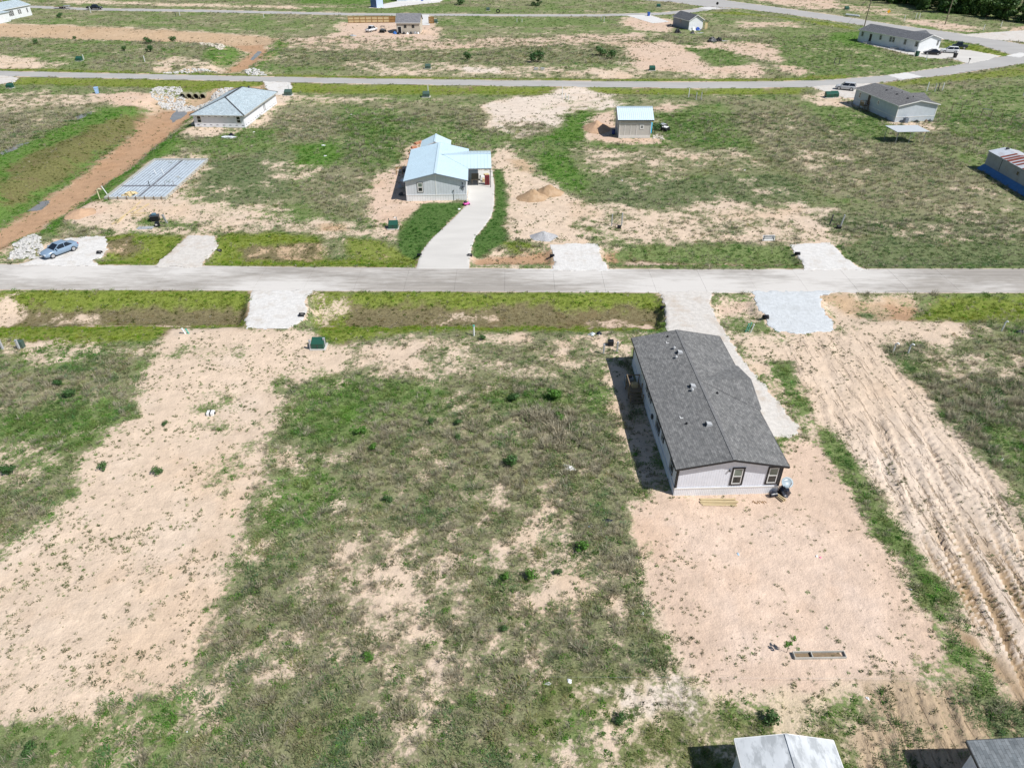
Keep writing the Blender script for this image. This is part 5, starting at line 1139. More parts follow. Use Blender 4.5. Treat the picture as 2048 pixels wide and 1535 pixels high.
# --- old trailer with the rusty roof
M_RUSTY = mat('weathered panel siding', (.34,.37,.385), .7, .08, 1.2, dirt=(.22,.20,.17), dscale=.9, damt=.6)
M_RUST = mat('rust red roof sheet', (.20,.055,.035), .8, .25, 2)
M_TARP = mat('blue tarp skirting', (.05,.17,.38), .5, .12, 1.5)
M_SILV = mat('dull silver roof sheet', (.52,.56,.61), .5, .08, 1.5, dirt=(.30,.17,.13), dscale=.7, damt=.5)
hM = House('old_trailer', 'old trailer home with rust striped roof and blue tarp skirting', (82.0, 106.5, 0), math.radians(.5), 5.0, 16.4, 'trailer')
hM.walls(.7, 3.0, 3.55, M_RUSTY); hM.roof(3.0, 3.55, M_SILV, .12, .12, .08); y_ = -.1; k = 0
while y_ < 13.2:
    wd = .55 + .25*random.random()
    for x0, x1 in ((-.12, 2.45), (2.55, 5.1)):
        if random.random() < .8: hM.part('rusty_sheet', M_RUST, MB().slab([Vector((x0+.15*random.random(), y_, hM.rf(max(x0,0))+.035 - (.02 if x0 < 0 else 0))), Vector((x1, y_, hM.rf(min(x1,5.0))+.035)), Vector((x1, y_+wd, hM.rf(min(x1,5.0))+.035)), Vector((x0+.15*random.random(), y_+wd, hM.rf(max(x0,0))+.035 - (.02 if x0 < 0 else 0)))], .03))
    y_ += 1.05
for f_ in (0, 1):
    V = [(-.02,-.1,.85),(-.02,16.5,.85),(-1.0,16.6,.0),(-1.0,-.1,.0),(.0,-.1,.80),(0,16.5,.80),(-.9,16.6,-.1),(-.9,-.1,-.1)]
hM.part('tarp_skirt', M_TARP, MB().add(V, [(0,1,2,3),(7,6,5,4),(0,3,7,4),(1,5,6,2),(0,4,5,1),(3,2,6,7)]))
hM.window('left', 7.5, 1.7, 2.5, .8, M_GREYT, M_GREYT, False, .05); hM.part('panel_seam', M_BLACKP, MB().box(-.02, -.003, 12.2, 12.3, .9, 2.8)); hM.part('panel_seam', M_BLACKP, MB().box(-.02, -.003, 4.0, 4.06, .9, 2.8))
hM.part('roof_vent', M_DGREY, MB().box(2.2, 2.6, 15.3, 15.7, 3.55, 3.85))

# --- roofs at the bottom edge of the view
M_WORN = mat('white roof coating worn grey', (.60,.625,.64), .4, .12, 1.2, spec=.5, dirt=(.38,.40,.41), dscale=1.3, damt=.9, stretch=(1.3,.55,1), dlo=.46, dhi=.56)
hN = House('old_trailer', 'small pale home with worn white coated roof and rust patches', (11.85, 7.3, 0), math.radians(-1.0), 4.7, 12.75, 'trailer')
hN.walls(.02, 2.6, 3.1, M_WHSIDE); hN.roof(2.6, 3.1, M_WORN, .25, .25, .10, fascia=M_WHITE)
M_RP = mat('rust stained patch', (.34,.25,.20), .8, .2, 4, dirt=(.55,.56,.56), dscale=3, damt=.9)
hN.part('ridge_cap', M_WORN, MB().box(2.25, 2.45, -.25, 13.0, 3.19, 3.225))
M_SLATE2 = shingle_mat('blue slate shingles', (.17,.19,.20), (.24,.26,.27), .42, .18)
hO = House('mobile_home', 'home with blue slate shingle roof standing by muddy ground', (23.3, 2.7, 0), math.radians(-3), 8.0, 17.0, 'mobile home')
hO.walls(.02, 2.9, 3.7, M_LAVSIDE); hO.roof(2.9, 3.7, M_SLATE2, .3, .35, .12, fascia=M_DGREY)
# ------------------------------------------------------------------ vehicles
M_TYRE = mat('tyre rubber', (.015,.015,.016), .8, .2); M_RIM = mat('alloy rim', (.50,.51,.53), .3, .05, metal=.7)
M_LAMP = mat('headlight lens', (.75,.77,.80), .1, .02, spec=.8); M_TAIL = mat('tail light lens', (.35,.01,.012), .2, .1, spec=.8)
M_CARGL = mat('tinted car glass', (.010,.014,.022), .06, .1, spec=.8)
def paint(name, c): return mat(name, c, .22, .03, 1.0, spec=.6)
def loft(sections, close=True):
    n = len(sections[0]); V = [p for s in sections for p in s]; m = len(sections)
    F = [(i*n+j, i*n+(j+1) % n, (i+1)*n+(j+1) % n, (i+1)*n+j) for i in range(m-1) for j in range(n)]
    F += [tuple(range(n-1, -1, -1)), tuple(range((m-1)*n, m*n))]
    return MB().add(V, F)
def car(name, label, kind, pm, loc, rz, L=4.6, Wd=1.8):
    """front of the vehicle towards +x; parts: body, cabin glass, roof, pillars, wheels, lamps, mirrors"""
    root = empty(name, loc, rz, label, {'sedan': 'car', 'suv': 'car', 'pickup': 'pickup'}[kind]); h = L/2; w = Wd/2
    if kind == 'sedan':  prof = [(-h,.42,.80,.80),(-h+.12,.30,.98,.92),(-h+.55,.24,1.02,.98),(-h+1.1,.22,.98,1),(-.3,.20,.95,1),(.75,.20,.94,1),(1.2,.22,.93,.99),(h-.45,.24,.80,.96),(h-.12,.28,.68,.86),(h,.36,.58,.70)]; cab = (-h+.55, -h+1.35, .15, 1.05, 1.44, 1.0)
    elif kind == 'suv': prof = [(-h,.45,1.0,.86),(-h+.08,.34,1.10,.95),(-h+.6,.28,1.10,1),(-.2,.26,1.06,1),(.9,.26,1.04,1),(1.25,.28,1.02,.99),(h-.4,.30,.95,.96),(h-.1,.34,.82,.88),(h,.42,.70,.74)]; cab = (-h+.06, -h+.42, .35, 1.2, 1.72, 1.08)
    else: prof = [(-h,.5,1.05,.92),(-h+.08,.42,1.10,.97),(-.6,.38,1.10,1),(.9,.36,1.08,1),(1.3,.36,1.10,1),(h-.4,.38,1.05,.97),(h-.08,.42,.95,.92),(h,.5,.8,.84)]; cab = (-.75, -.5, .75, 1.45, 1.85, 1.1)
    sec = []
    for x, zb, zt, kw in prof:
        a = w*kw; sec.append([(x,-a*.88,zb),(x,-a,zb+.14),(x,-a,zt-.20),(x,-a*.93,zt-.05),(x,-a*.6,zt),(x,a*.6,zt),(x,a*.93,zt-.05),(x,a,zt-.20),(x,a,zb+.14),(x,a*.88,zb)])
    loft(sec).build('body', pm, root, smooth=True)
    xr0, xr1, xf1, xf0, zr, zb = cab; bw, tw = w*.90, w*.72
    V = [(xr0,-bw,zb-.1),(xf0,-bw,zb-.1),(xf0,bw,zb-.1),(xr0,bw,zb-.1),(xr1,-tw,zr-.03),(xf1,-tw,zr-.03),(xf1,tw,zr-.03),(xr1,tw,zr-.03)]
    g = MB().add(V, [(0,3,2,1),(4,5,6,7),(0,1,5,4),(1,2,6,5),(2,3,7,6),(3,0,4,7)]).build('cabin_glass', M_CARGL, root)
    MB().add([(xr1-.08,-tw-.03,zr-.05),(xf1+.08,-tw-.03,zr-.05),(xf1+.08,tw+.03,zr-.05),(xr1-.08,tw+.03,zr-.05),(xr1+.06,-tw*.86,zr+.02),(xf1-.06,-tw*.86,zr+.02),(xf1-.06,tw*.86,zr+.02),(xr1+.06,tw*.86,zr+.02)],
             [(0,3,2,1),(4,5,6,7),(0,1,5,4),(1,2,6,5),(2,3,7,6),(3,0,4,7)]).build('roof', pm, root, bevel=.02)
    for s in (-1, 1):
        for a, b in (((xr0,s*bw,zb-.1),(xr1,s*tw,zr-.02)), ((xf0,s*bw,zb-.1),(xf1,s*tw,zr-.02)), (((xr0+xf0)/2-.1,s*bw,zb-.1),((xr1+xf1)/2-.1,s*tw,zr-.02))):
            MB().bar(a, b, .09, .06).build('pillar', pm, root)
        MB().box(xf0-.45, xf0-.28, s*w-.04 if s > 0 else s*w-.2, s*w+.2 if s > 0 else s*w+.04, zb-.05, zb+.12).build('mirror', pm, root, bevel=.02)
        zt_f, zt_r = prof[-2][2], prof[1][2]
        MB().box(h-.30, h-.04, s*w*.58-.17, s*w*.58+.17, zt_f-.16, zt_f+.0).build('headlight', M_LAMP, root, bevel=.03)
        MB().box(-h-.02, -h+.22, s*w*.72-.16, s*w*.72+.16, zt_r-.30, zt_r-.10).build('tail_light', M_TAIL, root, bevel=.03)
        for x in (-h + L*.19, h - L*.20):
            r = .33 if kind == 'sedan' else .38
            wh = MB().tube((x, s*(w-.20), r), (x, s*(w+.02), r), r, n=18).build('wheel', M_TYRE, root)
            MB().tube((x, s*(w+.021), r), (x, s*(w+.03), r), r*.68, n=14).build('rim', M_RIM, wh)
    MB().box(h-.08, h+.025, -w*.55, w*.55, .36, .56).build('grille', M_BLACKP, root, bevel=.02)
    MB().box(h+.026, h+.035, -.24, .24, .42, .54).build('number_plate', M_WHITE, root)
    if kind == 'pickup':
        MB().box(-h+.15, -.85, -w*.78, w*.78, 1.06, 1.112).build('cargo_bed', M_BLACKP, root)
    return root
def at(u, v, dz=0.0):
    g = G(u, v); return Vector((g.x, g.y, zg(g.x, g.y) + dz))
g = at(121, 507); car('sedan_car', 'silver blue sedan parked on the white gravel crossing', 'sedan', paint('silver blue paint', (.22,.31,.42)), (g.x, g.y, .07), math.radians(238), 4.6, 1.8)
g = at(1690, 180); car('sport_utility_car', 'silver sport utility car with blue tinted glass by blue grey home', 'suv', paint('silver paint', (.52,.53,.55)), (g.x, g.y, .07), math.radians(152), 4.6, 1.85)
g = at(1863, 109.5); car('sedan_car', 'black sedan parked beside the long white home', 'sedan', paint('black paint', (.012,.013,.02)), (g.x, g.y, .07), math.radians(165), 4.7, 1.8)
g = at(1898, 106); car('sport_utility_car', 'white sport utility car next to the black sedan', 'suv', paint('white paint gloss', (.76,.77,.78)), (g.x, g.y, .07), math.radians(160), 4.8, 1.9)
g = at(1918, 97.5); car('pickup_truck', 'dark pickup truck parked behind the white sport utility car', 'pickup', paint('dark green paint', (.02,.035,.035)), (g.x, g.y, .05), math.radians(150), 4.4, 1.8)
g = at(743, 63.5); car('pickup_truck', 'white pickup truck on bare soil left of the tan house', 'pickup', paint('white truck paint', (.74,.76,.78)), (g.x, g.y, g.z), math.radians(66), 5.2, 1.95)
g = at(190, 19.5); car('pickup_truck', 'black pickup truck standing on the far road', 'pickup', paint('black truck paint', (.014,.015,.02)), (g.x, g.y, .04), math.radians(-4), 6.1, 2.05)
# flat trailer with a light load
g = at(126, 17.5); t = empty('flat_trailer', (g.x, g.y, .05), math.radians(3), 'low flat trailer with silver load near the white house', 'trailer')
MB().box(-3.2, 3.0, -1.0, 1.0, .55, .68).build('deck', M_OLDWOOD, t); MB().box(3.0, 4.4, -.08, .08, .5, .6).build('drawbar', M_DGREY, t); MB().box(.6, 2.9, -.9, .9, .682, 1.05).build('load', M_GALV, t, bevel=.05)
for s in (-1, 1):
    for x in (-.5, .3): MB().tube((x, s*1.02, .34), (x, s*1.22, .34), .34, n=14).build('wheel', M_TYRE, t)
    MB().box(-1.0, .8, s*1.02 if s > 0 else s*1.28, s*1.28 if s > 0 else s*1.02, .70, .76).build('fender', M_DGREY, t)
# utility cart by the tan house
g = at(766, 65); t = empty('utility_cart', (g.x, g.y, g.z), math.radians(80), 'black open utility cart standing beside the white pickup', 'cart')
MB().box(-1.4, 1.3, -.7, .7, .35, .75).build('body', M_BLACKP, t, bevel=.05); MB().box(-1.5, -.3, -.72, .72, .77, 1.0).build('cargo_box', M_DGREY, t, bevel=.03); MB().box(-.25, .25, -.6, .6, .76, 1.15).build('seat', M_GREYT, t, bevel=.05)
for x in (-.3, .75):
    for s in (-.66, .66): MB().bar((x, s, .75), (x*.8, s*.9, 1.85), .06).build('roll_bar', M_BLACKP, t)
MB().box(-.35, .7, -.66, .66, 1.85, 1.91).build('canopy', M_BLACKP, t)
for x in (-.95, .9):
    for s in (-1, 1): MB().tube((x, s*.6, .32), (x, s*.88, .32), .32, n=14).build('wheel', M_TYRE, t)

# ------------------------------------------------------------------ utility boxes, pipes, posts
M_TGREEN = mat('transformer green', (.018,.085,.058), .45, .08, 2); M_TGREEN2 = mat('faded transformer green', (.06,.105,.085), .5, .1, 2)
M_PVC = mat('white pipe', (.74,.76,.76), .4, .04); M_PVCG = mat('green pipe', (.10,.42,.32), .4, .05); M_PEDG = mat('grey pedestal', (.46,.47,.48), .6, .06)
def transformer(u, v, label, s=1.0, rz=0, m=None, group=None):
    g = at(u, v); m = m or M_TGREEN; o = empty('transformer_box', g, rz, label, 'utility box', group)
    MB().box(-.72*s, .72*s, -.62*s, .62*s, -.15, .10).build('pad', M_FOUND, o)
    V = [(-.58*s,-.48*s,.101),(.58*s,-.48*s,.101),(.58*s,.48*s,.101),(-.58*s,.48*s,.101),(-.58*s,-.48*s,.62*s),(.58*s,-.48*s,.62*s),(.58*s,.30*s,.92*s),(-.58*s,.30*s,.92*s),(.58*s,.48*s,.80*s),(-.58*s,.48*s,.80*s)]
    MB().add(V, [(0,3,2,1),(0,1,5,4),(4,5,6,7),(7,6,8,9),(9,8,2,3),(1,2,8,6,5),(0,4,7,9,3)]).build('cabinet', m, o, bevel=.02)
    MB().box(-.03*s, .03*s, -.50*s, -.482*s, .2, .55*s).build('latch', M_DGREY, o); return o
def pedestal(u, v, label, h=1.0, m=None, w=.20, group=None, rz=0, cat='utility post', lean=0.0):
    g = at(u, v); o = empty('utility_post', g, rz, label, cat, group); o.rotation_euler = (0, lean, rz)
    MB().box(-w/2, w/2, -w/2, w/2, -.2, h).build('post', m or M_PEDG, o, bevel=.015)
    MB().box(-w*.6, w*.6, -w*.6, w*.6, h+.002, h+.09).build('cap', M_GREYT if m is None else m, o, bevel=.015); return o
def pipe(u, v, label, h=1.1, hook=0.0, m=None, r=.06, rz=0, lean=.0, group=None, band=None):
    g = at(u, v); o = empty('pipe_stub', g, rz, label, 'pipe', group); m = m or M_PVC; tx = lean*h
    MB().tube((0,0,-.2), (tx,0,h), r, n=10).build('riser', m, o, smooth=False)
    if hook: MB().tube((tx,0,h), (tx-hook*.45,0,h+.22), r*1.12, n=10).tube((tx-hook*.45,0,h+.22), (tx-hook,0,h+.12), r*1.12, n=10).build('elbow', m, o)
    else: MB().tube((tx,0,h), (tx,0,h+.09), r*1.3, n=10).build('cap', band or m, o)
    return o
transformer(638, 694, 'dark green transformer box between two grey posts beside the sand strip', 1.15)
pedestal(622, 698, 'grey post left of the dark green transformer box', 1.0); pedestal(650, 694, 'grey post right of the dark green transformer box', 1.05)
pedestal(6, 698, 'pale post beside a twin post west of the sand strip', 1.0); pedestal(39, 698, 'pale post with dark box behind it west of the sand strip', 1.05)
g = at(44, 694); MB().box(-.3, .3, -.25, .25, -.1, .8).build('meter_cabinet', M_TGREEN2, None, g, bevel=.03); tag(bpy.context.scene.objects['meter_cabinet'], 'small dark cabinet behind the pale twin posts', 'utility box')
pipe(372, 667, 'white pipe stub of a pair on the sand by the ditch', .55, 0, M_PVC, .10, 0, -.5, 'pipe pair by the ditch'); pipe(379, 667, 'green pipe stub next to a white one by the ditch', .5, 0, M_PVCG, .08, 0, -.5, 'pipe pair by the ditch')
pipe(948, 671, 'tall white and green pipe standing alone by the ditch', 1.2, 0, M_PVC, .10, band=M_PVCG)
pedestal(1207, 707, 'slim grey post with twin beside the dark roofed home', 1.05, None, .16); pedestal(1234, 703, 'slim grey post nearest the corner of the dark roofed home', 1.1, None, .16)
g = at(1221, 690); o = MB().box(-.3,.3,-.25,.25,-.1,.6).build('meter_cabinet', M_BLACKP, None, g, bevel=.03); tag(o, 'black cabinet between two slim grey posts', 'utility box')
for k, (u, v, q) in enumerate(((1490,664,M_PVCG),(1495,662,M_PVCG),(1500,665,M_PVC))): pipe(u, v, ('green pipe riser leaning in a cluster by the gravel drive', 'middle green pipe riser of the leaning cluster', 'white pipe riser beside two green ones')[k], .95, 0, q, .06, 0, .25, 'pipe cluster by the gravel drive')
pipe(1786, 704, 'white hooked pipe standing in dark weeds beside the ruts', .95, .3, M_PVC, .075, math.radians(150), 0); pipe(1816, 706, 'second white hooked pipe, further from the gravel drive', .95, .3, M_PVC, .075, math.radians(150), 0)
pipe(2003, 662, 'white hooked pipe with dark shade beside black tubing', 1.05, .25, M_PVC, .07, math.radians(170))
transformer(787, 456, 'green transformer box beside the mown lawn', 1.15, .05); pedestal(779, 456, 'thin post left of the green transformer by the lawn', 1.35, M_TGREEN2, .10); pedestal(794, 452, 'thin pale post right of the green transformer by the lawn', 1.25, None, .12)
pedestal(1223, 452, 'grey twin post on weedy sand east of the soil heap', 1.7, None, .14); pedestal(1243, 451, 'taller grey twin post beside a dark meter', 1.8, None, .16)
g = at(1238, 457); o = MB().box(-.25,.25,-.2,.2,-.1,.45).build('meter_cabinet', M_BLACKP, None, g, bevel=.03); tag(o, 'low black meter box at the foot of grey posts', 'utility box')
pedestal(1659, 450, 'dark leaning post in the eastern field', 1.5, M_DGREY, .16, lean=.1); pedestal(1681, 452, 'grey leaning post with black box in the eastern field', 1.6, None, .18, lean=.12)
g = at(1677, 457); o = MB().box(-.3,.3,-.22,.22,-.1,.45).build('meter_cabinet', M_BLACKP, None, g, bevel=.03); tag(o, 'black box below the grey leaning post', 'utility box')
far_t = [(856,137.5,'faded green box by the verge of the middle road',1.3),(852.5,194,'green box with white post south of the middle road',1.35),(1304,141,'dark green box on bare red soil',1.3),(871,46,'green box right of the tan house driveway',1.3),(976,21.5,'grey green box near the black tyre hoop',1.2),(159,122,'dark box with slim post in the north western lot',1.3),(21,176,'dark green box beside the pale crossing on the west',1.2),(577,190.5,'green box beside the hip roof house crossing',1.4),(1657,195,'left one of two joined green boxes by the silver car',1.4),(1668,194,'right one of two joined green boxes by the silver car',1.4),(1693,20,'dark box near the far wood',1.4),(1317,14.5,'dark box on red soil beyond the junction',1.3)]
for u, v, lb, s in far_t: transformer(u, v, lb, s, 0, M_TGREEN if 'dark' in lb or 'by the silver' in lb else M_TGREEN2)
far_p = [(857,193,'tall white post beside the green box south of the middle road',2.4),(1124,198,'tall white post on the pale sand flat',2.6),(1131,199,'short grey post on the pale sand flat',1.2),(1137,200,'short dark post at the edge of the pale sand flat',1.1),(168,120,'slim white post beside the dark north western box',1.3),(290,124,'white post with crossbar in the north western lot',1.5),(182,26.5,'white post below the black pickup',2.2),(360,32,'pale post south of the far road',2.0),(352,34,'dark post south of the far road',1.6),(528,36,'pale stake in dry grass south of the far road',1.6),(1034,45,'short pale post of a cluster by the far road',1.2),(1044,45,'second short pale post of the cluster by the far road',1.1),(1202,43,'thin post in grass near the red soil',1.5),(1208,44,'thin pale post in grass near the red soil',1.5),(1377,195,'pale post in the verge of the eastern field',1.9),(1392,200,'grey post of a pair by the eastern verge',1.6),(1402,200,'second grey post of the pair by the eastern verge',1.6),(1668,128,'dark short post in grass north of the middle road',1.5),(1678,128,'second dark short post north of the middle road',1.5),(1853,183,'white stake behind the blue grey home',2.0),(1869,184,'grey leaning slab post behind the blue grey home',1.7),(1875,183,'dark leaning slab post behind the blue grey home',1.7),(1884,182,'pale leaning slab post behind the blue grey home',1.7),(1852,121,'white post by the driveway of the long white home',1.3),(1828,113,'pale post at the corner of the long white home',1.4),(1808,43,'pale stake before the far wood',1.9),(1831,38,'pale twin stake before the far wood',1.9),(1838,38,'second pale twin stake before the far wood',1.9),(1966,62,'pale stake near the far gravel branch',1.9),(2001,55,'pale stake between two others near the wood',1.7),(2046,192,'grey stake by the eastern frame fence',1.4),(579,186,'white post by the hip roof house crossing',1.8),(28,174,'white stake beside the western box',1.4)]
for u, v, lb, hh in far_p: pedestal(u, v, lb, hh, M_PVC if ('white' in lb or 'pale' in lb) else (M_DGREY if 'dark' in lb else None), .17)
for k, (u, v) in enumerate(((1072,140),(1085,140))):
    g = at(u, v); o = MB().box(-.55,.55,-.35,.35,-.1,.55).build('cistern_lid', M_GALV, None, g, bevel=.05); tag(o, ('white low box on the verge, left of its twin', 'white low box on the verge, right of its twin')[k], 'utility box')
# ------------------------------------------------------------------ things around the near home
g = on_house(hA, -.95, 15.6); g.z = zg(g.x, g.y); o = empty('air_conditioner', g, hA.rz, 'dark air conditioner unit in the shade of the near home', 'air conditioner')
MB().box(-.42,.42,-.42,.42,-.05,.08).build('pad', M_FOUND, o); MB().box(-.38,.38,-.38,.38,.081,.92).build('casing', M_GREYT, o, bevel=.03); MB().tube((0,0,.921),(0,0,.95),.31,n=16).build('fan_guard', M_BLACKP, o)
for z_ in (.25,.4,.55,.7): MB().box(-.395,.395,-.395,.395,z_,z_+.03).build('grille_slat', M_DGREY, o)
g = on_house(hA, -.06, 12.6); g.z = 0; o = empty('wooden_steps', g, hA.rz, 'dark wooden landing and steps at the shaded side door', 'steps')
MB().box(-1.35, -.05, .6, 2.2, .68, .78).build('landing', M_OLDWOOD, o)
for k in range(3): MB().box(-1.3, -.15, .6-.3*(k+1), .6-.3*k-.02, .5-.2*k, .56-.2*k).build('step', M_OLDWOOD, o)
for x_, y_ in ((-1.3,.65),(-1.3,2.15),(-.12,.65),(-.12,2.15),(-1.3,-.3),(-.12,-.3)): MB().box(x_-.045,x_+.045,y_-.045,y_+.045,-.2,1.72 if y_ > 0 else 1.1).build('post', M_OLDWOOD, o)
MB().box(-1.34,-1.26,.7,2.1,1.62,1.70).box(-1.25,-.17,2.11,2.19,1.62,1.70).build('railing', M_OLDWOOD, o)
g = at(1276, 782); o = MB().box(-.28,.28,-.2,.2,.78,1.25).build('tool_box', M_WOOD, None, (on_house(hA,-.7,14.0).x, on_house(hA,-.7,14.0).y, 0), hA.rz, .02); tag(o, 'yellow wooden box on the landing by the shaded door', 'box')
# satellite dish on its stand, bin bag, offcuts, lumber
g = at(1567, 986); o = empty('satellite_dish', g, 0, 'pale blue satellite dish on a short mast at the home corner', 'satellite dish')
MB().tube((0,0,-.2),(0,0,1.15),.035,n=8).build('mast', M_DGREY, o); mb = MB(); R_ = .50; nrm = Vector((.15,-.62,.77)).normalized(); tx = nrm.cross(Vector((0,0,1))).normalized(); ty = nrm.cross(tx); cc = Vector((0,-.12,1.28)); rings = 5; ns = 20; V = [tuple(cc - nrm*.12)]
for i in range(1, rings+1):
    for j in range(ns): a = 2*math.pi*j/ns; rr = R_*i/rings; V.append(tuple(cc + tx*math.cos(a)*rr + ty*math.sin(a)*rr*.88 + nrm*(.12*(i/rings)**2 - .12)))
F = [(0, 1+j, 1+(j+1) % ns) for j in range(ns)] + [(1+(i-1)*ns+j, 1+i*ns+j, 1+i*ns+(j+1) % ns, 1+(i-1)*ns+(j+1) % ns) for i in range(1, rings) for j in range(ns)]
M_DISH = mat('pale grey blue dish enamel', (.30,.37,.41), .4, .05); d_ = MB().add(V, F).build('reflector', M_DISH, o, smooth=True); md = d_.modifiers.new('solid', 'SOLIDIFY'); md.thickness = .02
MB().bar(cc + ty*.42, cc + nrm*.55 + ty*.15, .035).build('feed_arm', M_GREYT, o); MB().tube(cc + nrm*.5 + ty*.17, cc + nrm*.62 + ty*.12, .05).build('receiver', M_GREYT, o)
mb = MB()
for k in range(3): mb.box(-.12+.11*k-.09,-.12+.11*k-.03, -.02, .0, 0, .001)
MB().add([tuple(cc + tx*a + ty*b + nrm*(.012 - .10*(1-((a/R_)**2)))) for a, b in ((-.18,-.20),(.18,-.20),(.18,-.27),(-.18,-.27))], [(0,1,2,3)]).build('label', M_WHITE, o)
def lump(name, m, g, rx, ry, rz_, seed, label, cat, group=None, nseg=10, amp=.25, rot=0, parent=None):
    r = random.Random(seed); V = []; F = []; nr_ = 6
    V.append((0,0,rz_))
    for i in range(1, nr_):
        t = i/(nr_-1)
        for j in range(nseg):
            a = 2*math.pi*j/nseg; q = 1 + amp*(r.random()-.5)*2; V.append((rx*t*q*math.cos(a), ry*t*q*math.sin(a), rz_*(1-t**1.7)*(1 + amp*(r.random()-.5)) - .06*t))
    F = [(0, 1+j, 1+(j+1) % nseg) for j in range(nseg)] + [(1+(i-1)*nseg+j, 1+i*nseg+j, 1+i*nseg+(j+1) % nseg, 1+(i-1)*nseg+(j+1) % nseg) for i in range(1, nr_-1) for j in range(nseg)]
    o = MB().add(V, F).build(name, m, parent, g, rot); 
    if label: tag(o, label, cat, group)
    return o
M_BAG = mat('black plastic sheet', (.012,.016,.028), .3, .3, 3, bump=.6, bscale=6, spec=.6)
lump('plastic_sheet', M_BAG, at(1566, 984), .55, .55, .75, 3, 'crumpled black plastic heaped under the satellite dish', 'plastic sheet', amp=.35)
g = at(1546, 992); o = empty('canister', g, .2, 'small dark round canister lying beside the home corner', 'canister'); MB().tube((-.3,0,.2),(.28,0,.2),.2,n=14).build('body', M_BAG, o, bevel=.02); MB().tube((-.36,0,.2),(-.3,0,.2),.08,n=10).build('spout', M_DGREY, o)
for k, (u, v, a) in enumerate(((1556,997,.5),(1559,996,.55),(1562,995,.6))):
    g = at(u, v); o = MB().box(-.05,.05,-.42,.42,-.02,.10+.03*k).build('wood_offcut', M_WOOD if k else M_OLDWOOD, None, g, a, .006); tag(o, 'short wooden offcut beside the black plastic', 'plank', 'wooden offcuts at the home corner')
for k, (v_, h_, l_) in enumerate(((999,.10,1.40),(1002.5,.06,1.36),(1006,.06,1.36),(1009.5,.06,1.28),(1004.5,.13,1.40))):
    g = at(1435 + 2*(k % 2), v_); o = MB().box(-l_, l_+.05*k, -.09, .09, 0, .055).build('plank', M_WOOD, None, (g.x, g.y, g.z + h_ - .05), math.radians(-1.5 + random.random()*1.5), .006); tag(o, 'treated lumber plank lying stacked in front of the gable', 'plank', 'lumber stack by the gable')
for k in range(9):
    g = at(1506 + k*3.1, 1003 + (k*37 % 5)*.6); o = MB().bar((-.12,-.05,.02),(.12,.06,.03),.03,.03).build('wood_stake', M_FENCED, None, g, .8 + .5*(k % 3)); tag(o, 'short split stake in a row in front of the gable', 'stake', 'stakes in front of the gable')
# planter frame and sapling
g = at(1638, 1311); o = empty('planter_frame', g, math.radians(1), 'long empty wooden planter frame on the bare yard', 'planter')
M_PLANK = mat('grey planter board', (.47,.46,.42), .8, .12, 3); Lh, Wh = 1.63, .20
for x0, x1, y0, y1 in ((-Lh,Lh,-Wh-.04,-Wh),(-Lh,Lh,Wh,Wh+.04),(-Lh,-Lh+.04,-Wh,Wh),(Lh-.04,Lh,-Wh,Wh),(-.52,-.47,-Wh,Wh)): MB().box(x0,x1,y0,y1,-.05,.2).build('board', M_PLANK, o)
MB().box(-Lh+.05,Lh-.05,-Wh+.01,Wh-.01,-.04,.03).build('soil', mat('planter soil', (.22,.16,.10), 1, .2, 6), o)

M_LEAF = {}
def leaf_mat(nm, c, tr=.3):
    if nm in M_LEAF: return M_LEAF[nm]
    m, nt, b = new_mat(nm); N, Lk = nt.nodes.new, nt.links.new
    oi = N('ShaderNodeNewGeometry'); n_ = N('ShaderNodeTexNoise'); tc = N('ShaderNodeTexCoord'); n_.inputs['Scale'].default_value = 3.0; Lk(tc.outputs['Object'], n_.inputs['Vector'])
    ad = N('ShaderNodeMath'); ad.operation = 'ADD'; Lk(oi.outputs['Random Per Island'], ad.inputs[0]); Lk(n_.outputs[0], ad.inputs[1])
    mr = N('ShaderNodeMapRange'); mr.inputs[1].default_value = .3; mr.inputs[2].default_value = 1.7; mr.inputs[3].default_value = .55; mr.inputs[4].default_value = 1.5; Lk(ad.outputs[0], mr.inputs[0])
    vm = N('ShaderNodeVectorMath'); vm.operation = 'MULTIPLY'; vm.inputs[0].default_value = c; Lk(mr.outputs[0], vm.inputs[1]); Lk(vm.outputs[0], b.inputs['Base Color']); b.inputs['Roughness'].default_value = .6
    t_ = N('ShaderNodeBsdfTranslucent'); Lk(vm.outputs[0], t_.inputs[0]); mx = N('ShaderNodeMixShader'); mx.inputs[0].default_value = tr; Lk(b.outputs[0], mx.inputs[1]); Lk(t_.outputs[0], mx.inputs[2]); Lk(mx.outputs[0], nt.nodes['Material Output'].inputs[0])
    M_LEAF[nm] = m; return m
M_BARK = mat('bark', (.13,.10,.075), .9, .2, 4)
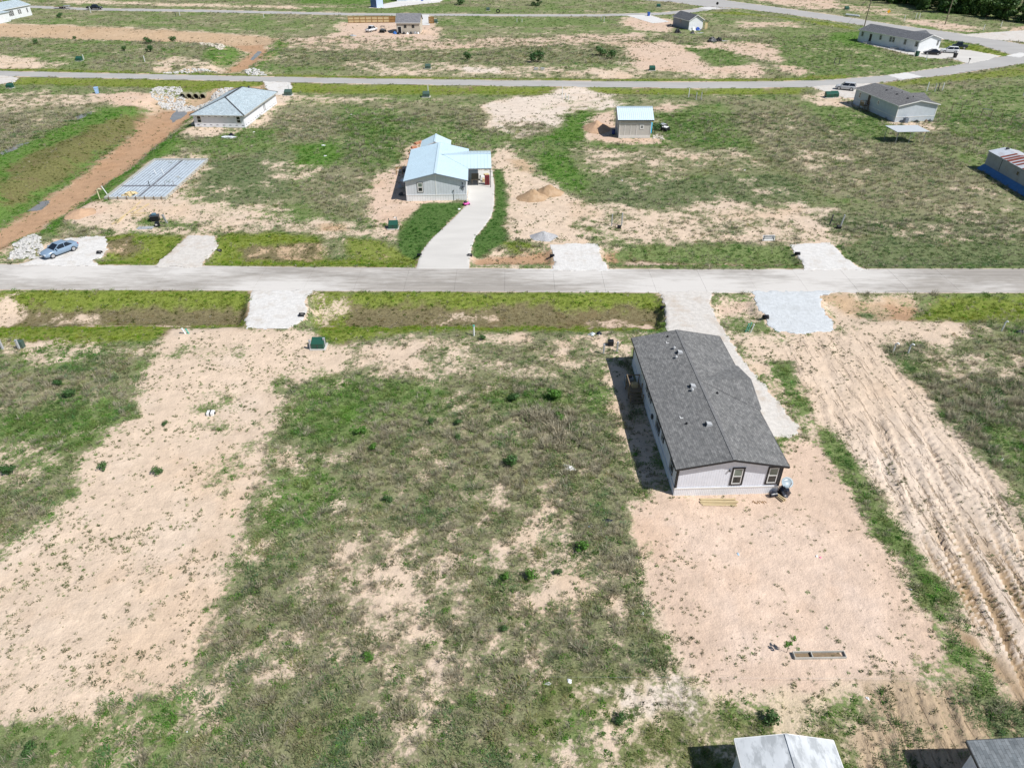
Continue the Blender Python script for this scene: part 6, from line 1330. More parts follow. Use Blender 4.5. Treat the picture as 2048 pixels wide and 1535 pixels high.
def foliage(name, blobs, nleaf, size, seed):
    """leaf faces spread through a set of clumps (x, y, z, rx, rz)"""
    r = random.Random(seed); V = []; F = []
    wts = [b[3]**2*b[4] for b in blobs]
    for i in range(nleaf):
        b = r.choices(blobs, wts)[0]
        while True:
            p = Vector((r.uniform(-1,1), r.uniform(-1,1), r.uniform(-1,1)))
            if .25 < p.length < 1: break
        c = Vector((b[0] + p.x*b[3], b[1] + p.y*b[3], b[2] + p.z*b[4])); s = size*r.uniform(.6, 1.4)
        nm = (p.normalized() + Vector((r.uniform(-.7,.7), r.uniform(-.7,.7), r.uniform(-.3,.9)))).normalized(); t = nm.orthogonal().normalized(); t = Matrix.Rotation(r.uniform(0,6.28), 3, nm) @ t; u = nm.cross(t)
        k = len(V); V += [tuple(c - t*s), tuple(c + u*s*.6 + nm*s*.1), tuple(c + t*s), tuple(c - u*s*.6 + nm*s*.1)]; F.append((k, k+1, k+2, k+3))
    me = bpy.data.meshes.new(name); me.from_pydata(V, [], F); me.update(); return me
def bush_proto(seed, R_=.6, H_=.7, nleaf=420, size=.065):
    r = random.Random(seed); bl = [(r.uniform(-.5,.5)*R_, r.uniform(-.5,.5)*R_, H_*(.35 + .5*r.random()), R_*r.uniform(.35,.6), H_*r.uniform(.25,.4)) for _ in range(6)]
    st = MB()
    for b in bl: st.tube((0,0,-.1), (b[0],b[1],b[2]), .02, .008, 5)
    me = bpy.data.meshes.new('stems'); me.from_pydata(st.v, [], st.f); me.update(); return foliage('leaves', bl, nleaf, size, seed), me
BP = [bush_proto(100+i) for i in range(4)]
def bush(u, v, s, label, m, k=0, group=None, zs=1.0):
    g = at(u, v); o = empty('bush', g, random.uniform(0,6.28), label, 'bush', group); o.scale = (s, s, s*zs)
    me = BP[k % 4][0].copy(); me.materials.append(m); c = bpy.data.objects.new('leaves', me); C.objects.link(c); c.parent = o
    me2 = BP[k % 4][1]
    if not me2.materials: me2.materials.append(M_BARK)
    c = bpy.data.objects.new('stems', me2); C.objects.link(c); c.parent = o; return o
LB = leaf_mat('bright leaf green', (.10,.235,.03)); LD = leaf_mat('dark leaf green', (.05,.13,.03)); LM = leaf_mat('leaf green', (.075,.16,.042)); LF = leaf_mat('wood leaf green', (.040,.090,.020))
bl_ = [(736,1318,.85,'round bright green bush alone on the sparse sand patch',LB),(1064,1155,1.25,'largest bright bush on the pale sand patch',LB),(1012,1156,.95,'tall narrow bush west of the largest one on the sand patch',LB),(1116,1146,.8,'small bush east of the largest one on the sand patch',LM),(1010,1260,.75,'dark green bush in the grass south of the sand patch',LM),(1164,1100,1.3,'leafy bush north east of the pale sand patch',LB),(1110,800,2.0,'wide green shrub in the field west of the near home',LB),(1118,840,1.35,'bright shrub beside the bleached brush',LB),(1030,800,1.5,'dusty shrub next to the wide green shrub',LM),(1020,930,1.7,'loose shrub with dark shade below in the central field',LM),(748,898,1.1,'bright bush below a paler one in the central field',LB),(722,868,1.3,'paler bush with many stems in the central field',LB),(918,848,1.0,'upright bush among dry stalks in the central field',LM),(918,880,.9,'low bush below the upright one in the central field',LM),(862,846,1.0,'dark bush on the green slope of the central field',LM),(776,1002,1.0,'small round bush in the western part of the central field',LM),(315,948,1.1,'low leafy bush on the sand strip',LM),(208,938,1.1,'spreading bush at the sand strip margin',LM),(422,880,.0,'',LM),(180,1102,.0,'',LM),(330,848,.7,'dark low bush on the upper sand strip',LD),(20,945,1.5,'large dark bush on the western grass',LD),(1540,1440,1.4,'green bush at the end of the bare yard',LM),(1240,1440,1.0,'bush on pale crumbly ground below the field',LM),(1495,1530,.0,'',LM),(142,792,1.5,'dark shrub in bleached grass on the western lot',LM),(118,772,1.2,'dark upright shrub in bleached grass on the western lot',LD),(60,1502,1.0,'round bush at the south western corner',LM),(20,1500,.0,'',LM),(1270,912,.6,'bright bush beside the shade of the near home',LB),(966,680,1.0,'small bush at the foot of the lone pipe',LM),(1740,1395,.0,'',LM)]
for k, (u, v, s, lb, m_) in enumerate(bl_):
    if s: bush(u, v, s*.8, lb, m_, k)
for k, (u, v, s, lb) in enumerate(((296,88,2.6,'tall dark bush on the bank of the far channel'),(300,104,2.4,'dark bush below the bank of the far channel'),(348,84,2.6,'pale stemmed bush on the bank of the far channel'),(150,78,1.6,'small bush at the western end of the far bank'),(120,36,2.4,'dark bush in the lot below the trailer'),(72,88,1.8,'low bush in the north western lot'),(250,102,2.0,'scrubby bush in the middle of the north western lot'),(1073,124,4.2,'dense dark bush in tall grass north of the middle road'),(1202,112,3.4,'green bush in tall grass near the red sand'),(1222,118,3.2,'paler bush in tall grass near the red sand'),(935,120,2.8,'bright bush in tall grass east of the tan house'),(920,10,4.5,'broad bush beyond the far road'),(1000,44,.0,''))):
    if s: bush(u, v, s, lb, LD if 'dark' in lb else LM, k)
g = at(1573, 1304); o = empty('sapling', g, 0, 'young leafy sapling standing left of the planter frame', 'sapling')
MB().tube((0,0,-.1),(.05,.05,.8),.02,.012,6).tube((.05,.05,.8),(.22,.1,1.35),.012,.006,5).tube((.03,.03,.5),(-.2,0,.95),.01,.005,5).build('trunk', M_BARK, o)
me = foliage('leaves', [(.2,.1,1.3,.17,.2),(-.18,0,.95,.2,.17),(.06,.05,.85,.16,.15),(-.05,.1,.55,.2,.15)], 130, .075, 5); me.materials.append(LB); q = bpy.data.objects.new('leaves', me); C.objects.link(q); q.parent = o

# ------------------------------------------------------------------ building plots
# slab under construction
o = empty('foundation_form', (*P(209, 399.5), 0), math.radians(.6), 'foundation form filled with plastic sheeting and steel mesh', 'foundation')
Wd, Ln = 9.6, 19.6; M_SHEET = mat('pale plastic sheeting', (.60,.69,.76), .45, .10, .9); M_REBAR = mat('steel bar', (.20,.20,.22), .6, .1)
MB().box(.15, Wd-.15, .15, Ln-.15, -.2, .12).build('sheeting', M_SHEET, o)
for x0, x1, y0, y1 in ((0,.14,0,Ln),(Wd-.14,Wd,0,Ln),(.142,Wd-.142,0,.14),(.142,Wd-.142,Ln-.14,Ln)): MB().box(x0,x1,y0,y1,-.25,.42).build('form_board', mat('form board', (.40,.385,.35), .8, .1, 3) if x0 == 0 and x1 < 1 else M_PLANK, o)
M_TRENCH = mat('dark beam trench strip', (.20,.21,.235), .6, .1)  # flat darker strips laid on the sheeting along the beam trenches
MB().box(4.75,5.15,.2,Ln-.2,.122,.128).build('beam_trench', M_TRENCH, o); MB().box(.2,Wd-.2,5.7,6.3,.130,.136).build('beam_trench', M_TRENCH, o)
mb = MB(); x_ = .5
while x_ < Wd-.3: mb.box(x_-.013,x_+.013,.2,Ln-.2,.17,.196); x_ += .58
q = mb.build('steel_mesh', M_REBAR, o); q['kind'] = 'stuff'
mb = MB(); y_ = .5
while y_ < Ln-.3: mb.box(.2,Wd-.2,y_-.013,y_+.013,.203,.229); y_ += .58
q = mb.build('steel_mesh', M_REBAR, o); q['kind'] = 'stuff'
for y_ in (1,3,5,7,9,11,13,15,17,19):
    MB().bar((Wd+.7,y_,0),(Wd+.03,y_,.36),.06).build('brace', M_OLDWOOD, o); MB().box(Wd+.66,Wd+.74,y_-.04,y_+.04,-.2,.5).build('stake', M_OLDWOOD, o)
for x_ in (.8,2.2,3.6,5.0,6.4,7.8,9.0): MB().box(x_-.04,x_+.04,-.12,-.02,-.2,.62).build('stake', M_OLDWOOD, o)
for x_ in (4.6,5.8,7.2,8.6): MB().tube((x_,6.0,.1),(x_,6.0,.95),.07,n=8).build('pipe_sleeve', M_GREYT if x_ > 5 else M_DGREY, o)
for x_, y_ in ((3.4,11.8),(4.6,12.0)): MB().tube((x_,y_,.1),(x_-.25,y_,1.0),.06,n=8).build('pipe_sleeve', M_PVC, o)
lump('scrap_wood', M_FENCEW, (*P(262, 391), .2), 1.0, .8, .5, 21, 'heap of broken boards at the corner of the foundation form', 'scrap wood', amp=.6)
pipe(200, 399, 'cream hooked pipe left of the foundation form', 1.5, -.7, mat('cream pipe', (.62,.60,.40), .5), .08); pipe(215, 388, 'slanted white pipe left of the foundation form', 1.2, 0, M_PVC, .08, 0, -.45)
for k, (u0, v0, u1, v1) in enumerate(((280,404,234,447),(272,415,224,449),(298,408,268,426),(262,428,292,426),(262,432,282,431))):
    a, b = at(u0, v0, .06), at(u1, v1, .06); q = MB().bar(a, b, .14, .08).build('plank', M_FENCEW if k < 4 else M_WOOD, None); tag(q, ('long pale board lying on sand south of the foundation form', 'second long board beside the longest one on the sand', 'brown short board leaning on the foundation edge', 'thin board lying crosswise on the sand', 'pale short plank lying crosswise below a thin board')[k], 'plank')
g = at(311, 441); o = empty('generator', g, .2, 'dark portable generator in weeds south of the foundation', 'generator'); MB().box(-.6,.6,-.45,.45,.0,.7).build('engine', M_BLACKP, o, bevel=.06); MB().box(-.66,.66,-.5,.5,.72,.82).build('frame_top', M_DGREY, o); MB().box(-.3,.3,-.3,.3,.83,1.1).build('tank', mat('blue steel', (.08,.16,.22), .4), o, bevel=.05)
g = at(316, 453); o = empty('water_barrel', g, 0, 'small black barrel with pale label below the generator', 'barrel'); MB().tube((0,0,0),(0,0,.65),.34,n=16).build('barrel', M_BLACKP, o); MB().box(-.14,.14,-.36,-.342,.3,.5).build('label', M_WHITE, o)
pedestal(334, 446, 'grey steel column leaning beside the generator', 1.2, M_GALV, .26, lean=-.25)
g = at(291, 456); o = MB().box(-1.1,1.1,-.5,.5,.0,.06).build('plywood_sheet', M_GREYT, None, g, .06); tag(o, 'grey flat sheet lying beside the black barrel', 'board')
# debris
lump('plastic_sheet', mat('white plastic film', (.72,.76,.82), .4, .1, 3), at(458, 275), 1.6, .8, .28, 31, 'white and black crumpled plastic beside the unfinished house', 'plastic sheet', amp=.6)
lump('plastic_sheet', M_BAG, at(463, 271), .8, .4, .45, 32, 'black plastic on top of the white film by the unfinished house', 'plastic sheet', amp=.6)
lump('plastic_sheet', mat('white tarp', (.74,.74,.73), .5, .06, 3), at(1140, 936), .75, .35, .2, 33, 'white crumpled tarp lying in the central field', 'plastic sheet', amp=.5, rot=-.5)
lump('plastic_sheet', M_BAG, at(1215, 1042), .6, .3, .12, 34, 'flattened black plastic near the corner of the central field', 'plastic sheet', amp=.6)
lump('rubbish_pile', mat('mixed rubbish', (.36,.44,.46), .6, .5, 4), at(1012, 40), .1, .1, .05, 35, None, None) if False else None
lump('black_hose', M_BAG, at(2038, 664), 1.0, .3, .25, 36, 'coiled black tubing beside a white hooked pipe', 'hose', amp=.5)
lump('plastic_sheet', mat('blue white wrap', (.60,.66,.72), .4, .1, 4), at(1184, 669), .4, .25, .3, 37, 'white wrap scrap by the ditch near the home', 'plastic sheet', amp=.5); lump('rubbish_bag', M_BAG, at(1198, 668), .35, .3, .4, 38, 'black rubbish bag by the ditch near the home', 'bag', amp=.3)
# small litter lying about
LIT = [(374,1462,.14,'pale scrap on the grass at the south of the sand strip'),(1476,1107,.2,'blue white wrapper on the bare yard'),(1633,1111,.22,'white wrapper with a pink one on the bare yard'),(1641,1114,.2,'pink wrapper beside a white one on the bare yard'),(1138,1360,.3,'white bag caught on the survey string'),(1096,1366,.3,'white litter in dry grass left of the caught bag'),(1286,1226,.25,'white scrap at the sand margin of the central field'),(1178,1052,.16,'blue white scrap near the flattened plastic'),(1208,1017,.14,'white scrap near the black plastic'),(1735,1396,.25,'white bottle at the end of the bare yard'),(1836,1168,.2,'pale scrap on the green strip beside the ruts'),(1821,1178,.2,'white scrap on the green strip beside the ruts'),(2005,918,.25,'white scrap on the eastern grass'),(790,435,.25,'pale scrap left of the lawn'),(918,418,.35,'white bag on the lawn edge'),(508,264,.35,'white scrap on the green plot near the unfinished house'),(647,291,.5,'white board on the lush patch'),(650,312,.4,'white scrap below the board on the lush patch'),(1490,340,.3,'pale scrap in the eastern field'),(1244,361,.4,'pale scrap near the soil heap field'),(703,229,.3,'white scrap in dry grass behind the shed'),(1706,575,.2,''),(1776,690,.3,'')]
M_LIT = [mat('white litter', (.78,.79,.80), .5, .03), mat('blue litter', (.45,.62,.75), .5, .05), mat('pink litter', (.80,.22,.38), .5, .05)]
for k, (u, v, s, lb) in enumerate(LIT):
    if lb: lump('litter', M_LIT[2] if 'pink wrapper b' in lb else (M_LIT[1] if 'blue' in lb else M_LIT[0]), at(u, v), s, s*.6, s*.35, 50+k, lb, 'litter', amp=.5, rot=random.random()*3, nseg=7)
g = at(422, 828); o = empty('cistern_lid', g, .1, 'white square lid with dark strap standing on the sand strip', 'box')
MB().box(-.33,.33,-.28,.28,-.05,.30).build('box', M_WHITE, o, bevel=.03); MB().box(-.05,.05,-.30,.30,.0,.33).build('strap', M_DGREY, o); MB().box(-.42,-.335,-.1,.1,.05,.2).build('handle', M_DGREY, o); MB().box(.335,.42,-.1,.1,.05,.2).build('handle', M_DGREY, o)
# soil and gravel heaps
def heap(name, m, u, v, rx, ry, h, seed, label, cat, rot=0, n1=40, n2=14):
    g = at(u, v); V = [(0,0,h)]; 
    for i in range(1, n2+1):
        t = i/n2
        for j in range(n1):
            a = 2*math.pi*j/n1; q = 1 + .22*(float(vnoise(np.array([a*2.2+seed]), np.array([seed*1.7]), 3)[0])-.5)
            zz = h*(1-t)**1.0*(1 + .0) if t > .25 else h*(.75 + .25*(1-(t/.25)**2))
            zz += (float(fbm(np.array([rx*t*math.cos(a)+seed*9]), np.array([ry*t*math.sin(a)]), .6, 3, 2)[0])-.5)*.28*h*(1-t*.6)
            V.append((rx*t*q*math.cos(a), ry*t*q*math.sin(a), zz - .12*t))
    F = [(0,1+j,1+(j+1) % n1) for j in range(n1)] + [(1+(i-1)*n1+j, 1+i*n1+j, 1+i*n1+(j+1) % n1, 1+(i-1)*n1+(j+1) % n1) for i in range(1, n2) for j in range(n1)]
    o = MB().add(V, F).build(name, m, None, g, rot, smooth=True); tag(o, label, cat); return o
M_SOIL = mat('dug brown soil', (.40,.275,.17), 1.0, .16, 2, bump=.9, bscale=5, spec=.05, dirt=(.53,.40,.28), dscale=.6, damt=.7); M_GRAV = mat('grey gravel', (.40,.40,.41), .9, .32, 9, bump=1.0, bscale=12, spec=.15); M_REDSOIL = mat('reddish dug soil', (.50,.335,.22), 1.0, .12, 2, bump=.9, bscale=5, spec=.05)
heap('soil_heap', M_SOIL, 1066, 396, 2.7, 2.2, 1.4, 1, 'brown soil heap, the lower one of two beside the carport home', 'soil heap'); heap('soil_heap', M_SOIL, 1098, 386, 2.6, 2.0, 1.4, 2, 'brown soil heap, the upper one of two beside the carport home', 'soil heap')
heap('gravel_heap', M_GRAV, 1086, 474, 2.3, 1.7, .85, 3, 'grey gravel heap near the white crossing', 'gravel heap'); heap('soil_heap', M_REDSOIL, 1193, 257, 3.3, 4.6, 1.5, 4, 'reddish soil heap beside the taupe workshop', 'soil heap')
heap('soil_heap', M_REDSOIL, 163, 426, 2.4, 2.6, .7, 5, 'low reddish soil heap west of the foundation boards', 'soil heap'); heap('soil_heap', M_SOIL, 666, 456, 2.0, 1.2, .25, 6, 'flat brown soil patch on weedy sand', 'soil heap')

# ------------------------------------------------------------------ culverts and stone
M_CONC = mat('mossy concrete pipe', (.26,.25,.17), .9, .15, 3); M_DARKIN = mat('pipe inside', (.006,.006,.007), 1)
def culvert(u, v, label, r=.3, axis=-1, ln=.6, m=None, dz=0.0, group=None, rz=0.0, zabs=None):
    g = G(u, v)
    if zabs is None: r *= .72; g = G(u + 1.5*axis, v); g.z -= .06
    else: x_, y_ = P(u, v, zabs); g = Vector((x_, y_, zabs - r*.75 - dz))
    o = empty('culvert_pipe', (g.x, g.y, g.z + r*.75 + dz), rz, label, 'culvert', group); m = m or M_BLACKP; n_ = 16; V = []; d = Vector((axis, 0, 0)) if abs(axis) == 1 else Vector((0, -1, 0))
    e1, e2 = (Vector((0,1,0)), Vector((0,0,1))) if abs(axis) == 1 else (Vector((1,0,0)), Vector((0,0,1)))
    for q, rr in ((0, r), (ln, r), (0, r*.84), (ln, r*.84)):
        for k in range(n_): a = 2*math.pi*k/n_; V.append(tuple(d*(.12-q) + e1*math.cos(a)*rr + e2*math.sin(a)*rr))
    F = []
    for k in range(n_): k2 = (k+1) % n_; F += [(k, k2, n_+k2, n_+k), (2*n_+k, 3*n_+k, 3*n_+k2, 2*n_+k2), (k, 2*n_+k, 2*n_+k2, k2)]
    MB().add(V, F).build('barrel', m, o, smooth=True)
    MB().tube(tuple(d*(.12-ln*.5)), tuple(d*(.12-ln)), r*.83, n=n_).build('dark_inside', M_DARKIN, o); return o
culvert(201, 507, 'black culvert mouth right of the crossing with the silver blue sedan', .36, 1); culvert(440, 505, 'black culvert mouth right of the trodden crossing', .36, 1); culvert(606, 632, 'black culvert mouth at the white crossing south of the road', .38, 1)
culvert(1103, 514, 'black culvert mouth left of the white crossing near gravel heap', .36, -1); culvert(1592, 515, 'black culvert mouth left of the eastern white crossing', .36, -1); culvert(1529, 637, 'black culvert mouth left of the pale blue crossing', .42, -1); culvert(1323, 628, 'black culvert mouth left of the near home driveway', .36, -1); culvert(838, 512, 'black culvert mouth left of the concrete driveway', .32, -1); culvert(941, 512, 'black culvert mouth right of the concrete driveway', .32, 1)
for k in range(4): culvert(365 + k*13.4, 192.5 + k*.3, 'large concrete culvert pipe in the row under the middle road', .72, 0, 1.3, M_CONC, 0, 'row of four culvert pipes', 0, -1.0)
def rocks(name, region_px, count, smin, smax, seed, label, m, zoff=0.0):
    r = random.Random(seed); pts = gp(region_px); a = np.array(pts); mb = MB()
    base = [(-1,-.2,-.3),(-.3,-1,-.2),(.9,-.5,-.3),(.6,.8,-.25),(-.6,.9,-.3),(-.6,-.4,.6),(.4,-.6,.7),(.7,.4,.55),(-.3,.6,.65)]; fc = [(0,1,6,5),(1,2,6),(2,7,6),(2,3,7),(3,4,8,7),(4,0,5,8),(5,6,7,8),(0,4,3,2,1)]
    c = 0; tries = 0
    while c < count and tries < count*8:
        tries += 1; x, y = r.uniform(*a[:,0][[a[:,0].argmin(), a[:,0].argmax()]]), r.uniform(a[:,1].min(), a[:,1].max())
        if float(sdist(pts, np.array([x]), np.array([y]))[0]) < 0: continue
        s = r.uniform(smin, smax); R3 = Matrix.Rotation(r.uniform(0,6.28), 3, 'Z') @ Matrix.Rotation(r.uniform(-.5,.5), 3, 'X'); z = zg(x, y) + s*.12 + zoff
        mb.add([tuple(Vector((x,y,z)) + R3 @ Vector((p[0]*s*r.uniform(.8,1.2), p[1]*s*.75*r.uniform(.8,1.2), p[2]*s*.7))) for p in base], fc); c += 1
    o = mb.build(name, m, None); tag(o, label, 'rocks', kind='stuff'); return o
M_ROCK = mat('white limestone rubble', (.52,.51,.49), .9, .12, 2.5, bump=.4, spec=.1); M_ROCK2 = mat('tan limestone rubble', (.55,.50,.43), .9, .18, 2.5, spec=.1)
rocks('limestone_rubble', [(10,510),(28,488),(50,470),(66,463),(82,478),(84,500),(80,512),(50,505)], 330, .15, .42, 1, 'white limestone rubble beside the sedan crossing', M_ROCK)
rocks('limestone_rubble', [(300,182),(316,176),(362,174),(366,186),(365,196),(420,198),(422,184),(452,176),(470,172),(452,188),(425,206),(360,207),(325,202),(304,192)], 650, .18, .50, 2, 'white limestone rubble round the culvert row', M_ROCK)
rocks('limestone_rubble', [(484,140),(508,138),(532,146),(532,151),(500,149)], 90, .3, .6, 3, 'white limestone rubble right of the far channel mouth', M_ROCK); rocks('limestone_rubble', [(325,144),(380,138),(430,137),(432,140),(380,143),(330,147)], 70, .3, .55, 4, 'white limestone rubble left of the far channel mouth', M_ROCK)
rocks('limestone_rubble', [(398,86),(440,86),(452,94),(440,102),(430,94),(400,90)], 90, .3, .6, 5, 'tan limestone rubble on the far channel bank', M_ROCK2)
M_WATER = mat('shallow puddle water', (.22,.21,.20), .12, .1, 1, spec=.6)
for k, q in enumerate(([(338,232),(352,214),(372,208),(384,210),(366,228),(345,240)], [(500,120),(515,104),(524,104),(520,112),(506,122)], [(0,304),(30,288),(58,284),(40,294),(0,312)], [(150,232),(185,222),(186,227),(155,240)], [(50,416),(80,394),(100,392),(80,412)])):
    sheet('puddle', pz(q, -1.2 if k in (0,1,4) else 0), M_WATER, .02 if k in (2,3) else .03, .3, amp=.4, ns=1.2, k=30+k, thick=.05)
# ------------------------------------------------------------------ carport clutter and yard things
g = on_house(hB, 10.6, 8.6); o = empty('wooden_table', (g.x, g.y, .06), hB.rz, 'brown wooden table standing under the carport', 'table'); MB().box(-.6,.6,-1.6,1.6,.72,.8).build('table_top', M_OLDWOOD, o)
for x_ in (-.5,.5):
    for y_ in (-1.5,1.5): MB().box(x_-.05,x_+.05,y_-.05,y_+.05,0,.72).build('leg', M_OLDWOOD, o)
g = on_house(hB, 12.6, 6.9); o = empty('red_cabinet', (g.x, g.y, .06), hB.rz, 'dark red metal cabinet at the carport edge', 'cabinet'); MB().box(-.4,.4,-.35,.35,.05,1.5).build('carcass', mat('dark red enamel', (.16,.02,.025), .4), o, bevel=.02); MB().box(-.02,.02,-.37,-.352,.1,1.4).build('door_gap', M_BLACKP, o)
for k, (x_, y_, c) in enumerate(((12.2,8.4,M_FENCEW),(11.8,9.2,M_WHITE),(12.5,9.6,M_FENCEW))):
    g = on_house(hB, x_, y_); o = MB().box(-.4,.4,-.3,.3,0,.5+.2*k).build('storage_box', c, None, (g.x, g.y, .06), hB.rz + .2*k, .03); tag(o, ('pale wooden storage box behind the red cabinet', 'white storage box under the carport', 'tall pale storage box at the rear of the carport')[k], 'box')
g = at(933, 410); o = empty('toy_car', g, .6, 'bright pink ride on toy car at the driveway edge', 'toy car'); MB().box(-.5,.5,-.3,.3,.12,.42).build('body', mat('pink plastic', (.80,.10,.42), .4), o, bevel=.08); MB().box(-.35,.1,-.26,.26,.42,.62).build('seat', M_BLACKP, o, bevel=.05)
for x_ in (-.33,.33):
    for s in (-.3,.3): MB().tube((x_,s-.04,.13),(x_,s+.04,.13),.13,n=12).build('wheel', M_BLACKP, o)
g = at(799, 348); o = empty('metal_rack', g, .1, 'rusty frame rack standing west of the carport home', 'rack')
for x_ in (-.5,.5):
    for y_ in (-.3,.3): MB().box(x_-.04,x_+.04,y_-.04,y_+.04,-.1,1.0).build('leg', M_FENCED, o)
MB().box(-.54,.54,-.34,-.26,1.0,1.07).box(-.54,.54,.26,.34,1.0,1.07).box(-.54,-.46,-.25,.25,1.0,1.07).box(.46,.54,-.25,.25,1.0,1.07).build('top_frame', M_FENCED, o)
for k, (u, v) in enumerate(((803,390),(800,375),(806,362),(809,344))):
    g = at(u, v); o = lump('garden_clutter', (M_DGREY, M_GREYT, M_WHITE, M_DGREY)[k], g, .45, .4, .5+.1*(k % 2), 90+k, ('dark bundle in the shade west of the carport home', 'grey bundle in the shade west of the carport home', 'white round lid in the shade west of the carport home', 'dark drum at the rear of the shaded side')[k], 'bundle', amp=.3)
for k, (u, v) in enumerate(((822,318),(824,308),(828,296),(834,288),(840,286))):
    g = at(u, v); o = MB().box(-.5,.5,-.3,.3,-.05,.35).build('brick_stack', mat('brick red', (.45,.22,.13), .9, .2, 5), None, g, .3*k, .02); tag(o, 'small stack of red bricks behind the carport home', 'bricks', 'brick stacks behind the carport home')
# workshop surroundings
g = at(1221, 255); o = empty('blue_barrel', (on_house(hE,-.7,2.6).x, on_house(hE,-.7,2.6).y, 0), 0, 'dark blue barrel in the workshop shade', 'barrel'); MB().tube((0,0,-.1),(0,0,.95),.32,n=16).build('barrel', mat('dark blue plastic', (.02,.05,.22), .4), o); MB().tube((0,0,.951),(0,0,1.0),.34,n=16).build('lid', M_BLACKP, o)
g = at(1305, 268); o = empty('blue_tank', (on_house(hE,6.6,3.4).x, on_house(hE,6.6,3.4).y, 0), 0, 'bright blue tank against the workshop end wall', 'tank'); MB().tube((0,0,-.1),(0,0,2.0),.4,n=16).build('tank', mat('bright blue plastic', (.05,.42,.68), .4), o); MB().tube((0,0,2.0),(0,0,2.2),.4,.15,16).build('dome', mat('bright blue lid', (.06,.45,.7), .4), o)
bush(1311, 262, 2.0, 'green bush between the workshop and the stored machines', LM, 2)
for k, (u, v) in enumerate(((1325,256),(1330,262))):
    g = at(u, v); o = empty('garden_machine', g, .5+.4*k, ('black machine with silver panel beside the workshop bush', 'black low machine with white panel nearer the field')[k], 'machine'); MB().box(-.9,.9,-.6,.6,.2,.75).build('body', M_BLACKP, o, bevel=.08); MB().box(-.6,.5,-.5,.5,.76,.86).build('panel', M_GALV if k == 0 else M_WHITE, o, bevel=.02); MB().bar((-.7,0,.8),(-1.1,0,1.4),.07).build('handle', M_DGREY, o)
    for x_ in (-.6,.6):
        for s in (-.62,.62): MB().tube((x_,s-.08,.22),(x_,s+.08,.22),.22,n=12).build('wheel', M_TYRE, o)
rocks('broken_blocks', [(1302,272),(1325,266),(1328,278),(1310,280)], 26, .2, .42, 8, 'pale broken blocks beside the workshop corner', M_ROCK2)
# canopy and things at the blue grey home
o = empty('shade_canopy', (73.1, 137.6, 0), math.radians(3), 'white flat canopy on thin posts below the blue grey home', 'canopy'); MB().slab([Vector((-.4,-.3,2.35)), Vector((5.9,-.3,2.35)), Vector((5.4,3.4,2.55)), Vector((-1.0,3.4,2.55))], .08).build('roof_sheet', mat('grey canopy sheet', (.50,.53,.55), .5, .06), o)
for x_, y_ in ((.0,.0),(2.6,.0),(5.4,.0),(-.6,3.1),(2.0,3.1),(4.9,3.1)): MB().tube((x_,y_,-.15),(x_,y_,2.3 + .05*y_),.045,n=8).build('post', M_GREYT, o)
g = on_house(hF, 2.0, -.7); o = empty('air_conditioner', (g.x, g.y, 0), hF.rz, 'grey air conditioner unit in front of the blue grey gable', 'air conditioner'); MB().box(-.45,.45,-.45,.45,0,.08).build('pad', M_FOUND, o); MB().box(-.4,.4,-.4,.4,.081,1.0).build('casing', mat('blue grey casing', (.16,.20,.26), .5), o, bevel=.03); MB().tube((0,0,1.001),(0,0,1.03),.3,n=14).build('fan_guard', M_BLACKP, o)
for k, x_ in enumerate((4.6, 6.6, 7.6)):
    g = on_house(hF, x_, -.7 - .2*(k % 2)); lump('scrap_pile', (M_DGREY, M_OLDWOOD, M_DGREY)[k], (g.x, g.y, 0), .6, .3, .5, 70+k, ('dark scrap heap beside the grey air conditioner', 'brown scrap wood in front of the blue grey gable', 'dark scrap at the far corner of the blue grey gable')[k], 'scrap pile', amp=.6)
# tan house clutter, fence
xs0, ys0 = P(697, 46.5); xs1, ys1 = P(791, 45.5); xs2, _ = P(858, 47); xs3, ys3 = P(868, 47.5)
o = empty('pine_fence', (xs0, ys0, 0), math.atan2(ys1-ys0, xs1-xs0), 'pale pine panel fence with dark rails behind the tan house', 'fence'); npn = 8; ln = math.hypot(xs1-xs0, ys1-ys0)/npn
for k in range(npn+1): MB().box(k*ln-.07,k*ln+.07,-.1,.04,-.2,2.25).build('post', M_FENCED, o)
for k in range(npn):
    q = MB().box(k*ln+.08,(k+1)*ln-.08,.0,.03,.1,2.1).build('panel', M_FENCEW if k < 7 else M_FENCED, o)
    for z_ in (.12,1.05,2.02): MB().box(k*ln+.08,(k+1)*ln-.08,-.09,-.003,z_,z_+.12).build('rail', M_FENCED, q)
o = empty('fence_panel', (xs2, ys3, 0), 0, 'single stained fence panel right of the tan house driveway', 'fence'); 
for k in (0, xs3-xs2): MB().box(k-.07,k+.07,-.1,.04,-.2,2.25).build('post', M_FENCED, o)
for z_ in (.2,.75,1.3,1.85): MB().box(.08,xs3-xs2-.08,0,.03,z_-.1,z_+.40).build('board', M_FENCED, o)
for k, (u, v, m_, s) in enumerate(((790,68,mat('blue tarp', (.03,.16,.5), .5),1.0),(797,69,M_BLACKP,1.0),(808,68.5,M_BLACKP,.9),(815,68.5,M_WHITE,.7),(822,68.5,M_DGREY,.9),(830,68,M_GALV,.9),(836,68,M_GALV,.7),(705,72,M_GREYT,1.5))):
    lump('yard_clutter', m_, at(u, v), .8*s, .5*s, .8*s if k < 7 else .4, 110+k, ('blue tarp bundle by the tan house door', 'black bundle below the tan house door', 'black low bundle under the tan house windows', 'white bag under the tan house windows', 'dark grey drum under the tan house windows', 'silver rack under the right tan house window', 'silver tub at the tan house corner', 'grey rubble mound at the edge of the bare plot')[k], 'clutter', amp=.4)
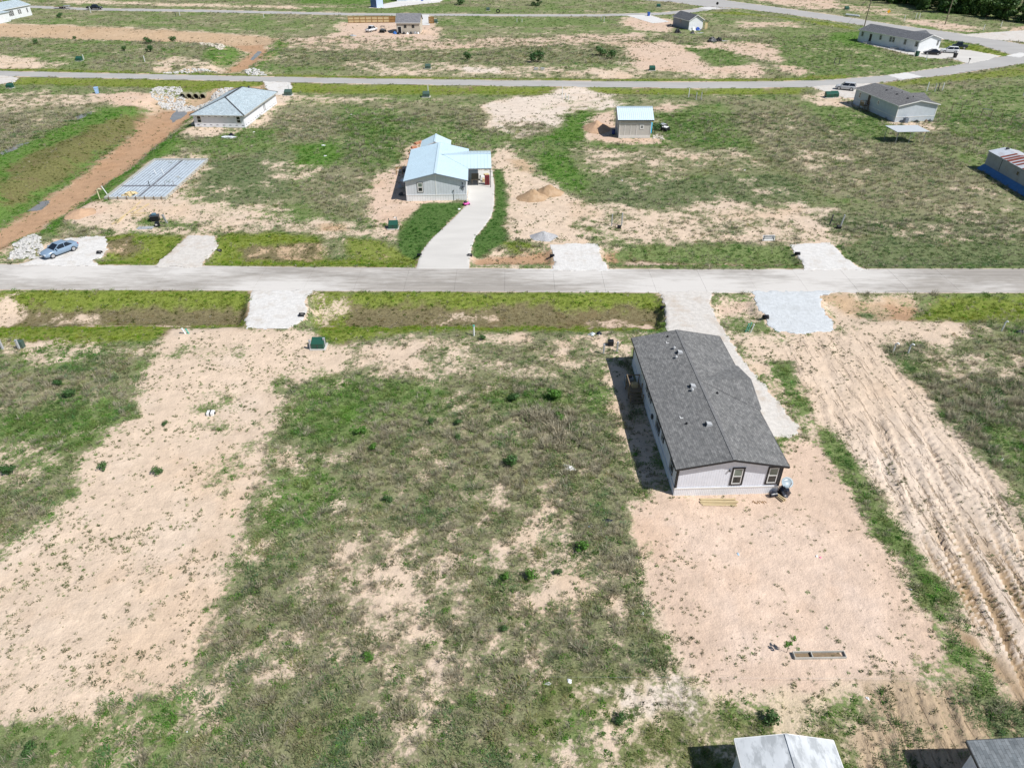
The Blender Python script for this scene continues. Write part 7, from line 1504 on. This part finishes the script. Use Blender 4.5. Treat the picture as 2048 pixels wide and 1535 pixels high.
# small house clutter
for k, (u, v, m_, s) in enumerate(((1355,66,M_BLACKP,1.6),(1340,54,M_DGREY,1.2),(1386,61,M_WHITE,1.3),(1395,60.5,mat('blue plastic', (.03,.10,.45), .4),1.2),(1384.5,67.5,M_DGREY,1.0),(1402,66,M_GREYT,1.5),(1424,84,M_DGREY,1.9),(1437,83,M_BLACKP,1.5),(1448,82,M_GREYT,1.6))):
    lump('yard_clutter', m_, at(u, v), .9*s, .5*s, .8*s if k not in (5,8) else .15, 130+k, ('black covered machine in front of the slate house', 'dark bundle at the far end of the slate house', 'white sheet against the white gable', 'blue container against the white gable', 'dark drum before the white gable', 'grey boards lying beside the white gable', 'dark heap of tin at the edge of the red soil', 'black pile beside the heap of tin', 'grey flat sheets beside the heap of tin')[k], 'clutter', amp=.45)
# wheelie bins, mailboxes, tyre hoop, signs
def bin_(u, v, m, label, s=1.0):
    g = at(u, v); o = empty('wheelie_bin', g, .3, label, 'bin'); MB().add([(-.25*s,-.28*s,0),(.25*s,-.28*s,0),(.25*s,.28*s,0),(-.25*s,.28*s,0),(-.32*s,-.36*s,1.0*s),(.32*s,-.36*s,1.0*s),(.32*s,.36*s,1.0*s),(-.32*s,.36*s,1.0*s)], [(0,3,2,1),(4,5,6,7),(0,1,5,4),(1,2,6,5),(2,3,7,6),(3,0,4,7)]).build('tub', m, o); MB().box(-.35*s,.35*s,-.4*s,.4*s,1.0*s+.002,1.07*s).build('lid', m, o)
    for x_ in (-.3*s,.3*s): MB().tube((x_-.04,.3*s,.12),(x_+.04,.3*s,.12),.12,n=10).build('wheel', M_TYRE, o)
bin_(1833, 113, M_TGREEN, 'dark green wheelie bin at the corner of the long white home', 1.3); bin_(1297, 32.5, mat('blue bin plastic', (.02,.09,.40), .4), 'blue wheelie bin at the slate house driveway', 1.3); bin_(1909, 116, M_BLACKP, 'black wheelie bin on the driveway of the long white home', 1.2); bin_(195, 187, mat('blue white drum', (.35,.55,.85), .4), 'blue and white tub on sand near the culvert row', 1.3)
g = at(1937, 127); o = empty('mailbox', g, 0, 'black mailbox on a post at the driveway mouth', 'mailbox'); MB().box(-.05,.05,-.05,.05,-.2,1.1).build('post', M_DGREY, o); MB().box(-.18,.18,-.28,.28,1.1,1.45).build('box', M_BLACKP, o, bevel=.06)
g = at(1433, 19); o = empty('road_sign', g, 0, 'dark round backed road sign at the far junction', 'sign'); MB().tube((0,0,-.2),(0,0,2.6),.05,n=8).build('post', M_GALV, o); MB().tube((0,-.04,2.2),(0,-.09,2.2),.55,n=8).build('plate', M_BLACKP, o)
g = at(1775, 33); o = empty('road_sign', g, 0, 'orange yellow diamond warning sign before the wood', 'sign'); MB().tube((0,0,-.2),(0,0,1.6),.05,n=8).build('post', M_GALV, o); MB().add([(0,-.06,.95),(.72,-.06,1.67),(0,-.06,2.39),(-.72,-.06,1.67),(0,-.03,.95),(.72,-.03,1.67),(0,-.03,2.39),(-.72,-.03,1.67)], [(0,1,2,3),(7,6,5,4),(0,4,5,1),(1,5,6,2),(2,6,7,3),(3,7,4,0)]).build('plate', mat('orange yellow sign', (.85,.42,.02), .5), o)
g = at(996, 27); o = empty('tyre_hoop', g, 0, 'black tyre standing upright beside the far road', 'tyre'); V = []; n1, n2 = 24, 8
for i in range(n1):
    a = 2*math.pi*i/n1
    for j in range(n2): b = 2*math.pi*j/n2; rr = .62 + .17*math.cos(b); V.append((rr*math.cos(a), .17*math.sin(b), .78 + rr*math.sin(a)))
MB().add(V, [(i*n2+j, ((i+1) % n1)*n2+j, ((i+1) % n1)*n2+(j+1) % n2, i*n2+(j+1) % n2) for i in range(n1) for j in range(n2)]).build('tyre', M_TYRE, o, smooth=True)
g = at(1537, 482); o = empty('lot_sign', g, math.radians(2), 'white board sign with dark lettering in front of the sandy field', 'sign')
for x_ in (-.7,.7): MB().box(x_-.03,x_+.03,0,.05,-.2,.75).build('leg', M_DGREY, o)
MB().add([(-.85,-.02,.06),(.85,-.02,.06),(.85,.22,.78),(-.85,.22,.78),(-.85,.02,.05),(.85,.02,.05),(.85,.26,.77),(-.85,.26,.77)], [(0,1,2,3),(7,6,5,4),(0,4,5,1),(1,5,6,2),(2,6,7,3),(3,7,4,0)]).build('board', M_WHITE, o)
mb = MB(); r_ = random.Random(4)
def onb(x, t): return (x, -.024 + .24*t, .06 + .72*t)
for row, (t0, t1) in enumerate(((.62,.92),(.32,.52))):
    x_ = -.75
    while x_ < .7:
        w_ = r_.uniform(.07,.13); a, b, c, d = onb(x_,t0), onb(x_+w_*.6,t0), onb(x_+w_*.6,t1), onb(x_,t1); k = len(mb.v)
        mb.add([(p[0], p[1]-.006, p[2]+.002) for p in (a,b,c,d)], [(0,1,2,3)]); x_ += w_
q = mb.build('lettering', M_DGREY, o); q['kind'] = 'stuff'
# utility poles
for k, (u, v, h_, lb) in enumerate(((1726.7,60,13.5,'wooden utility pole beside the long white home'),(1889.7,50,13.5,'leaning wooden utility pole in front of the wood'))):
    g = at(u, v); o = empty('utility_pole', g, 0, lb, 'utility pole'); MB().tube((0,0,-.5),(.15,0,h_),.19,.13,10).build('pole', mat('pole wood', (.20,.175,.13), .9, .15, 2), o); MB().box(-1.1,1.3,-.06,.06,h_-.9,h_-.75).build('crossarm', M_OLDWOOD, o)
    for x_ in (-.9,.1,1.1): MB().tube((x_,0,h_-.75),(x_,0,h_-.5),.06,n=8).build('insulator', M_GREYT, o)
    if k == 0: MB().tube((.14,0,h_-1.5),(-6.5,1.0,0.2),.025,n=5).build('guy_wire', M_DGREY, o)
g = at(1708, 32); 
for k, (u0, v0, u1, v1) in enumerate(((1691,31,1719,34),(1692,29.5,1718,32.5))):
    a, b = at(u0, v0, .2), at(u1, v1, .2); q = MB().tube(a, b, .22, n=12).build('stacked_pipe', M_PVC, None); tag(q, ('white long pipe lying by the far road, the nearer of two', 'white long pipe lying by the far road, the farther of two')[k], 'pipe')
# wire fence of the eastern lot
fp = [(1902,223),(1920,226),(1941,229),(1960,236),(1979,239),(1999,245),(2020,250),(2042,262),(2075,272)]; pts = [at(u, v) for u, v in fp]; o = empty('wire_fence', pts[0], 0, 'wire fence with thin posts crossing the eastern lot', 'fence')
for p in pts: d = p - pts[0]; MB().box(d.x-.05,d.x+.05,d.y-.05,d.y+.05,d.z-.2,d.z+1.9).build('post', M_OLDWOOD, o)
for z_ in (.6,1.2,1.75):
    mb = MB()
    for p, q in zip(pts[:-1], pts[1:]): mb.tube(p - pts[0] + Vector((0,0,z_)), q - pts[0] + Vector((0,0,z_)), .012, n=4, caps=False)
    mb.build('wire', M_GALV, o)
for a_, b_ in ((3,4),): MB().bar(pts[a_]-pts[0]+Vector((0,0,1.9)), pts[b_]-pts[0]+Vector((0,0,1.9)), .1).build('brace', M_GREYT, o)
a, b = at(1094, 1361), at(1900, 1366); o = MB().tube(a + Vector((0,0,.45)), b + Vector((0,0,.45)), .004, n=4).build('survey_string', M_GALV, None); tag(o, 'thin pale survey string stretched across the end of the yard', 'string')
# ------------------------------------------------------------------ trees of the far wood and lone trees
def tree_mesh(seed, H_, R_, nleaf, size):
    r = random.Random(seed); bl = []
    for _ in range(14):
        a = r.uniform(0,6.28); d = R_*.66*math.sqrt(r.random()); z = H_*r.uniform(.08,.9); bl.append((d*math.cos(a), d*math.sin(a), z, R_*r.uniform(.30,.5), H_*r.uniform(.09,.16)))
    mb = MB().tube((0,0,-.4),(0,0,H_*.5),.03*H_,.02*H_,8).tube((0,0,H_*.5),(0,0,H_*.85),.02*H_,.006*H_,6)
    for b in bl[:7]: mb.tube((0,0,H_*.35), (b[0],b[1],b[2]), .012*H_, .004*H_, 5)
    me2 = bpy.data.meshes.new('trunk'); me2.from_pydata([tuple(p) for p in mb.v], [], mb.f); me2.update(); me2.materials.append(M_BARK)
    return foliage('crown', bl, nleaf, size, seed), me2
TP = [tree_mesh(200+i, 9.0, 3.5, 1300, .38) for i in range(4)]
for i, (cr, tr_) in enumerate(TP): cr.materials.append(leaf_mat('wood leaf %d' % i, ((.075,.155,.03),(.055,.12,.03),(.09,.175,.035),(.065,.14,.028))[i], .25))
def tree(name, x, y, s, k, label, group=None, sz=1.0):
    o = empty(name, (x, y, zg(x, y)), random.uniform(0,6.28), label, 'tree', group); o.scale = (s, s, s*sz)
    for nm, me in (('crown', TP[k % 4][0]), ('trunk', TP[k % 4][1])): c = bpy.data.objects.new(nm, me); C.objects.link(c); c.parent = o
    return o
edge = [(1690,-4),(1760,4),(1850,14),(1860,24),(1930,30),(1990,38),(2048,46),(2130,56)]
wr = random.Random(9)
for k in range(110):
    t = wr.random()*(len(edge)-1.001); i = int(t); u = edge[i][0]*(1-t+i) + edge[i+1][0]*(t-i); v = edge[i][1]*(1-t+i) + edge[i+1][1]*(t-i)
    x, y = P(u, v); dd = 55*wr.random()**1.3; tree('wood_tree', x + wr.uniform(-3,3) + dd*.25, y + dd + 2, wr.uniform(.75,1.25), k, 'leafy green tree of the dense wood beyond the far road', 'trees of the far wood')
for k, (u, v, s) in enumerate(((590,-2,.7),(640,-3,.8),(690,-2,.75),(560,-4,.8),(730,-4,.9),(615,-6,.9),(665,-6,.9))):
    x, y = P(u, v); tree('wood_tree', x, y, s, k, 'low tree in the far row beyond the blue shed', 'far row of low trees')
x, y = P(1075, 12); tree('lone_tree', x, y, .75, 1, 'lone open crowned tree beyond the far road')
grow_grass()
